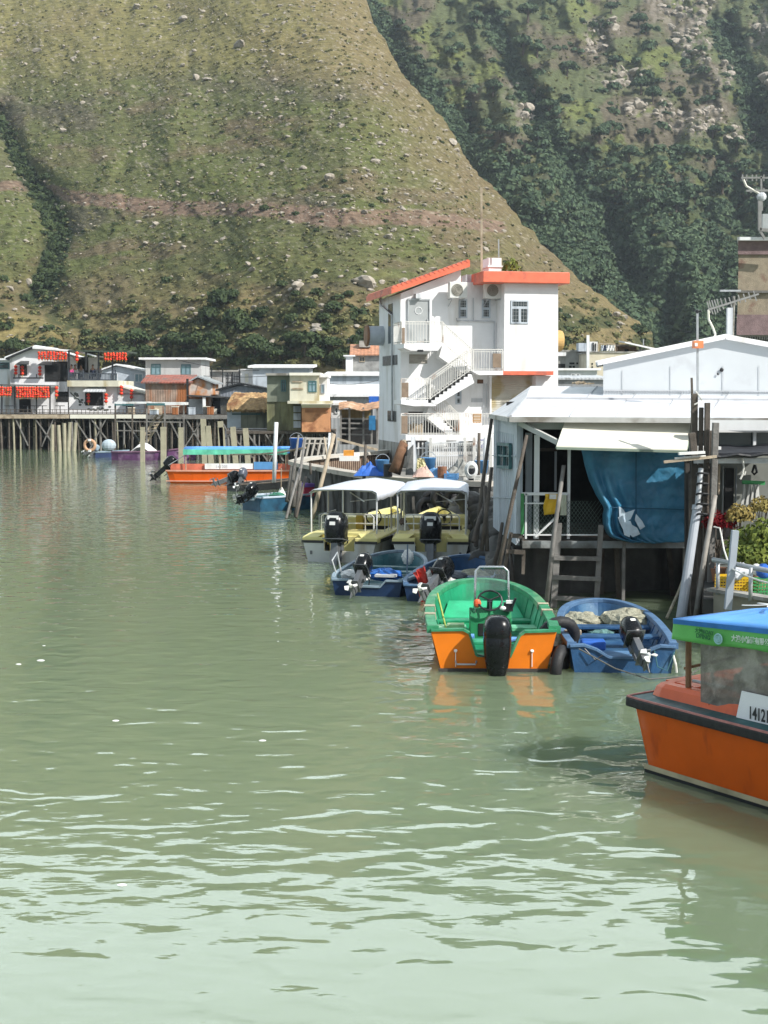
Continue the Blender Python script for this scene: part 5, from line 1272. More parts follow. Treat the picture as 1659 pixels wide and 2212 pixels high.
# ================= post cluster right of the tarpaulin =================
def sq(u0,v0,u1,v1,w,D,label,mat=wood,D1=None,h=None):
    return single(pl(MB(),(u0,v0),(u1,v1),w*D/F,D,D1,h),'timber_post',mat,label,'post','timber posts in the cluster right of the tarpaulin',bevel=.01)
lab='rough timber post in the tight cluster right of the blue tarpaulin'
sq(1500,850,1497,1330,13,27.6,'tallest rough timber post of the cluster, with a thin stick above it'); sq(1494,935,1500,985,14,27.3,'short bent timber stub nailed to the tallest post of the cluster')
sq(1515,880,1508,1320,9,27.5,'thin dark timber post between the two tall ones in the cluster right of the tarpaulin'); sq(1528,870,1522,1325,11,27.4,'dark square timber post, second tallest of the cluster right of the tarpaulin')
sq(1546,913,1532,1330,13,27.2,'thick round topped post at the right of the cluster, leaning a little',woodG); sq(1537,930,1538,1330,9,27.5,lab)
sq(1484,980,1484,1330,10,28.1,'flat dark post right beside the tarpaulin edge',M('dark_post',(.06,.055,.05),.8,.3,3))
single(pl(MB(),(1494,816),(1495,853),.04,27.6),'thin_stick',wood,'thin stick tied to the top of the tallest timber post','stick')
for i,(a,b,w_,D,mt,lb_) in enumerate((((1434,998),(1548,986),.07,27.0,woodL,'long pale batten nailed low across the post cluster, lowest of three'),((1458,991),(1524,986),.06,27.05,foam,'short white board nailed across the post cluster, middle of three'),((1466,980),(1522,977),.12,26.95,foam,'thick white board nailed across the post cluster, topmost of three'))):
    single(pl(MB(),a,b,w_,D,h=.05),'cross_board',mt,lb_,'board')
single(pbx(MB(),1500,965,1558,978,27.9,.5),'white_sheet_scrap',foam,'white sheet scrap lying behind the top of the post cluster','sheet')
pp=thing('leaning_pipe','thick pale grey leaning pipe with a wider lower section, left front of the post cluster','pipe',P(1470,1330,26.6))
m=MB(); m.tube([P(1514,1012,27.2),P(1506,1100,27.0)],[.055,.055],12); m.build('upper_section',steel,pp)
m=MB(); m.tube([P(1506.5,1092,27.02),P(1505,1102,27.0)],[.10,.10],12); m.tube([P(1505,1102,27.0),P(1471,1335,26.6)],[.085,.10],12); m.build('lower_section',M('pale_grey_pipe',(.40,.43,.47),.5,.12,2,stain=(.25,.26,.27),samt=.4),pp)
pole(1545,1070,26.9,1503,1332,26.5,.055,'mottled leaning pole with a rusty foot right of the thick grey pipe',M('mottled_pole',(.30,.28,.25),.7,.3,4,.3,10,stain=(.15,.08,.04),samt=.5))
single(pl(MB(),(1588,1146),(1572,1316),.115,24.3),'leaning_post',M('blue_grey_post',(.33,.37,.42),.6,.12,3),'square blue grey post leaning in front of the pipe railing','post')
for i in range(9):
    u=1492+i*6.2; pole(u,985+random.uniform(0,60),27.9,u+random.uniform(-6,6),1330,27.9,.05,'rough dark timber at the back of the post cluster',wood,group='dark timbers behind the post cluster')
m=MB(); rr=random.Random(2)
for i in range(5): m.tube([P(1497+rr.uniform(0,30)*0+35*math.sin(t*.5)*.35+20,1024+i*22+2*math.cos(t*.5),27.0+.25*math.cos(t*.5)) for t in range(13)],.022,5,closed=True)
single(m,'black_ties',rubber,'black cords tied round the middle of the post cluster','cords')
single(MB().tube([P(1542,1138,26.2),P(1555,1141,26.1),P(1559,1160,26),P(1564,1188,25.6),P(1573,1215,25),P(1584,1230,24.2),P(1610,1243,23.4),P(1640,1254,22.8),P(1680,1264,22.2)],.016,6),'white_rope',ropeW,'white rope sagging from the leaning pole down to the right edge','rope')
single(MB().tube([P(1503,846,27.6),P(1512,858,27.5),P(1517,866,27.5),P(1508,870,27.4),P(1500,874,27.4)],.014,5),'rope_scrap',ropeW,'scrap of white rope knotted at the top of the tallest timber post','rope')
single(MB().tube([P(1480,1240,28),P(1465,1280,27.5),P(1440,1335,27)],.03,6),'old_rope',rope,'thick old rope hanging from the cluster foot toward the blue boat','rope')
# ================= right neighbour =================
NB=thing('green_terrace_house','shaded house at the right edge with a black awning, dark door and plants in front','house',P(1600,1200,29))
N_=lambda mb,n,m,**k: mb.build(n,m,NB,**k)
N_(MB().extr([P(1497,908,28.4),P(1740,908,28.2),P(1740,930,28.2),P(1497,930,28.4)],(0,.12,0)),'white_fascia',whiteP)
N_(pbx(MB(),1500,934,1740,968,28.9,.06),'dark_windows',glassD); N_(pbx(MB(),1627,932,1634,966,28.8,.08),'mullion',whiteP); N_(pbx(MB(),1535,928,1740,934,28.7,.1),'window_head',whiteP)
N_(pbx(MB(),1500,985,1740,1330,29.6,.1),'wall',M('dim_grey_wall',(.20,.21,.19),.8,.15,1.5,stain=(.12,.13,.11),samt=.4)); N_(pbx(MB(),1564,1012,1586,1160,29.5,.08),'doorway',dark); N_(pbx(MB(),1588,1010,1592,1170,29.45,.1),'door_frame',greyblue); N_(pbx(MB(),1560,1008,1564,1170,29.45,.1),'door_frame',whiteP)
bl=MB().grid([[P(1543+(200*j/14),982-(16+2*math.sin(j))*i/4-(j*.35),27.2+1.6*i/4) for j in range(15)] for i in range(5)]); N_(bl,'black_awning',M('black_felt',(.02,.022,.028),.8,.3,3,.5,10),solid=.05)
N_(MB().tube([P(1543+j*13,986-j*.4+2*math.sin(j*1.3),27.15) for j in range(16)],.035,6),'awning_edge_roll',black)
N_(pbx(MB(),1500,990,1740,1001,27.4,.1),'awning_beam',steel); N_(pbx(MB(),1493,992,1496,1160,28.6,.1),'pale_strip',greyblue); N_(pbx(MB(),1500,1000,1508,1160,28.8,.1),'pale_strip',greyblue)
N_(pbx(MB(),1551,1003,1556,1068,27.6,.07),'hanging_frame',woodL)
z_t=P(1600,1290,25).z
xt_=P(1545,1,24.9).x; N_(MB().extr([(xt_,24.9,-1),(14,24.9,-1),(14,24.9,z_t-.02),(xt_,24.9,z_t-.02)],(xt_*9/24.9,9,0)),'terrace',M('dark_terrace',(.05,.05,.047),.9,.4,2))
wq=[P(1541,1277,24.9),P(1745,1312,22.9),P(1745,1345,22.9),P(1541,1345,24.9)]
tw=thing('terrace_wall','low stained concrete wall with pale coping below the pipe railing at the right edge','wall',P(1600,1330,24))
MB().extr(wq,(0.05,.16,0)).build('wall_face',M('stained_tan_concrete',(.27,.25,.19),.85,.2,2,.4,10,stain=(.13,.12,.1),samt=.5,streak=True),tw)
MB().bar(wq[0]+Vector((0,.06,.03)),wq[1]+Vector((0,.06,.03)),.26,.06).build('coping',concrete,tw)
for v in range(0): pass
# pipe railing
RL=thing('pipe_railing','grey tubular pipe railing above the terrace wall at the right edge','railing',P(1600,1280,24))
MB().tube([P(1541,1209,24.9),P(1600,1221,24.2),P(1745,1250,22.9)],.045,10).build('top_rail',steel,RL,smooth=True)
for u,v,D in ((1551,1212,24.8),(1622,1226,23.9),(1700,1241,23.1)): MB().tube([P(u,v,D),P(u-1,v+72,D)],.036,8).build('post',steel,RL,smooth=True)
def crate(u0,v0,u1,v1,D,mat,label):
    a=P(u0,v1,D); b=P(u1,v0,D); C=thing('crate',label,'crate',((a.x+b.x)/2,D,a.z)); m=MB(); w_=(b.x-a.x)/2; h=b.z-a.z; d=.42
    for z in [h*i/6 for i in range(7)]:
        t=.012 if 0<z<h*.99 else .022
        m.bar((-w_,0,z),(w_,0,z),.015,t*2); m.bar((-w_,d,z),(w_,d,z),.015,t*2); m.bar((-w_,0,z),(-w_,d,z),.015,t*2); m.bar((w_,0,z),(w_,d,z),.015,t*2)
    n=int(w_*2/.05)
    for i in range(n+1): x=-w_+2*w_*i/n; m.bar((x,0,0),(x,0,h),.012); m.bar((x,d,0),(x,d,h),.012)
    m.box(-w_,0,0,w_,d,.02); m.build('basket',mat,C,local=True)
    return C
crate(1556,1249,1616,1288,25.3,yellowP,'yellow slatted plastic crate on the terrace behind the pipe railing'); crate(1638,1256,1700,1300,24.9,greenP,'green slatted plastic crate at the right edge behind the pipe railing')
def bundle(u,v,D,r_,mat,label,name='plastic_bag',cat='bag',seed=1,group=None):
    rr=random.Random(seed); m=MB(); m.ball(P(u,v,D),(r_*1.2,r_,r_),14,9); o=single(m,name,mat,label,cat,group,smooth=True)
    for vv in o.data.vertices: vv.co=vv.co*(1+rr.uniform(-.16,.16))
    return o
bundle(1600,1232,25.2,.13,M('white_plastic',(.62,.64,.68),.4,.3,12),'crumpled white plastic bag on top of the yellow crate',seed=3); bundle(1590,1242,25.1,.10,M('white_plastic',(.62,.64,.68),.4,.3,12),'small crumpled white bag left on top of the yellow crate',seed=5)
bundle(1650,1236,24.8,.12,blueP,'crumpled blue bag above the green crate at the right edge',seed=8); bundle(1636,1232,24.9,.10,foam,'crumpled white bag beside the blue bag above the green crate',seed=9)
# plants
pm=[clump_mesh('leaves',520,.115,90+i,leafY,.95,.2) for i in range(2)]
def plant(u,v,D,s,label,mesh,mat=None,name='potted_plant',hgt=.5):
    p=P(u,v,D); r=thing(name,label,'plant',(p.x,p.y,z_t),0); h=p.z-z_t
    c=bpy.data.objects.new('foliage',mesh if mat is None else mesh.copy()); COL.objects.link(c); c.parent=r; c.location=(0,0,h); c.scale=(s,s*.7,s*1.0)
    if mat is not None: c.data.materials.clear(); c.data.materials.append(mat)
    m=MB(); rr=random.Random(int(u))
    for i in range(5): m.tube([(0,0,.2),(rr.uniform(-.1,.1)*s,0,h*.5),(rr.uniform(-.5,.5)*s,rr.uniform(-.2,.2),h+.3*s)],[.02,.015,.008],5)
    m.build('stems',barkM,r,local=True); MB().lathe([(.12,.0),(.17,.25),(.19,.26)],n=12).build('pot',terra,r,local=True)
plant(1622,1185,26.6,.52,'bushy yellow green plant behind the pipe railing, nearest the leaning post',pm[0]); plant(1662,1170,26.3,.55,'bushy yellow green plant at the right edge behind the railing',pm[1]); plant(1640,1215,26.0,.45,'low leafy plant just behind the pipe railing top',pm[0]); plant(1596,1205,26.2,.36,'small leafy plant beside the square blue grey post',pm[1])
plant(1600,1120,27.0,.36,'tall thin plant with drooping yellow brown leaves in front of the dark door',pm[1],leaf_mat('dry_leaves',(.16,.11,.03),(.34,.27,.09))); plant(1648,1100,27.0,.30,'tall thin plant with drooping yellow leaves at the right edge',pm[0],leaf_mat('dry_leaves2',(.18,.13,.04),(.36,.30,.10)))
plant(1552,1135,27.2,.34,'dark red leaved plant just right of the post cluster',pm[0],leaf_mat('red_leaves',(.10,.006,.008),(.26,.015,.02)))
hg=thing('drying_hanger','green plastic hanger with pegged white cloths under the black awning','hanger',P(1628,1100,28.8))
m=MB(); m.bar(P(1603,1040,28.6),P(1652,1042,28.6),.05,.05); m.bar(P(1603,1043,28.9),P(1652,1045,28.9),.05,.05); m.build('frame',greenP,hg)
for i,u in enumerate((1607,1618,1628,1637)):
    m=MB(); m.grid([[P(u+ (j-1.5)*(1+k*.8)+1.5*math.sin(k+i),1046+k*11,28.7+.02*j) for j in range(4)] for k in range(5)]); m.build('cloth',M('grey_white_cloth',(.40,.40,.38),.9,.1,6),hg,solid=.02)
hk=thing('rope_hook','white rope with a hook hanging from the awning beam','hook',P(1606,1035,27.3)); m=MB(); m.tube([P(1604,990,27.3),P(1607,1010,27.3),P(1604,1022,27.3),P(1608,1026,27.3),P(1610,1018,27.3)],.018,6); m.tube([P(1605,1024,27.3),P(1599,1035,27.3)],.02,6); m.build('rope',ropeW,hk)
hk=thing('black_clamp','black clamp hanging under the black awning','clamp',P(1630,1024,28.4)); m=MB(); m.tube([P(1630,1004,28.4),P(1625,1020,28.4),P(1629,1025,28.4),P(1635,1020,28.4),P(1631,1004,28.4)],.025,6); m.build('jaws',black,hk)
# ================= roof aerials, tower =================
ax_=thing('thin_mast','thin pole with an orange box clamped on it in front of the pale gable','mast',P(1506.5,853,31))
pl(MB(),(1506.5,676),(1507,860),.045,31).build('pole',steel,ax_); pbx(MB(),1499,736,1520,752,30.9,.2).build('orange_box',M('orange_box',(.75,.24,.10),.5,.1,4),ax_); pbx(MB(),1501,741,1507,748,30.88,.03).build('white_cap',white,ax_); MB().ball(P(1506,673,31),(.05,.05,.05),8,5).ball(P(1513,672,31),(.03,.03,.03),8,5).build('insulator',black,ax_)
ya=thing('television_aerial','long slanting television aerial with many short rods above the gable ridge','aerial',P(1576,730,40))
a=(1530,669); b=(1639,635); m=MB(); pl(m,a,b,.05,38).build('boom',aerialM,ya)
m=MB()
for i,(t,ln,lo) in enumerate([(.02,17,8),(.06,18,12),(.11,17,14),(.16,16,12),(.21,16,10),(.28,15,9),(.36,13,3),(.44,12,9),(.53,11,8),(.62,11,6),(.72,10,8),(.82,10,6),(.92,10,12)]):
    u=a[0]+(b[0]-a[0])*t; v=a[1]+(b[1]-a[1])*t; pl(m,(u-ln*.28,v-ln),(u+lo*.3,v+lo),.028,38)
m.build('rods',aerialM,ya); pl(MB(),(1576,665),(1575,740),.15,39).build('support_pole',greyW,ya)
MB().tube([P(1530,669,38),P(1531,690,38),P(1540,708,38),P(1545,722,37.5),P(1543,733,37)],.03,6).build('cable',cream,ya); pl(MB(),(1555,628),(1600,628),.05,39).build('cross_arm',steel,ya)
TW=thing('pebbled_tower','tan pebble dashed tower block with mauve bands at the right edge','building',P(1650,745,62))
a=P(1589,722,62); b=P(1760,547,62); x1_=P(1593,1,62).x
TW_=lambda mb,n,m: mb.build(n,m,TW)
def tbox(x,y,z0,z1,yb): 
    k=(yb-y); return MB().extr([(x,y,z0),(b.x,y,z0),(b.x,y,z1),(x,y,z1)],(x/y*k+.02*k,k,0))
TW_(tbox(a.x+.06,62,P(0,680,62).z,P(0,550,62).z,70),'wall',brownW); TW_(tbox(a.x,61.9,P(0,550,62).z,P(0,521,62).z,70.1),'upper_band',mauve); TW_(tbox(a.x,61.85,P(0,724,62).z,P(0,680,62).z,70.1),'lower_band',mauve)
TW_(tbox(a.x-.12,61.6,P(0,521,62).z,P(0,514,62).z,70.4),'parapet',whiteP); TW_(tbox(a.x-.05,61.82,P(0,633,62).z,P(0,628,62).z,62),'ledge',concD)
TW_(MB().tube([P(1585,640,61.7),P(1582,728,61.7)],.07,8),'drainpipe',concrete)
TW_(tbox(a.x+.4,62.2,.4,P(0,724,62).z,69),'lower_wall',concD)
m=MB()
for i in range(14):
    for v in (730,741): m.ball(P(1610+i*5.2,v,62.05),(.035,.03,.09),6,4)
m.box(P(1604,1,62).x,62.0,P(0,727,62).z,b.x,62.15,P(0,724,62).z); TW_(m,'balustrade',concrete)
AE=thing('roof_aerial_frame','grey aerial mast with two crossbars on the tower roof at the right edge','aerial',P(1652,515,61))
m=MB(); pl(m,(1644,380),(1646,455),.07,61); m.build('mast',aerialM,AE)
m=MB(); pl(m,(1601,384),(1700,384),.07,61); pl(m,(1612,412),(1700,411),.08,61)
for u in (1604,1613,1625,1634,1650): pl(m,(u,377),(u,391),.05,61)
for u in (1622,1634,1650): pl(m,(u,406),(u,417),.05,61)
m.build('crossbars',aerialM,AE); m=MB(); m.tube([P(1606,388,61),P(1612,402,61),P(1622,408,61),P(1640,418,61)],.05,6); m.build('cable',cream,AE); MB().ball(P(1645,425,61),(.22,.15,.2),10,6).build('joint',greyW,AE)
m=MB(); pl(m,(1641,430),(1641,498),.14,61); pl(m,(1641,496),(1720,503),.14,61); pl(m,(1641,498),(1652,516),.1,61); m.build('cage',aerialM,AE); pbx(MB(),1647,462,1720,495,61.3,.4).build('grey_panel',M('grey_panel',(.35,.38,.38),.5,.1,3),AE)
# ================= curved quay =================
front=[(G(u,v,1.62)) for u,v in ((636,1000),(650,1004),(680,1010),(720,1017),(762,1024),(810,1031),(860,1036),(920,1040),(990,1043),(1064,1046))]
back=[(G(u,v,1.62)) for u,v in ((636,998),(660,991),(720,985),(780,980),(840,974),(900,968))]
QW=thing('curved_quay','curved grey concrete quay wall with pale coping and a sunken basin behind','quay',Vector((0,50,0)))
m=MB()
rows=[]
for dz,off in ((-1.2,-.35),(.2,-.18),(1.5,0)): rows.append([Vector((p.x,p.y+off,dz)) for p in front])
rows.append([Vector((p.x,p.y+.3,1.5)) for p in front]); rows.append([Vector((p.x,p.y+.3,-1.2)) for p in front])
m.grid(rows); m.build('front_wall',concD,QW)
MB().sweep([p+Vector((0,.15,.0)) for p in front],.55,.16).build('front_coping',M('pale_coping',(.46,.42,.36),.8,.15,2,.3,12,stain=(.3,.27,.22),samt=.35),QW)
m=MB(); rows=[[Vector((p.x,p.y,z)) for p in back] for z in (-.3,1.5)]; m.grid(rows); m.build('inner_wall',M('inner_board_wall',(.25,.19,.14),.85,.35,3,.3,20),QW,solid=.1)
MB().sweep([p for p in back],.5,.14).build('rear_coping',M('pale_coping2',(.52,.49,.43),.8,.1,2),QW)
m=MB()
for a,b in zip(back[:-1],back[1:]):
    for i in range(14):
        p=a.lerp(b,i/14); m.bar((p.x,p.y-.1,-.2),(p.x,p.y-.1,1.5),.07)
m.build('inner_boards',M('basin_boards',(.13,.08,.06),.9,.3,4),QW)
rr=random.Random(14)
for i in range(38):
    m=MB(); t=rr.random()*.999; k=t*(len(front)-1); i0=int(k); p=front[i0].lerp(front[i0+1],k-i0); m.bar((p.x+rr.uniform(-.1,.1),p.y-.42,-.6),(p.x+rr.uniform(-.15,.15),p.y-.22-.1*rr.random(),rr.uniform(.8,1.6)),.05+.05*rr.random()); m.build('fender_board',M('dark_fender_wood',(.085,.08,.07),.9,.4,4,.5,20),QW)
fl_=[(p.x,p.y+.2,1.0) for p in front[4:]]+[(13,60,1.0),(13,122,1.0),(-2.3,122,1.0),(back[3].x,back[3].y,1.0)]
tag(MB().extr([Vector(p)-Vector((0,0,.8)) for p in fl_],(0,0,.72)).build('quay_ground',M('quay_floor',(.20,.19,.17),.9,.2,1,.3,6)),kind='structure')
# poles on the quay
for (a,b,r_,D,D2,mt,lb_) in (((592,912),(592,1038),.075,52,52,whiteP,None),((722,938),(674,1120),.08,49,48,woodL,'long bamboo coloured pole leaning across the quay front'),((700,945),(712,1016),.05,56,55,woodL,'short pale pole leaning in the basin behind the quay'),
    ((712,935),(706,1022),.05,53,53,whiteP,'slim white upright pole on the quay coping'),((660,945),(642,1060),.06,52,51,woodG,'grey leaning pole near the left tip of the quay'),((645,940),(636,1010),.05,55,54,woodG,'thin grey leaning pole at the far left tip of the quay'),((790,960),(786,1040),.06,47,47,wood,'dark upright post standing on the quay in front of the log'),
    ((670,1000),(671,1025),.05,50,50,wood,'short dark stake on the quay coping near the left tip'),((648,1010),(618,1120),.05,50,48,woodG,'thin grey pole leaning on the left end of the quay wall'),((660,1030),(640,1118),.05,49.5,48,wood,'dark thin pole leaning on the left end of the quay wall'),((1048,860+85),(1046,1050),.06,44.5,44.5,greyW,'grey metal post at the right end of the white fence'),((1035,935),(1033,1035),.06,45,45,wood,'dark post in front of the white fence, right of the bucket')):
    if lb_ is None: continue
    a=P(a[0],a[1],D); b=P(b[0],b[1],D2); single(MB().tube([a,(a+b)/2,b],[r_*.8,r_*.9,r_],8),'quay_pole',mt,lb_,'pole',smooth=True)
for i,(u,v) in enumerate(((626,1008),(633,1004),(640,1020),(645,1040),(630,1035))):
    pole(u+4,v,51,u-6,v+75,50,.08,'dark rough timber propped at the left tip of the quay',M('dark_fender_wood',(.07,.065,.055),.9,.4,4),group='timbers at the left tip of the quay')
# walkway fences behind
single(pl(MB(),(728,948),(816,972),.10,62),'slanting_rail',woodL,'long pale rail sloping down to the foot of the tall white house','rail')
m=MB(); pl(m,(628,947),(722,948),.10,67); pl(m,(640,958),(722,958),.06,67)
for i,(u,a,b) in enumerate(((640,948,985),(652,948,990),(664,948,990),(676,948,985),(688,948,990),(700,948,990),(712,935,986),(725,945,988))): pl(m,(u+6,a),(u-3,b),.09,67)
single(m,'walkway_fence',M('bleached_bamboo',(.50,.46,.40),.8,.2,4),'rickety bleached pole fence along the walkway behind the quay basin','fence')
# log, boards, buckets, fence, tarp etc
lg=thing('driftwood_log','thick brown driftwood log propped upright on the quay coping','log',P(866,1020,46))
m=MB(); m.tube([P(852,1022,46),P(860,1000,46),P(866,975,46),P(872,957,46.2)],[.22,.20,.17,.15],10); m.tube([P(868,972,46),P(880,960,46)],[.08,.05],6); m.build('trunk',M('driftwood',(.17,.09,.05),.85,.4,3,.6,10,stain=(.05,.035,.03),samt=.5),lg,smooth=True); MB().tube([P(872,958,46.15),P(875,954,46.2)],[.13,.10],8).build('cut_end',woodL,lg)
single(MB().extr([P(887,943,46),P(896,943,46),P(905,1000,45.6),P(907,1028,45.5),P(893,1028,45.5)],(0,.06,0)),'slanting_board',greyW,'grey board leaning upright beside the driftwood log','board')
single(MB().extr([P(880,975,45.8),P(893,960,45.8),P(893,1026,45.5),P(876,1026,45.5)],(0,.3,0)),'scrap_sheet',M('dark_scrap',(.12,.12,.115),.8,.5,4,.5,8),'dark crumpled scrap sheet between the log and the grey board','sheet')
single(MB().grid([[P(902+ (j*3.4)+i*(-.6+j*.5),990+ i*5.5,45.3-.05*math.sin(j*2+i)) for j in range(5)] for i in range(8)]),'yellow_net',M('pale_yellow_net',(.60,.55,.32),.9,.3,8,.5,20),'pale yellow net bundle hanging beside the grey board','net',solid=.04)
FN=thing('white_fence','white metal fence of thin bars on the quay beneath the tall white house','fence',P(990,1035,47))
m=MB(); pl(m,(918,957),(1060,953),.06,48); pl(m,(918,985),(1060,983),.05,48); pl(m,(918,1034),(1062,1036),.05,48); m.build('rails',whiteP,FN)
m=MB()
for i in range(36): pl(m,(919+i*4,957),(919+i*4,1034),.03,48)
m.build('bars',whiteP,FN)
for u in (930,1004,1024,1060): pl(MB(),(u,945),(u,1045),.09,47.9).build('post',railW,FN)
def bucket(u,v,D,s,mat,label,group=None):
    r=thing('bucket',label,'bucket',P(u,v,D),0,group); MB().lathe([(.16*s,0),(.2*s,.34*s),(.215*s,.35*s),(.19*s,.35*s),(.15*s,.03*s)],n=14).build('tub',mat,r,local=True,smooth=True); MB().tube([(.2*s*math.cos(t*.5),0,.33*s+.18*s*math.sin(t*.52)) for t in range(7)],.012,5).build('handle',steel,r,local=True); return r
bl2=M('light_blue_plastic',(.10,.28,.55),.4,.1,4)
bucket(925,1018,46.6,1.3,bl2,'tall blue tub behind the white fence near its left end'); bucket(1040,1022,46.4,1.2,bl2,'blue tub behind the right end of the white fence'); bucket(826,1020,47,1.2,bl2,'pale blue tub in the dark shelter left of the driftwood log'); bucket(640,972,66,1.6,blueP,'bright blue bucket hanging on the rickety fence')
def heap(u,v,D,w_,h,mat,label,name,cat,seed=0):
    rr=random.Random(seed); p=P(u,v,D); rows=[]
    for i in range(7):
        rows.append([(p.x+(j/8-.5)*w_,p.y+(i/6-.5)*w_*.7,p.z+h*max(0,math.sin(math.pi*j/8)*math.sin(math.pi*i/6))*(1+rr.uniform(-.4,.4))) for j in range(9)])
    return single(MB().grid(rows),name,mat,label,cat,solid=.03)
heap(800,1027,47,1.1,.35,blueP,'crumpled dark blue sheet lying on the quay coping','blue_sheet','sheet',3); heap(945,1030,45.6,1.0,.28,bl2,'folded light blue tarpaulin heap beside the pale yellow net','folded_tarpaulin','tarpaulin',4); heap(1000,1028,46.2,1.3,.45,M('grey_net_heap',(.25,.25,.23),.9,.5,8,.6,30),'grey heap of nets behind the white fence','net_heap','net',5)
heap(914,1030,45.2,.7,.3,M('pinkish_cloth',(.55,.38,.32),.9,.2,6),'pinkish cloth heap at the foot of the yellow net','cloth_heap','cloth',6)
m=MB(); 
for k in range(4): m.tube([P(1018,1015,44.6)+Vector((.21*(1-.12*k)*math.cos(t*.45),-.04*k,.27*(1-.12*k)*math.sin(t*.45))) for t in range(14)],.018,6,closed=True)
single(m,'hose_coil',whiteP,'white coil of hose hung on the right end of the white fence','hose')
bx=thing('white_carton','pale cartons with an orange lid stacked on the rear coping of the basin','carton',P(755,995,60)); pbx(MB(),733,985,776,996,60,.6).build('lower_box',foam,bx); pbx(MB(),742,973,764,984.5,60.1,.5).build('orange_box',M('orange_plastic',(.65,.28,.04),.5,.15,4),bx); pbx(MB(),765,979,777,985,60.1,.4).build('white_lid',foam,bx)
gd=thing('grey_stone_block','long grey stone block lying behind the white fence','block',P(970,1010,50)); m=MB(); pbx(m,930,978,1058,1004,51,1.2); m.build('body',M('grey_tarped_block',(.42,.40,.37),.9,.2,2,.4,6),gd,bevel=.12)
UB=thing('under_house_store','shaded row of white boats and goods under the ledge of the tall white house','store',P(960,985,62))
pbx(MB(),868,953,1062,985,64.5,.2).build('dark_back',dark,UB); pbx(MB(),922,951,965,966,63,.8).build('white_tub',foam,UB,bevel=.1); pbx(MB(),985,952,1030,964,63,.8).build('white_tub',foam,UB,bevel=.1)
m=MB()
for i in range(18): pl(m,(895+i*9,956),(895+i*9,984),.07,63.9)
pl(m,(890,968),(1060,967),.06,63.8); m.build('lattice',whiteP,UB); pbx(MB(),1034,950,1050,968,63.4,.5).build('purple_drum',M('indigo_plastic',(.06,.06,.25),.5,.2,3),UB)
pl(MB(),(1030,968),(1052,946),.09,62.5).build('strut',whiteP,UB); pl(MB(),(888,955),(888,985),.3,64).build('pier',whiteP,UB); pl(MB(),(1056,955),(1056,985),.3,64).build('pier',whiteP,UB)
# tyres on quay front
def tyre(p,rx_,label,group='old tyres on the quay front'):
    t=thing('tyre',label,'tyre',p,0,group); m=MB(); m.tube([(.30*math.cos(a*.3927),0,.30*math.sin(a*.3927)) for a in range(16)],.11,9,closed=True); o=m.build('ring',rubber,t,local=True,smooth=True); o.rotation_euler=(rx_,0,random.uniform(-.3,.3)); return t
for u,v,D,lb_ in ((935,1085,43.6,'black tyre hanging on the quay wall behind the right yellow boat, leftmost'),(957,1075,43.3,'black tyre hanging on the quay wall behind the right yellow boat, middle'),(983,1080,43,'black tyre hanging on the quay wall behind the right yellow boat, rightmost'),(925,1100,43.5,'black tyre lying low behind the right yellow boat')): tyre(P(u,v,D),.1,lb_,None)

rr=random.Random(77)
cl=[('small_crate','crate',bl2,'small light blue crate'),('small_crate','crate',foam,'small white foam crate'),('small_drum','drum',M('rust_drum',(.25,.12,.07),.7,.3,4),'small rusty drum'),('small_drum','drum',M('black_drum',(.03,.03,.035),.5,.2,4),'small black drum')]
spots=((912,1036,45.6,1,'by the grey board foot'),(955,1036,45.3,2,'left of the net heap'),(975,1038,45.2,0,'in front of the net heap'),(1022,1040,45.0,3,'under the hose coil'),(1040,1041,44.9,1,'right of the hose coil'),(838,1030,46.4,3,'left of the driftwood log foot'))
for u,v,D,k,wh in spots:
    n_,c_,m_,l_=cl[k]; p=P(u,v,D); t=thing(n_,l_+' on the quay coping '+wh,c_,p,rr.uniform(-.4,.4))
    if 'crate' in n_:
        m=MB(); m.box(-.2,-.14,0,.2,.14,.03)
        for z in (.06,.13,.20): m.bar((-.2,-.14,z),(.2,-.14,z),.02,.05); m.bar((-.2,.14,z),(.2,.14,z),.02,.05); m.bar((-.2,-.14,z),(-.2,.14,z),.02,.05); m.bar((.2,-.14,z),(.2,.14,z),.02,.05)
        for x in (-.2,.2):
            for y in (-.14,.14): m.bar((x,y,0),(x,y,.24),.035)
        m.build('basket',m_,t,local=True)
    else:
        MB().lathe([(.15,0),(.15,.12),(.16,.13),(.15,.14),(.15,.30),(.16,.31),(.15,.32),(.15,.42),(.13,.43)],n=14).build('drum_body',m_,t,local=True); MB().lathe([(.03,.43),(.03,.46)],(.06,0,0),8).build('cap',steel,t,local=True)
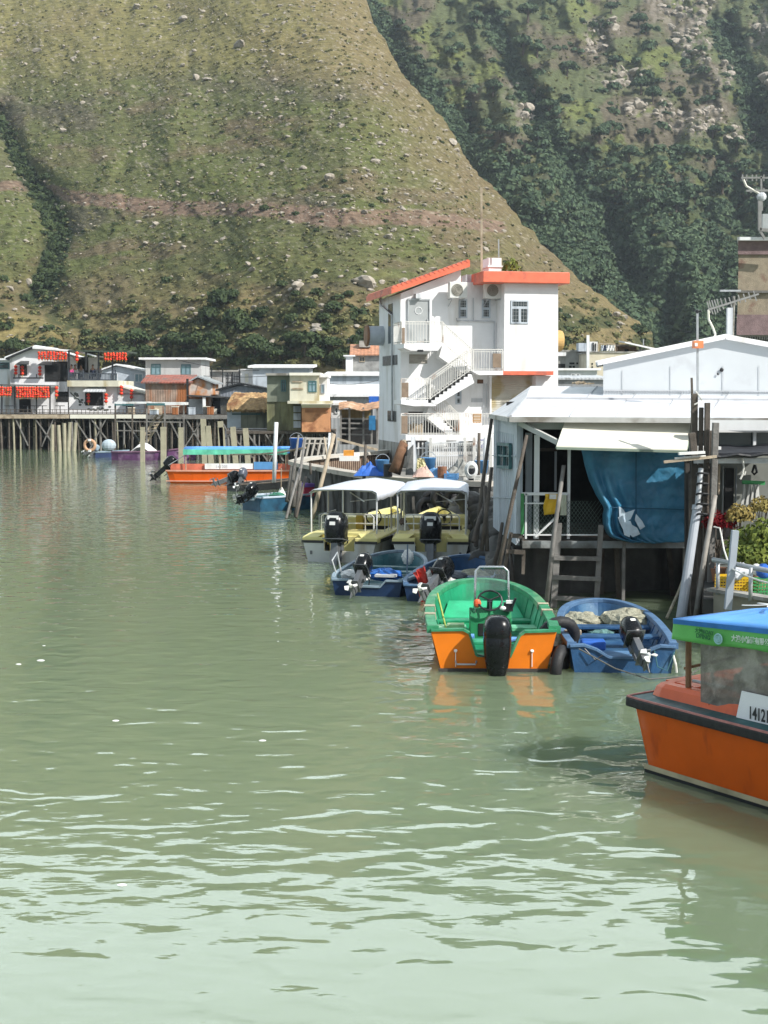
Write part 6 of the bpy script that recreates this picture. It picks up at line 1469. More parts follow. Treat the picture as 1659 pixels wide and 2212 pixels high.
# ================= boats =================
def hull_fn(L_,B_,zs,zb,p=2.4,q=2.0,st=.90,flare=.82,t0=.25):
    """half breadth and sheer height along the boat, t=0 stern, t=1 bow"""
    def hw(t):
        w=B_/2*(st+(1-st)*math.sin(min(1,t/t0)*math.pi/2))
        if t>t0: w=B_/2*max(0,(1-((t-t0)/(1-t0))**p))**(1/q)
        return w
    def sh(t): return zs+(zb-zs)*t**2
    return hw,sh
def open_boat(R,L_,B_,zs,zb,cols,p=2.4,q=2.0,st=.92,flare=.84,notch=(.26,.22),notch_pts=None,fl=.08,thw=(.3,.62),rail=(.13,.07),trc=None,names=('hull','gunwale','interior','transom')):
    hullm,railm,inm,trm=cols; hw,sh=hull_fn(L_,B_,zs,zb,p,q,st)
    N_=30; ts=[1-(1-i/N_)**1.6 for i in range(N_+1)]
    rake=.18*L_/5
    rows=[]
    for t in ts:
        w=hw(t); z=sh(t); y=t*L_; r_=[]
        bow=t**3*rake
        for s,k in ((1,0),(1,.35),(1,.8),(1,1.0),(0,1.15),(-1,1.0),(-1,.8),(-1,.35),(-1,0)):
            ww=w*(1-(1-flare)*min(k,1)**1.2); zz=z-(z+.18)*k
            r_.append((s*ww if s else 0,y-bow*min(k,1)-.0,zz))
        rows.append(r_)
    MB().grid(rows).build(names[0],hullm,R,local=True,smooth=False)
    # inner skin and floor
    rows=[]
    for t in ts:
        w=max(0,hw(t)-.07); z=sh(t)-.01; y=.07+(t*(L_-.16)); r_=[]
        for s,k in ((1,0),(1,.5),(1,1),(0,1),(-1,1),(-1,.5),(-1,0)):
            r_.append((s*w*(1-.16*k),y-(t**3)*.12*k,z+(fl-z)*k))
        rows.append(r_)
    MB().grid(rows).build(names[2],inm,R,local=True)
    # gunwale
    pts=[Vector((hw(t)-.03,t*L_,sh(t)+.02)) for t in ts[:-1]]
    pts2=[Vector((-p_.x,p_.y,p_.z)) for p_ in pts]
    path=pts+[Vector((0,L_-.01,sh(1)+.02))]+pts2[::-1]
    MB().sweep(path,rail[0],rail[1]).build(names[1],railm,R,local=True,bevel=.012)
    # transom
    w=hw(0); wb=w*flare; z=zs
    npt=notch_pts or [(-notch[0]-.12,z),(-notch[0],z-notch[1]),(notch[0],z-notch[1]),(notch[0]+.12,z)]
    outl=[(-w,z)]+npt+[(w,z),(wb,-.15),(-wb,-.15)]
    MB().extr([(x,-.05,zz) for x,zz in outl],(0,.09,0)).build(names[3],trm,R,local=True)
    m=MB(); c=[(-w,z)]+npt+[(w,z)]
    for a,b in zip(c[:-1],c[1:]): m.bar((a[0],-.01,a[1]+.012),(b[0],-.01,b[1]+.012),.14,.035)
    m.build('transom_cap',trc or railm,R,local=True)
    for t in thw:
        w=hw(t)-.09; MB().box(-w*.95,t*L_-.14,fl+.20,w*.95,t*L_+.14,fl+.25).build('bench',inm,R,local=True,bevel=.01)
    for i in range(1,9):
        t=i/10; w=(hw(t)-.075)
        for s in (-1,1): MB().bar((s*w,t*L_,sh(t)-.03),(s*w*.85,t*L_-.01,fl+.01),.035).build('rib',inm,R,local=True)
    m=MB(); w=hw(.1)*.8; 
    m.box(-w,.1,fl+.003,w,L_*.72,fl+.03); m.build('floor_boards',inm,R,local=True)
    return hw,sh
def outboard(R,x,y,z,tilt=0,turn=0,s=1.0,cow=motorB,leg=motorG,prop=whiteP,drop=.9,covered=False,hang=0):
    """origin at the top of the transom; tilt lifts the leg out of the water behind the boat"""
    H=[(.0,.10,.12),(.03,.17,.20),(.10,.19,.24),(.28,.20,.27),(.42,.19,.26),(.52,.15,.20),(.56,.08,.12)]
    m=MB(); rows=[]
    if covered: H=[(-.60,.04,.06),(-.44,.09,.11),(-.32,.135,.15),(-.18,.17,.19),(-.02,.20,.22),(.12,.212,.24),(.26,.214,.245),(.275,.207,.237),(.30,.213,.245),(.32,.216,.25),(.44,.21,.245),(.53,.18,.21),(.575,.13,.15),(.59,.06,.08)]
    for h,a,b in H:
        rows.append([(math.copysign(abs(math.cos(k*math.pi/9))**.75,math.cos(k*math.pi/9))*a,-.20+math.copysign(abs(math.sin(k*math.pi/9))**.75,math.sin(k*math.pi/9))*b,h) for k in range(18)])
    m.grid(rows,closed=True); m.f.append(tuple(range(18))[::-1]); m.m.append(0); m.f.append(tuple(range(18*(len(H)-1),18*len(H)))); m.m.append(0)
    o=m.build('outboard_motor',cow,R,local=True,smooth=True); o.location=(x,y,z); o.rotation_euler=(-math.radians(tilt),0,math.radians(turn)); o.scale=(s,s,s)
    k=MB(); k.bar((0,-.20,.05),(0,-.20,-.62),.13,.20,up=(0,1,0)); k.box(-.12,-.42,-.50,.12,-.02,-.475)
    k.tube([(0,-.05,-.68),(0,-.15,-.68),(0,-.32,-.68),(0,-.40,-.68)],[.02,.06,.06,.045],9); k.extr([(-.012,-.30,-.70),(-.012,-.14,-.70),(-.012,-.22,-.92)],(.024,0,0))
    k.box(-.10,-.10,-.12,.10,.02,.10); k.box(-.06,.02,-.30,.06,.05,.06)
    q=k.build('motor_leg',leg,o,local=True,bevel=.01)
    k=MB(); k.tube([(0,-.40,-.68),(0,-.50,-.68)],[.05,.03],9)
    for i in range(3):
        a=i*2.094; c,s2=math.cos(a),math.sin(a); k.extr([(c*.04,-.47,-.68+s2*.04),(c*.15-s2*.07,-.44,-.68+s2*.15+c*.07),(c*.19,-.46,-.68+s2*.19),(c*.13+s2*.07,-.49,-.68+s2*.13-c*.07)],(0,.02,0))
    k.build('propeller',prop,o,local=True)
    if not covered:
        k=MB(); k.box(-.188,-.425,.06,.188,.022,.072); k.build('cowl_band',leg,o,local=True)
        k=MB(); k.box(-.05,-.475,.30,.05,-.466,.36); k.build('cowl_decal',foam,o,local=True)
        k=MB(); k.tube([(.05,.03,.12),(.10,.20,.14),(.06,.38,.05)],.014,6); k.build('fuel_hose',rubber,o,local=True)
    return o
def rope_in(R,pts,r_=.012,mat=ropeW,name='rope'): MB().tube(pts,r_,6).build(name,mat,R,local=True)
def water_s(u,v): return G(u,v,0)
# --- green boat
p=water_s(1066,1449); GBt=thing('green_motorboat','open green motorboat with orange transom, steering console and large black covered outboard','boat',p,-.02)
hw,sh=open_boat(GBt,4.9,2.10,.66,.80,(orangeT,greenR,greenB,orangeT),p=2.9,q=2.15,st=.97,flare=.80,notch_pts=[(-.50,.67),(-.40,.62),(-.28,.25),(.26,.22),(.42,.58),(.50,.64)],fl=.12,thw=(.16,.60),rail=(.17,.10))
MB().box(-.9,-.095,-.16,.9,-.052,.05).build('transom_foot',M('dark_waterline',(.05,.045,.04),.6,.3,3),GBt,local=True)
for s,zz in ((-1,.33),(1,.33)): MB().tube([(s*.62,-.06,zz),(s*.62,-.075,zz+.02)],.028,8).bar((s*.62,-.065,zz),(s*.62,-.065,zz-.25),.012).build('drain_fitting',foam,GBt,local=True)
MB().tube([(-.62,-.06,.17),(-.60,-.13,.13),(-.30,-.13,.13),(-.28,-.06,.17)],.016,6).build('transom_handle',steel,GBt,local=True)
outboard(GBt,.04,-.08,.33,0,0,1.06,covered=True)
cn=MB(); cn.extr([(-.32,1.55,.12),(-.32,1.95,.12),(-.32,1.95,.74),(-.32,1.70,.78),(-.32,1.55,.62)],(.72,0,0)); cn.mi=1; cn.box(-.18,1.535,.30,.06,1.56,.52)
con=cn.build('console',[M('console_green',(.02,.20,.08),.45,.2,3),dark],GBt,local=True,bevel=.015)
st_=MB(); st_.tube([(.02+.21*math.cos(t*.3927),1.50+.09*math.sin(t*.3927),.93+.16*math.sin(t*.3927)) for t in range(16)],.018,7,closed=True)
for a in (0.5,2.6,4.7): st_.bar((.02,1.52,.93),(.02+.2*math.cos(a),1.50+.09*math.sin(a),.93+.15*math.sin(a)),.022)
st_.tube([(.02,1.52,.93),(.02,1.64,.76)],.05,8); st_.build('steering_wheel',black,GBt,local=True)
MB().tube([(-.24,1.62,.70),(-.23,1.66,1.15),(-.22,1.68,1.42),(-.15,1.69,1.49),(.27,1.69,1.49),(.34,1.68,1.42),(.35,1.66,1.15),(.36,1.62,.70)],.022,8).build('windscreen_frame',M('chrome_rail',(.55,.57,.58),.2,.05,3,metal=.8),GBt,local=True,smooth=True)
MB().box(-.21,1.672,1.08,.33,1.68,1.45).build('windscreen',M('clear_screen',(.35,.42,.42),.1,.05,2,alpha=.12),GBt,local=True)
MB().box(.26,1.50,.74,.42,1.66,.88).tube([(.40,1.5,.80),(.46,1.46,.98)],.022,6).build('throttle_lever',black,GBt,local=True)
MB().ball((-.20,1.50,.88),(.07,.05,.08),9,6).build('orange_light',M('orange_light',(.75,.12,.04),.4,.1,4),GBt,local=True)
MB().box(.30,1.48,.88,.42,1.56,.93).ball((.24,1.48,.80),(.06,.04,.04),8,5).build('white_fittings',foam,GBt,local=True)
MB().extr([(-.75,3.3,.30),(-.62,3.95,.52),(.62,3.95,.52),(.75,3.3,.30)],(0,0,.04)).extr([(-.75,3.3,.30),(.75,3.3,.30),(.68,3.32,.12),(-.68,3.32,.12)],(0,.03,0)).build('fore_locker',M('locker_green',(.03,.42,.20),.45,.2,3),GBt,local=True)
for bx_ in ((-.88,-.36),(.45,.88)): MB().box(bx_[0],2.05,.30,bx_[1],2.40,.36).build('side_seat',M('faded_green',(.16,.50,.30),.5,.3,3,stain=(.35,.6,.4),samt=.5),GBt,local=True)
MB().box(-.70,2.0,.37,-.40,2.22,.42).build('seat_pad',M('faded_pad',(.42,.55,.32),.7,.3,6),GBt,local=True)
rr=random.Random(3); m=MB(); m.grid([[(-.90+.62*j/8,.62+.10*i+.02*rr.random(),.40+.05*rr.random()+(.08 if j==4 else 0)) for j in range(9)] for i in range(4)]); m.build('blue_rag',M('blue_rag',(.12,.28,.60),.8,.25,8),GBt,local=True,solid=.03)
m=MB(); m.grid([[(.32+.50*j/8,.62+.09*i,.36+.05*rr.random()) for j in range(9)] for i in range(4)]); m.build('blue_rag',M('blue_rag',(.12,.28,.60)),GBt,local=True,solid=.03)
for t,s in ((.32,1),(.45,1),(.24,-1),(.40,-1)):
    x=hw(t)-.03; a=MB()
    for k in range(3): y=t*4.9+.05*k; z=sh(t)+.02; a.tube([(s*(x-.10),y,z-.04),(s*(x-.09),y,z+.06),(s*(x+.09),y,z+.06),(s*(x+.10),y,z-.04)],.013,5)
    a.build('rope_wrap',rope,GBt,local=True)
rope_in(GBt,[(-.86,2.9,.85),(-.80,2.6,.62),(-.74,2.2,.40),(-.72,2.0,.36)],.018,M('yellow_green_rope',(.40,.45,.12),.9,.2,10))
rope_in(GBt,[(.2,-.1,.30),(-.05,-.16,.24),(-.3,-.05,.28),(-.5,.2,.30)],.010,black)
# --- near right blue boat
p=water_s(1344,1452); BB=thing('blue_fishing_boat','worn light blue open boat with nets in the bow, right of the green boat','boat',p,-.06)
hw,sh=open_boat(BB,4.4,1.80,.42,.50,(blueB,blueRl,blueB,blueB),p=3.0,q=2.2,st=.94,flare=.88,notch_pts=[(-.62,.43),(-.42,.36),(-.22,.24),(.30,.24),(.45,.37),(.60,.43)],fl=.10,thw=(.34,.56),rail=(.13,.08))
MB().box(-.82,.02,.24,.82,.42,.27).build('stern_deck',M('pale_blue_deck',(.09,.19,.33),.5,.25,3),BB,local=True)
outboard(BB,.16,-.08,.40,58,14,.82,drop=.6)
def blob(R,c,r_,mat,name,seed,fl_=.5,n=16):
    rr=random.Random(seed); m=MB(); m.ball((0,0,0),(1,1,1),n,10); 
    vs=[]
    for x,y,z in m.v:
        k=1+rr.uniform(-.17,.17); vs.append((c[0]+x*r_[0]*k,c[1]+y*r_[1]*k,c[2]+z*r_[2]*k))
    m.v=vs; return m.build(name,mat,R,local=True)
blob(BB,(-.42,3.2,.30),(.38,.42,.17),netM,'net_pile',1); blob(BB,(.42,3.1,.33),(.46,.5,.22),netM,'net_pile',2); blob(BB,(-.1,2.5,.22),(.25,.3,.10),M('green_net',(.10,.20,.19),.95,.4,12,1,30),'net_pile',3)
m=MB(); rr=random.Random(4)
for c,r_ in (((-.42,3.2,.34),.36),((.42,3.1,.42),.44)):
    for i in range(26):
        a=rr.uniform(0,6.28); pts=[(c[0]+r_*math.cos(a+k*.5)*(1-.05*k*rr.random()),c[1]+r_*.8*math.sin(a+k*.5)*rr.uniform(.6,1),c[2]+.06*rr.uniform(-1,1)) for k in range(5)]; m.tube(pts,.012,4)
m.build('net_strands',M('net_strand',(.45,.43,.32),.95,.3,10),BB,local=True)
MB().box(-.62,.45,.26,-.22,.75,.42).build('blue_tub',blueP,BB,local=True,bevel=.03)
MB().box(-.86,.95,.44,-.58,1.12,.50).build('wood_block',woodL,BB,local=True)
rope_in(BB,[(.5,-.06,.38),(.55,-.12,.12),(.7,-.14,.06),(.82,-.08,.36)],.010,M('teal_rope',(.06,.16,.18),.9,.2,10)); rope_in(BB,[(.80,-.07,.30),(.84,-.10,.16),(.86,-.08,.02)],.02,ropeW)
rope_in(BB,[(-.3,-.06,.30),(-.45,-.12,.22),(-.62,-.10,.40)],.010,black)
ty=thing('boat_fender_tyre','black tyre wedged between the green boat and the light blue boat','tyre',BB.location+Vector((-.93,.9,.42)),0)
o=MB().tube([(.29*math.cos(a*.3927),0,.29*math.sin(a*.3927)) for a in range(16)],.10,9,closed=True).build('ring',rubber,ty,local=True,smooth=True); o.rotation_euler=(.35,0,.25)
for i,(dx,dz) in enumerate(((-1.0,.08),)):  # added black ring, standing in for the dark shade between the two sterns
    shade_tyre=thing('boat_fender_tyre','black ring added low at the water as shade between the green and light blue sterns','tyre',BB.location+Vector((dx,.1-.2*i,dz)),0)
    o=MB().tube([(.26*math.cos(a*.3927),0,.26*math.sin(a*.3927)) for a in range(16)],.10,9,closed=True).build('ring',rubber,shade_tyre,local=True,smooth=True); o.rotation_euler=(.1,0,1.2-.3*i)
single(MB().tube([BB.location+Vector(q) for q in ((-.72,-.1,.40),(-.2,-.5,.16),(.3,-.7,.03),(.95,-.6,.06),(1.4,-.4,.35))],.012,6),'mooring_line',M('dark_rope',(.12,.12,.11),.9,.2,10),'dark mooring line looping from the light blue boat toward the near orange boat','rope')
# --- pair of navy boats
p=water_s(794,1287); N1=thing('navy_skiff','navy blue open skiff with blue cloth aboard, just below the left yellow boat','boat',p,-.21)
hw,sh=open_boat(N1,3.9,1.95,.34,.55,(blueDk,greyRl,tealIn,blueDk),p=2.8,q=2.0,st=.82,flare=.88,notch=(.3,.14),fl=.12,thw=(.40,.62),rail=(.10,.07))
outboard(N1,-.10,-.08,.40,52,-8,.9,prop=foam)
blob(N1,(.30,.5,.42),(.38,.32,.14),M('bright_blue_cloth',(.02,.12,.42),.7,.3,6,.6,14),'blue_cloth',5); blob(N1,(-.45,.35,.42),(.26,.22,.11),whiteC,'white_rags',6); blob(N1,(-.15,.25,.40),(.16,.2,.1),whiteC,'white_rags',7)
MB().box(.15,.05,.42,.62,.30,.47).build('stern_plank',M('pale_plank',(.5,.5,.5),.7,.1,4),N1,local=True)
rope_in(N1,[(-.74,.05,.5),(-.80,-.05,.78),(-.72,.1,.95),(-.66,.2,.5)],.018,greyW,'bent_bracket'); MB().tube([(.68,1.1,.3),(.69,1.12,1.05)],.018,6).build('thin_pole',greyRl,N1,local=True); blob(N1,(.35,2.9,.55),(.15,.12,.18),foam,'white_floats',9)
p=water_s(952,1300); N2=thing('navy_skiff','navy blue open skiff behind the green boat, with a red cloth at its stern','boat',p,-.22)
open_boat(N2,3.9,1.95,.34,.55,(blueDk,blueRl,blueMd,blueDk),p=2.8,q=2.0,st=.82,flare=.88,notch=(.3,.14),fl=.12,thw=(.40,.62),rail=(.10,.07))
outboard(N2,.0,-.05,.40,56,-24,.95,prop=foam)
blob(N2,(-.30,.5,.46),(.17,.16,.17),M('dirty_white_float',(.5,.5,.45),.8,.3,6),'round_float',11); blob(N2,(-.05,.2,.42),(.40,.14,.10),whiteC,'white_bag',12); blob(N2,(.4,2.2,.3),(.4,.5,.14),netM,'net_pile',13); blob(N2,(.1,1.1,.42),(.3,.25,.1),M('grey_bag',(.12,.13,.15),.8,.3,6),'grey_bag',14)
rc_=thing('red_cloth','red plastic cloth hanging from the stern corner down to the water, between the navy skiffs','cloth',G(902,1300,0)+Vector((0,.1,.0)))
MB().grid([[(-.10+.05*j+.05*i+.03*math.sin(j*2+i),-.05*math.sin(j*1.9+i*.7),.62-.105*i+.03*j*(i<2)) for j in range(6)] for i in range(6)]).build('cloth',redP,rc_,local=True,solid=.02)
MB().grid([[(.0+.09*j*(1-i/7)+.02*i,-.12-.03*math.sin(j*1.9+i),.30-.08*i) for j in range(5)] for i in range(6)]).build('torn_end',M('coral_red_cloth',(.60,.09,.06),.7,.2,6),rc_,local=True,solid=.02)
# --- yellow boats
def yellow_boat(label,loc,rz):
    R=thing('yellow_tour_boat',label,'boat',loc,rz)
    L_=6.4; B_=2.08; hw,sh=hull_fn(L_,B_,.68,.98,2.0,1.5,.93)
    N_=26; ts=[1-(1-i/N_)**1.5 for i in range(N_+1)]; rows=[]
    for t in ts:
        w=hw(t); z=sh(t)-.16; y=t*L_; rows.append([(s*w*(1-.16*min(k,1)) if s else 0,y-t**3*.5*min(k,1),z-(z+.2)*k) for s,k in ((1,0),(1,.4),(1,.9),(0,1.1),(-1,.9),(-1,.4),(-1,0))])
    MB().grid(rows).build('hull',whiteH,R,local=True)
    path=[Vector((hw(t)+.02,t*L_,sh(t)-.12)) for t in ts[:-1]]; path=path+[Vector((0,L_+.03,sh(1)-.12))]+[Vector((-q.x,q.y,q.z)) for q in path[::-1]]
    MB().sweep(path,.06,.09).build('rub_strip',black,R,local=True)
    # yellow deck moulding
    rows=[]
    for t in ts:
        w=hw(t); z=sh(t); wi=max(0,w-.24) if t<.93 else 0; y=t*L_
        rows.append([(w+.02,y,z-.15),(w-.02,y,z-.02),(w-.10,y,z+.02),(wi,y,z+.02),(wi*.97,y,.30),(0,y,.30),(-wi*.97,y,.30),(-wi,y,z+.02),(-w+.10,y,z+.02),(-w+.02,y,z-.02),(-w-.02,y,z-.15)])
    MB().grid(rows[4:]).build('deck',yellowBt,R,local=True)
    yd=rows[4][0][1]; w=B_/2*.95
    # stern platform with motor well
    q=MB(); q.box(-w-.05,-.08,.52,-.42,yd,.66); q.box(.42,-.08,.52,w+.05,yd,.66); q.box(-.42,.42,.20,.42,yd,.66); q.extr([(-w-.05,-.08,.66),(-w+.1,.12,.76),(-w+.1,yd,.76),(-w-.05,yd,.66)],(w-.55,0,0)); q.extr([(w+.05,-.08,.66),(w-.1,.12,.76),(w-.1,yd,.76),(w+.05,yd,.66)],(-(w-.55),0,0)); q.box(-.55,.45,.6,.55,yd,.755)
    q.build('stern_platform',yellowBt,R,local=True,bevel=.02)
    wb=B_/2*.93*.86
    MB().extr([(-w-.02,-.10,.55),(-.42,-.10,.55),(-.42,-.10,.30),(.42,-.10,.30),(.42,-.10,.55),(w+.02,-.10,.55),(wb,-.10,-.15),(-wb,-.10,-.15)],(0,.08,0)).build('transom',whiteH,R,local=True)
    for s_ in (-1,1): MB().box(min(s_*(w+.06),s_*.44),-.115,.51,max(s_*(w+.06),s_*.44),-.102,.58).build('stern_strip',black,R,local=True)
    for s in (-1,1): MB().box(s*.78-.03,-.115,.20,s*.78+.03,-.102,.30).build('small_number_plate',M('plate_grey',(.15,.15,.15),.6,.2,4),R,local=True)
    o=outboard(R,0,-.16,.50,10,0,1.5)
    MB().box(-.10,-.452,.40,.10,-.44,.47).build('cowl_label',foam,o,local=True)
    # wheel, windscreen bulkhead, seats
    m=MB(); m.tube([(.28+.22*math.cos(t*.3927),2.55,1.0+.22*math.sin(t*.3927)) for t in range(16)],.02,6,closed=True)
    for a in (.6,2.7,4.7): m.bar((.28,2.56,1.0),(.28+.21*math.cos(a),2.55,1.0+.21*math.sin(a)),.025)
    m.tube([(.28,2.57,1.0),(.28,2.8,.9)],.05,8); m.build('steering_wheel',black,R,local=True)
    MB().extr([(-.85,2.85,.3),(-.85,3.3,.3),(-.85,3.4,1.02),(-.85,2.85,.95)],(1.72,0,0)).build('dash_bulkhead',yellowBt,R,local=True,bevel=.03); MB().box(-.2,2.835,.45,.80,2.848,.72).build('locker_opening',dark,R,local=True)
    MB().box(-.35,2.45,.3,-.05,2.80,.62).box(-.30,2.72,.62,-.08,2.84,1.02).build('driver_seat',yellowDk,R,local=True,bevel=.03)
    for y in (1.5,2.1): MB().box(-.85,y,.5,.0,y+.28,.56).build('bench',yellowDk,R,local=True)
    # canopy
    zc=1.88; wc=B_/2*.88; y0,y1=.35,3.7
    for s in (-1,1):
        for y in (y0+.02,(y0+y1)/2,y1-.1): MB().tube([(s*wc,y,.74),(s*wc,y,zc-.08),(s*(wc-.12),y,zc)],.022,7).build('canopy_post',whiteP,R,local=True)
    m=MB()
    for y in (y0+.02,(y0+y1)/2,y1-.1): m.tube([(-wc+.12,y,zc),(0,y,zc+.04),(wc-.12,y,zc)],.02,6)
    m.bar((-wc,y0,zc-.06),(-wc,y1,zc-.06),.025); m.bar((wc,y0,zc-.06),(wc,y1,zc-.06),.025); m.bar((.1,y0+.3,zc-.05),(.55,y0+.1,zc-.28),.025); m.bar((.1,y0+.3,zc-.3),(.9,y0+.3,zc-.22),.02); m.build('canopy_frame',whiteP,R,local=True)
    rows=[]
    for i in range(13):
        y=y0-.1+(y1-y0+.25)*i/12; rows.append([(-wc-.03,y,zc-.06)]+[(x*wc,y,zc+.03+.02*(1-x*x)+.03*(y-y0)*(1-abs(x))-.02*math.sin(i*1.57)**2*(1-abs(x))) for x in (-.9,-.6,-.3,0,.3,.6,.9)]+[(wc+.03,y,zc-.02),(wc+.05,y,zc-.24+.015*math.sin(i*2))])
    MB().grid(rows).build('canopy',canopyW,R,local=True,solid=.012,smooth=True)
    m=MB(); 
    m.tube([(-w+.25,.75,.78),(-w+.25,.75,1.16),(-w+.32,.75,1.22),(w-.32,.75,1.22),(w-.25,.75,1.16),(w-.25,.75,.78)],.02,7); m.bar((-w+.25,.75,.98),(w-.25,.75,.98),.03)
    for s in (-.5,.0,.5): m.bar((s,.75,.78),(s,.75,1.22),.022)
    m.build('stern_rail',whiteP,R,local=True)
    for s in (-1,1):
        m=MB()
        for i in range(5): m.bar((s*(w-.05),1.2+i*.42,.7),(s*(w-.05),1.2+i*.42,1.15),.018)
        m.bar((s*(w-.05),1.2,1.15),(s*(w-.05),2.9,1.15),.022)
        m.build('side_rail',greyW,R,local=True)
    return R
Y1=yellow_boat('pale yellow and white tour boat with white canopy, left of the two yellow boats',water_s(735,1214),-.24)
Y2=yellow_boat('pale yellow and white tour boat with white canopy, right of the two yellow boats',water_s(931,1216),-.07)
fg=thing('red_flag','small folded red flag standing on the bow of the left yellow boat','flag',P(832,1130,43)); MB().extr([(-.02,0,-.3),(.22,0,-.3),(.12,0,.15),(.04,0,.38)],(0,.05,0)).build('cloth',redP,fg,local=True); MB().tube([(.02,0,-.5),(.03,0,.45)],.012,5).build('staff',woodL,fg,local=True)
fg2=dup(fg,P(990-64,1128,43),0,'small folded red flag standing on the bow of the right yellow boat')
wr=thing('wrapped_bundle','grey white wrapped bundle standing on the stern of the right yellow boat','bundle',P(874,1168,38.0)); blob(wr,(0,0,.22),(.14,.12,.26),M('grey_white_wrap',(.40,.39,.36),.9,.25,8,.5,20),'wrap',21); blob(wr,(-.05,0,.52),(.10,.09,.10),M('brown_wrap',(.12,.09,.08),.9,.3,8),'dark_top',22)
# --- near orange boat
a0=water_s(1400,1666); a1=water_s(1660,1747); d=(a1-a0).normalized(); rz=math.atan2(-d.x,d.y)
OB=thing('orange_tour_boat','large orange tour boat with blue and green canopy at the right edge, nearest the viewer','boat',a0,rz)
def ob(mb,n,m,**k): return mb.build(n,m,OB,local=True,**k)
Lb=9.0; Wb=2.35
# local: +y along the boat towards the viewer's right, +x is the visible side; corner at origin
def side_x(z,y): return .03+.12*(max(0,z)/.85)+ .10*math.sin(min(1,y/3.0)*math.pi/2)*(z/.85)
hz=[-.3,.0,.10,.30,.55,.80,.88]
rows=[]
for y in [0,.02,.10,.3,.6,1,1.5,2,3,4,5,6,7,8,9]:
    rows.append([(side_x(z,y)-(.06 if y<.05 else (.02 if y<.15 else 0)), y-(.16*z/.85 if y<.5 else .16*z/.85*max(0,1-(y-.5)/1)) ,z+.01*y) for z in hz])
m=MB(); m.grid(rows); ob(m,'side_shell',orangeH,smooth=True)
m=MB(); e=[rows[0][i] for i in range(len(hz))]; m.grid([[(x,y,z) for x,y,z in e],[(-Wb-.12+.0*x,y+.0,z) for x,y,z in e]]); ob(m,'end_shell',orangeH)
m=MB(); m.grid([[(-Wb-.12,y,z) for z in hz] for y in (-.15,2,4,6,9)]); ob(m,'far_side_shell',orangeH)
ob(MB().grid([[(side_x(z,y)+.012,y-.16*z/.85*(1 if y<.5 else 0)-.01,z) for z in (.0,.035,.07,.105)] for y in (-.0,.3,1,2,3,4,6,9)]),'boot_stripe',boot)
ob(MB().grid([[(side_x(z,y)+.018,y-.01,z) for z in (-.1,-.02,.03,.04)] for y in (-.0,.3,1,2,3,4,6,9)]),'waterline_band',black)
zr=.84
def path_at(z,off,y0=-.17):
    return [Vector((-Wb-.1,y0-off,z)),Vector((-1.2,y0-off,z)),Vector((side_x(z,0)-.10,y0-off,z)),Vector((side_x(z,0)+off*.6,y0+.0-off*.4,z)),Vector((side_x(z,.1)+off,y0+.18,z))]+[Vector((side_x(z,y)+off,y,z+.01*y)) for y in (.4,1,2,3,4,5,6,7,8,9)]
ob(MB().sweep(path_at(zr,.02),.09,.12),'rub_rail',rubber,bevel=.03)
ob(MB().sweep(path_at(zr+.062,.03),.03,.02),'pink_edge_line',pinkL)
# deck strip (dark teal) slopes inwards, then orange coaming
def ring(z,ins):
    return [(-Wb-.1+ins,-.15+ins,z)]+[(side_x(.88,0)-ins-.02,-.15+ins*1.0,z),(side_x(.88,.2)-ins,.05+ins*.6,z)]+[(side_x(.88,y)-ins,y+ins*.3,z+.01*y) for y in (.5,1,2,3,4,5,6,7,8,9)]
m=MB(); m.grid([ring(.905,.0),ring(.93,.16),ring(.935,.20)]); ob(m,'side_deck',deckTeal)
m=MB(); m.grid([ring(.93,.17),ring(1.04,.20),ring(1.085,.24),ring(1.09,.34),ring(1.05,.36),ring(.60,.37)]); ob(m,'coaming',orangeD,smooth=False)
m=MB(); m.extr([(0-.2,.2,.60),(-.2,9,.60),(-Wb+.1,9,.60),(-Wb+.1,.2,.60)],(0,0,.03)); ob(m,'floor',M('orange_brown_floor',(.20,.08,.04),.7,.2,3))
m=MB(); m.extr([(-.25,.02,1.045),(-.2,.55,1.05),(-Wb+.2,.55,1.05),(-Wb+.2,.02,1.045)],(0,0,.04)); ob(m,'end_deck',orangeD)
for y in (.95,1.55,2.15): ob(MB().box(side_x(.88,y)-.20,y,.94,side_x(.88,y)-.185,y+.008,1.06),'coaming_seam',black)
for y in (1.2,2.2,3.2): ob(MB().box(-1.9,y,.98,-.55,y+.35,1.02),'bench',M('brown_bench',(.18,.13,.09),.6,.2,3))
xs_=side_x(.88,1)
ob(MB().tube([(-.13,.50,1.02),(-.11,.50,1.86)],.035,8),'canopy_post',M('rust_brown_post',(.22,.12,.06),.7,.3,4)); ob(MB().tube([(-.2,.40,1.05),(-.3,.05,.98)],.018,6).tube([(-.13,.42,1.30),(-.55,.9,1.48)],.018,6),'brace',M('rust_brown_post',(.22,.12,.06)))
for y in (2.05,3.9,5.7): ob(MB().tube([(-.08,y,1.02),(-.08,y,1.72)],.022,8),'canopy_post',woodL)
for y in (.42,2.05,3.9): ob(MB().tube([(-1.2,y,.63),(-1.2,y,1.72)],.03,8),'canopy_post',wood)
ob(MB().tube([(-.2,.5,1.16),(-.2,2.0,1.18),(-.2,6,1.2)],.02,6).tube([(-.4,.6,1.28),(-.45,.62,1.05)],.02,6),'grab_rail',greyW)
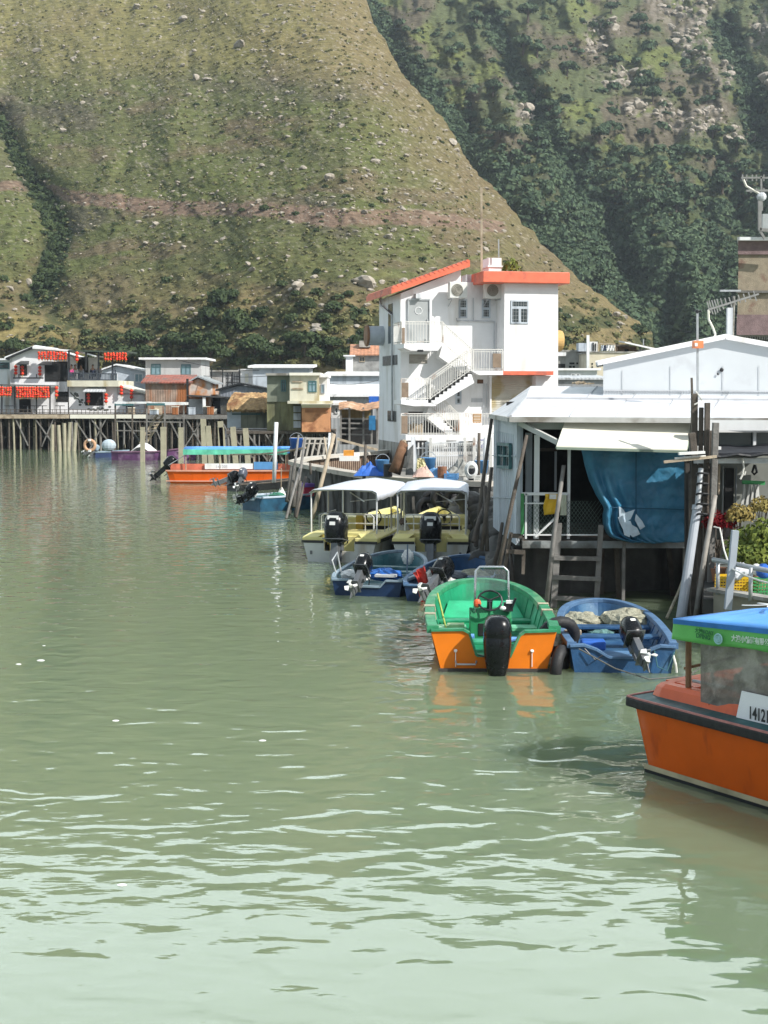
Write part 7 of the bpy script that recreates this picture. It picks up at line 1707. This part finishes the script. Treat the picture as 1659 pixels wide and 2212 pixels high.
# canopy top and valance
x1c=.06; x0c=-1.30; yc0=.42; zt=1.90; zv=1.665; CS=.055
rows=[]
for i in range(31):
    y=yc0+7.5*i/30; r_=[]
    sag=.0
    for j in range(11):
        t=j/10; x=x1c+(x0c-x1c)*t; hip=min(1,(y-yc0)/1.0)
        z=zt+CS*(y-yc0)+.14*math.sin(math.pi*t*.8)*hip**.8-.012*math.sin(i*1.05)**2*(1-abs(2*t-1))-.004*math.sin(j*2+i)
        r_.append((x,y,z))
    rows.append(r_)
cn_=ob(MB().grid(rows),'canopy_top',tarpTop,smooth=True,solid=.012)
m=MB(); vr=[]
edge=[(x0c,yc0)]+[(x0c+(x1c-x0c)*k/8,yc0) for k in range(1,8)]+[(x1c-.015,yc0),(x1c,yc0+.02)]+[(x1c,yc0+7.5*i/60) for i in range(1,61)]
for k in range(6):
    s=k/5; r_=[]
    for n_,(x,y) in enumerate(edge):
        wv=.012*math.sin(n_*1.9)+.010*math.sin(n_*.7+1); out=(.02+wv)*s
        dx,dy=(0,-1) if n_<9 else (1,0)
        r_.append((x+dx*out,y+dy*out,CS*(y-yc0)+zt-.005-(zt-zv)*s+(.01*math.sin(n_*.8) if s==1 else 0)))
    vr.append(r_)
m.grid(vr); ob(m,'valance',valG,smooth=True,solid=.008)
m=MB(); m.grid([[(x+(.012 if n_>=9 else 0),y-(.012 if n_<9 else 0),CS*(y-yc0)+zt+.004-.055*s) for n_,(x,y) in enumerate(edge)] for s in (0,.5,1)]); ob(m,'valance_band',M('dark_blue_band',(.03,.18,.50),.6,.2,4),solid=.006)
# clear weather curtain
m=MB(); m.grid([[(x1c-.05+.012*math.sin(i*.9)+.02*(1-s)-.04*s*0,.82+6.2*i/50,(zv+.02+CS*(.82+6.2*i/50-yc0))*(1-s)+(1.0)*s) for s in [k/8 for k in range(9)]] for i in range(51)])
cm=M('clear_curtain',(.20,.185,.16),.35,.35,5,1.0,9,alpha=.9,stain=(.36,.34,.30),samt=.45,sscale=3)
ob(m,'clear_curtain',cm,smooth=True)
m=MB(); m.tube([(x1c-.02,1.85,zv),(x1c-.02,1.84,1.3),(x1c+.0,1.78,1.05)],.010,6); ob(m,'curtain_cord',ropeW)
blob(OB,(-.55,1.15,1.22),(.30,.22,.18),M('beige_bundle',(.50,.47,.38),.8,.2,6,.5,14),'cushion_bundle',31); blob(OB,(-.60,1.65,1.28),(.25,.35,.12),M('pale_bundle',(.58,.57,.50),.8,.2,6,.5,14),'cushion_bundle',32)
ob(MB().ball((side_x(.45,2.3)+.02,2.6,.22),(.03,.035,.02),8,5),'drain_fitting',foam)
# registration board
yb0,yb1=1.45,3.3
ob(MB().extr([(side_x(.88,yb0)-.145,yb0-.03,.945),(side_x(.88,yb1)-.145,yb1,.965),(side_x(.88,yb1)-.19,yb1,1.26),(side_x(.88,yb0)-.19,yb0,1.24)],(.012,0,0)),'registration_board',white)
def text(R,s,size,mat,loc,rot,name='lettering',sx=1.0,parent_local=True,bold=.0,align='LEFT'):
    cu_=bpy.data.curves.new(name,'FONT'); cu_.body=s; cu_.size=size; cu_.extrude=.002; cu_.align_x=align; cu_.offset=bold
    t=bpy.data.objects.new(name,cu_); COL.objects.link(t); dg=bpy.context.evaluated_depsgraph_get(); me=bpy.data.meshes.new_from_object(t.evaluated_get(dg)); bpy.data.objects.remove(t)
    me.name=name; me.materials.clear(); me.materials.append(mat); o=bpy.data.objects.new(name,me); COL.objects.link(o); o.parent=R; o.location=loc; o.rotation_euler=rot; o.scale=(sx,1,1); return o
# text runs along +y on a face looking to +x : rotate X 90 then Z 90
RT=(math.pi/2,0,math.pi/2)
text(OB,'141210',.19,black,(side_x(.88,1.6)-.126,1.60,.975),(math.pi/2,0,math.pi/2),sx=.62,bold=.004)
text(OB,'大澳小輪遊有限公司',.08,M('white_print',(.70,.78,.70),.6,.05,3),(x1c+.045,1.34,zv+.125),(math.pi/2,-.05,math.pi/2),'canopy_lettering',sx=.82,bold=.002)
text(OB,'大澳BOAT',.06,M('dark_green_print',(.03,.17,.06),.6,.1,3),(x1c+.045,.80,zv+.145),RT,'canopy_lettering',bold=.002)
text(OB,'DPING',.07,M('dark_green_print',(.03,.17,.06)),(x1c+.045,.82,zv+.085),RT,'canopy_lettering',bold=.002)
m=MB()
for r_ in (.055,.032,.012): m.tube([(x1c+.047,1.15+r_*math.cos(t*.5236),zv+.115+r_*math.sin(t*.5236)) for t in range(12)],.010,5,closed=True)
ob(m,'ring_emblem',M('pale_emblem',(.35,.60,.62),.6,.1,3))
text(OB,'大澳',.5,foam,(-.42,1.0,zt+.20),(.0,-.055,math.pi/2),'canopy_top_lettering')
# --- far orange boat
p=water_s(372,1042); FO=thing('far_orange_tour_boat','long orange tour boat with thin blue green canopy moored beyond the quay tip','boat',p,-math.pi/2+.03)
# bow/ stern: local +y runs right in the picture
def fo(mb,n,m,**k): return mb.build(n,m,FO,local=True,**k)
L2=9.5
m=MB(); rows=[]
for y,w in ((0,.75),(.3,.85),(1.2,.95),(4,1.0),(7,.95),(8.6,.6),(9.5,.05)):
    rows.append([(w*k,y-(.25*(z/.9) if y<.5 else 0)+(.3*z if y>9 else 0),z) for k,z in ((.98,.62),(.92,.30),(.85,-.2),(-.85,-.2),(-.92,.30),(-.98,.62))])
m.grid(rows); m.f.append((0,1,2,3,4,5)); m.m.append(0); fo(m,'hull',orangeH)
rail_=[Vector((1.0*w,y,.64)) for y,w in ((-.22,.75),(.3,.86),(1.2,.96),(4,1.01),(7,.96),(8.6,.62))]
fo(MB().sweep(rail_,.08,.07),'rub_rail',M('pale_orange_rail',(.70,.36,.25),.6,.1,3)); fo(MB().sweep([Vector((v.x-.06,v.y,.12)) for v in rail_],.05,.05),'lower_rail',M('pale_orange_rail',(.70,.36,.25)))
fo(MB().grid([[(q*.93,y,.66) for q in (w,w*.9)]+[(q*.93,y,.98) for q in (w*.88,w*.78)] for y,w in ((0,.75),(.3,.85),(1.2,.95),(4,1.0),(7,.95))]),'coaming',M('pale_red_coaming',(.60,.16,.09),.5,.2,3))
fo(MB().box(-.85,.1,.6,.85,8,.66),'deck',orangeD)
fo(MB().box(.86,1.75,.72,.92,4.15,1.0),'white_name_board',white); fo(MB().box(.87,4.2,.70,.93,5.4,1.08),'blue_box',bl2)
text(FO,'141205',.2,M('faint_print',(.45,.45,.5),.6,.1,3),(.93,2.3,.78),RT)
fo(MB().grid([[(x,y,zz) for x,zz in ((.95,1.50),(.97,1.70),(.8,1.78),(0,1.82),(-.8,1.78),(-.95,1.6))] for y in (.7,1.6,2.6,3.6,4.6,5.4,6.0)]),'canopy',tarpTop,smooth=True,solid=.02)
fo(MB().grid([[(.985+.012*math.sin(y*9),y,z) for z in (1.45,1.60,1.72)] for y in [.68+.2*i for i in range(27)]]),'valance',M('turquoise_valance',(.12,.50,.34),.6,.3,2),solid=.02)
for y in (.8,2.5,4.2,5.8):
    for s in (-1,1): fo(MB().tube([(s*.9,y,.7),(s*.9,y,1.6)],.03,6),'canopy_post',woodL)
fo(MB().tube([(.3,.0,.7),(.6,-.1,.9),(.9,.9,1.5)],.02,5),'stern_brace',greyW)
outboard(FO,0,-.15,.6,48,0,1.2,cow=motorB,leg=motorB,prop=motorG)
wp=single(MB().tube([P(592,1042,56),P(594,975,56),P(597,912,56)],[.085,.08,.08],10),'white_mooring_pole',whiteP,'thick white upright pole standing in front of the far orange boat','pole',smooth=True)
single(MB().tube([P(498,982,66),P(560,981,63),P(600,978,58),P(660,967,56)],.045,6),'bamboo_rail',woodL,'long pale pole lying across behind the white mooring pole','pole')
# --- small blue work boat
p=water_s(545,1103); SB=thing('blue_work_boat','small blue work boat loaded with crates and tubs, in front of the far orange boat','boat',p,-.95)
open_boat(SB,4.2,1.55,.52,.70,(M('work_boat_blue',(.018,.085,.15),.5,.3,3,stain=(.01,.03,.06),samt=.5),M('work_rail',(.42,.50,.58),.5,.2,4),tealIn,M('work_boat_blue',(.03,.15,.26))),p=2.4,q=1.8,st=.92,flare=.86,notch=(.25,.12),thw=(.5,),rail=(.10,.07))
outboard(SB,-.1,-.05,.52,62,20,.95,leg=motorB,prop=motorG); 
blob(SB,(-.45,.25,.62),(.22,.2,.17),foam,'white_bag',41); blob(SB,(.2,1.0,.55),(.4,.3,.12),M('green_net_heap',(.05,.20,.13),.9,.3,6),'green_net',42)
MB().box(.15,1.9,.5,.75,2.5,.86).build('red_crate',M('crimson_crate',(.50,.03,.07),.5,.2,4),SB,local=True,bevel=.02); MB().box(.12,1.88,.865,.78,2.52,1.0).build('purple_crate',M('purple_crate',(.20,.10,.40),.5,.2,4),SB,local=True,bevel=.02)
MB().lathe([(.24,.0),(.30,.25),(.31,.27),(.27,.27)],(-.2,2.1,.62),14).build('green_tub',M('sea_green_tub',(.04,.30,.20),.5,.2,4),SB,local=True); MB().lathe([(.20,0),(.03,.3)],(-.05,1.35,.55),10).build('white_cone',foam,SB,local=True)
MB().tube([(.0,1.3,.5),(.02,1.3,1.6)],.02,6).tube([(.3,1.5,.5),(.55,1.7,1.5)],.02,6).build('poles',woodL,SB,local=True)
p=water_s(505,1060); SB2=thing('dark_skiff','small dark skiff with two tilted outboards, left of the blue work boat','boat',p,-.9)
open_boat(SB2,3.4,1.2,.30,.42,(black,wood,dark,black),p=2.4,q=1.8,st=.92,flare=.86,notch=(.25,.1),thw=(.5,),rail=(.08,.06))
outboard(SB2,-.25,-.05,.36,70,-20,1.0,leg=motorG,prop=motorG); outboard(SB2,.3,.3,.5,40,30,.9,cow=M('slate_motor',(.08,.09,.12),.4,.2,3))
# --- purple boat and its neighbours
p=water_s(246,993); PB=thing('purple_boat','long low purple boat moored under the jetty shelter behind the concrete posts','boat',p,-math.pi/2-.02)
m=MB(); rows=[]
for y,w in ((0,.8),(.5,.95),(3,1.05),(4.6,.8),(5.6,.1)): rows.append([(w*k,y,z+(.2 if y>4 else 0)*(z>.3)) for k,z in ((1,.55),(.85,-.2),(-.85,-.2),(-1,.55))])
m.grid(rows); m.f.append((0,1,2,3)); m.m.append(0); m.build('hull',purple,PB,local=True)
MB().sweep([Vector((.8,0,.58)),Vector((.96,.5,.58)),Vector((1.06,3,.6)),Vector((.82,4.6,.78))],.10,.08).build('rail',M('dull_purple_rail',(.2,.10,.16),.6,.2,3),PB,local=True)
MB().box(-.8,.1,.50,.8,4.6,.54).build('deck',dark,PB,local=True); MB().grid([[(.4-.1*i,1.2+.22*j+.1*i,.55+.62*math.sin(math.pi*j/6)*math.sin(math.pi*(i+.5)/6)**.5) for j in range(7)] for i in range(6)]).build('white_sheet',whiteC,PB,local=True,solid=.03)
p=water_s(205,988); GBt2=thing('grey_dinghy','small navy and grey dinghy under the life ring, left of the purple boat','boat',p,-1.2)
open_boat(GBt2,2.4,1.2,.36,.45,(M('dinghy_navy',(.03,.05,.13),.5,.2,3),greyRl,greyW,M('dinghy_navy',(.03,.05,.13))),notch=(.2,.08),thw=(.5,))
outboard(GBt2,-.2,-.05,.4,60,0,.9); outboard(GBt2,.25,.1,.42,30,10,.8,cow=greyRl)
lr=thing('life_ring','tan life ring hanging above the grey dinghy under the restaurant deck','life ring',P(194,962,96)); o=MB().tube([(.36*math.cos(a*.3927),0,.36*math.sin(a*.3927)) for a in range(16)],.11,8,closed=True).build('ring',M('tan_ring',(.50,.30,.18),.7,.1,4),lr,local=True,smooth=True)
MB().tube([(0,-.12,.30),(0,-.12,.44)],.12,6).tube([(0,-.12,-.30),(0,-.12,-.44)],.12,6).build('band',whiteC,lr,local=True)
single(MB().ball(P(235,962,95),(.5,.35,.42),12,8),'covered_motor',M('pale_blue_cover',(.42,.50,.55),.7,.1,3),'pale blue cloth cover over an engine beside the purple boat stern','cover')
# floating scraps
rr=random.Random(17)
for i,(u,v,s,lb_) in enumerate(((88,1427,.07,'small white scrap floating near the left edge'),(40,1435,.05,'tiny white scrap floating at the far left edge'),(250,1557,.05,'small pale scrap floating in the left middle of the water'),(263,1912,.05,'white scrap floating in the pale lower water at left'),(567,1600,.05,'small pale scrap floating in the middle of the water'),(95,1375+20,.03,'tiny speck floating above the white scrap at left'))):
    p=G(u,v,0); single(MB().ball(p+Vector((0,0,.0)),(s,s*.7,s*.25),8,5),'floating_scrap',foam,lb_,'litter')
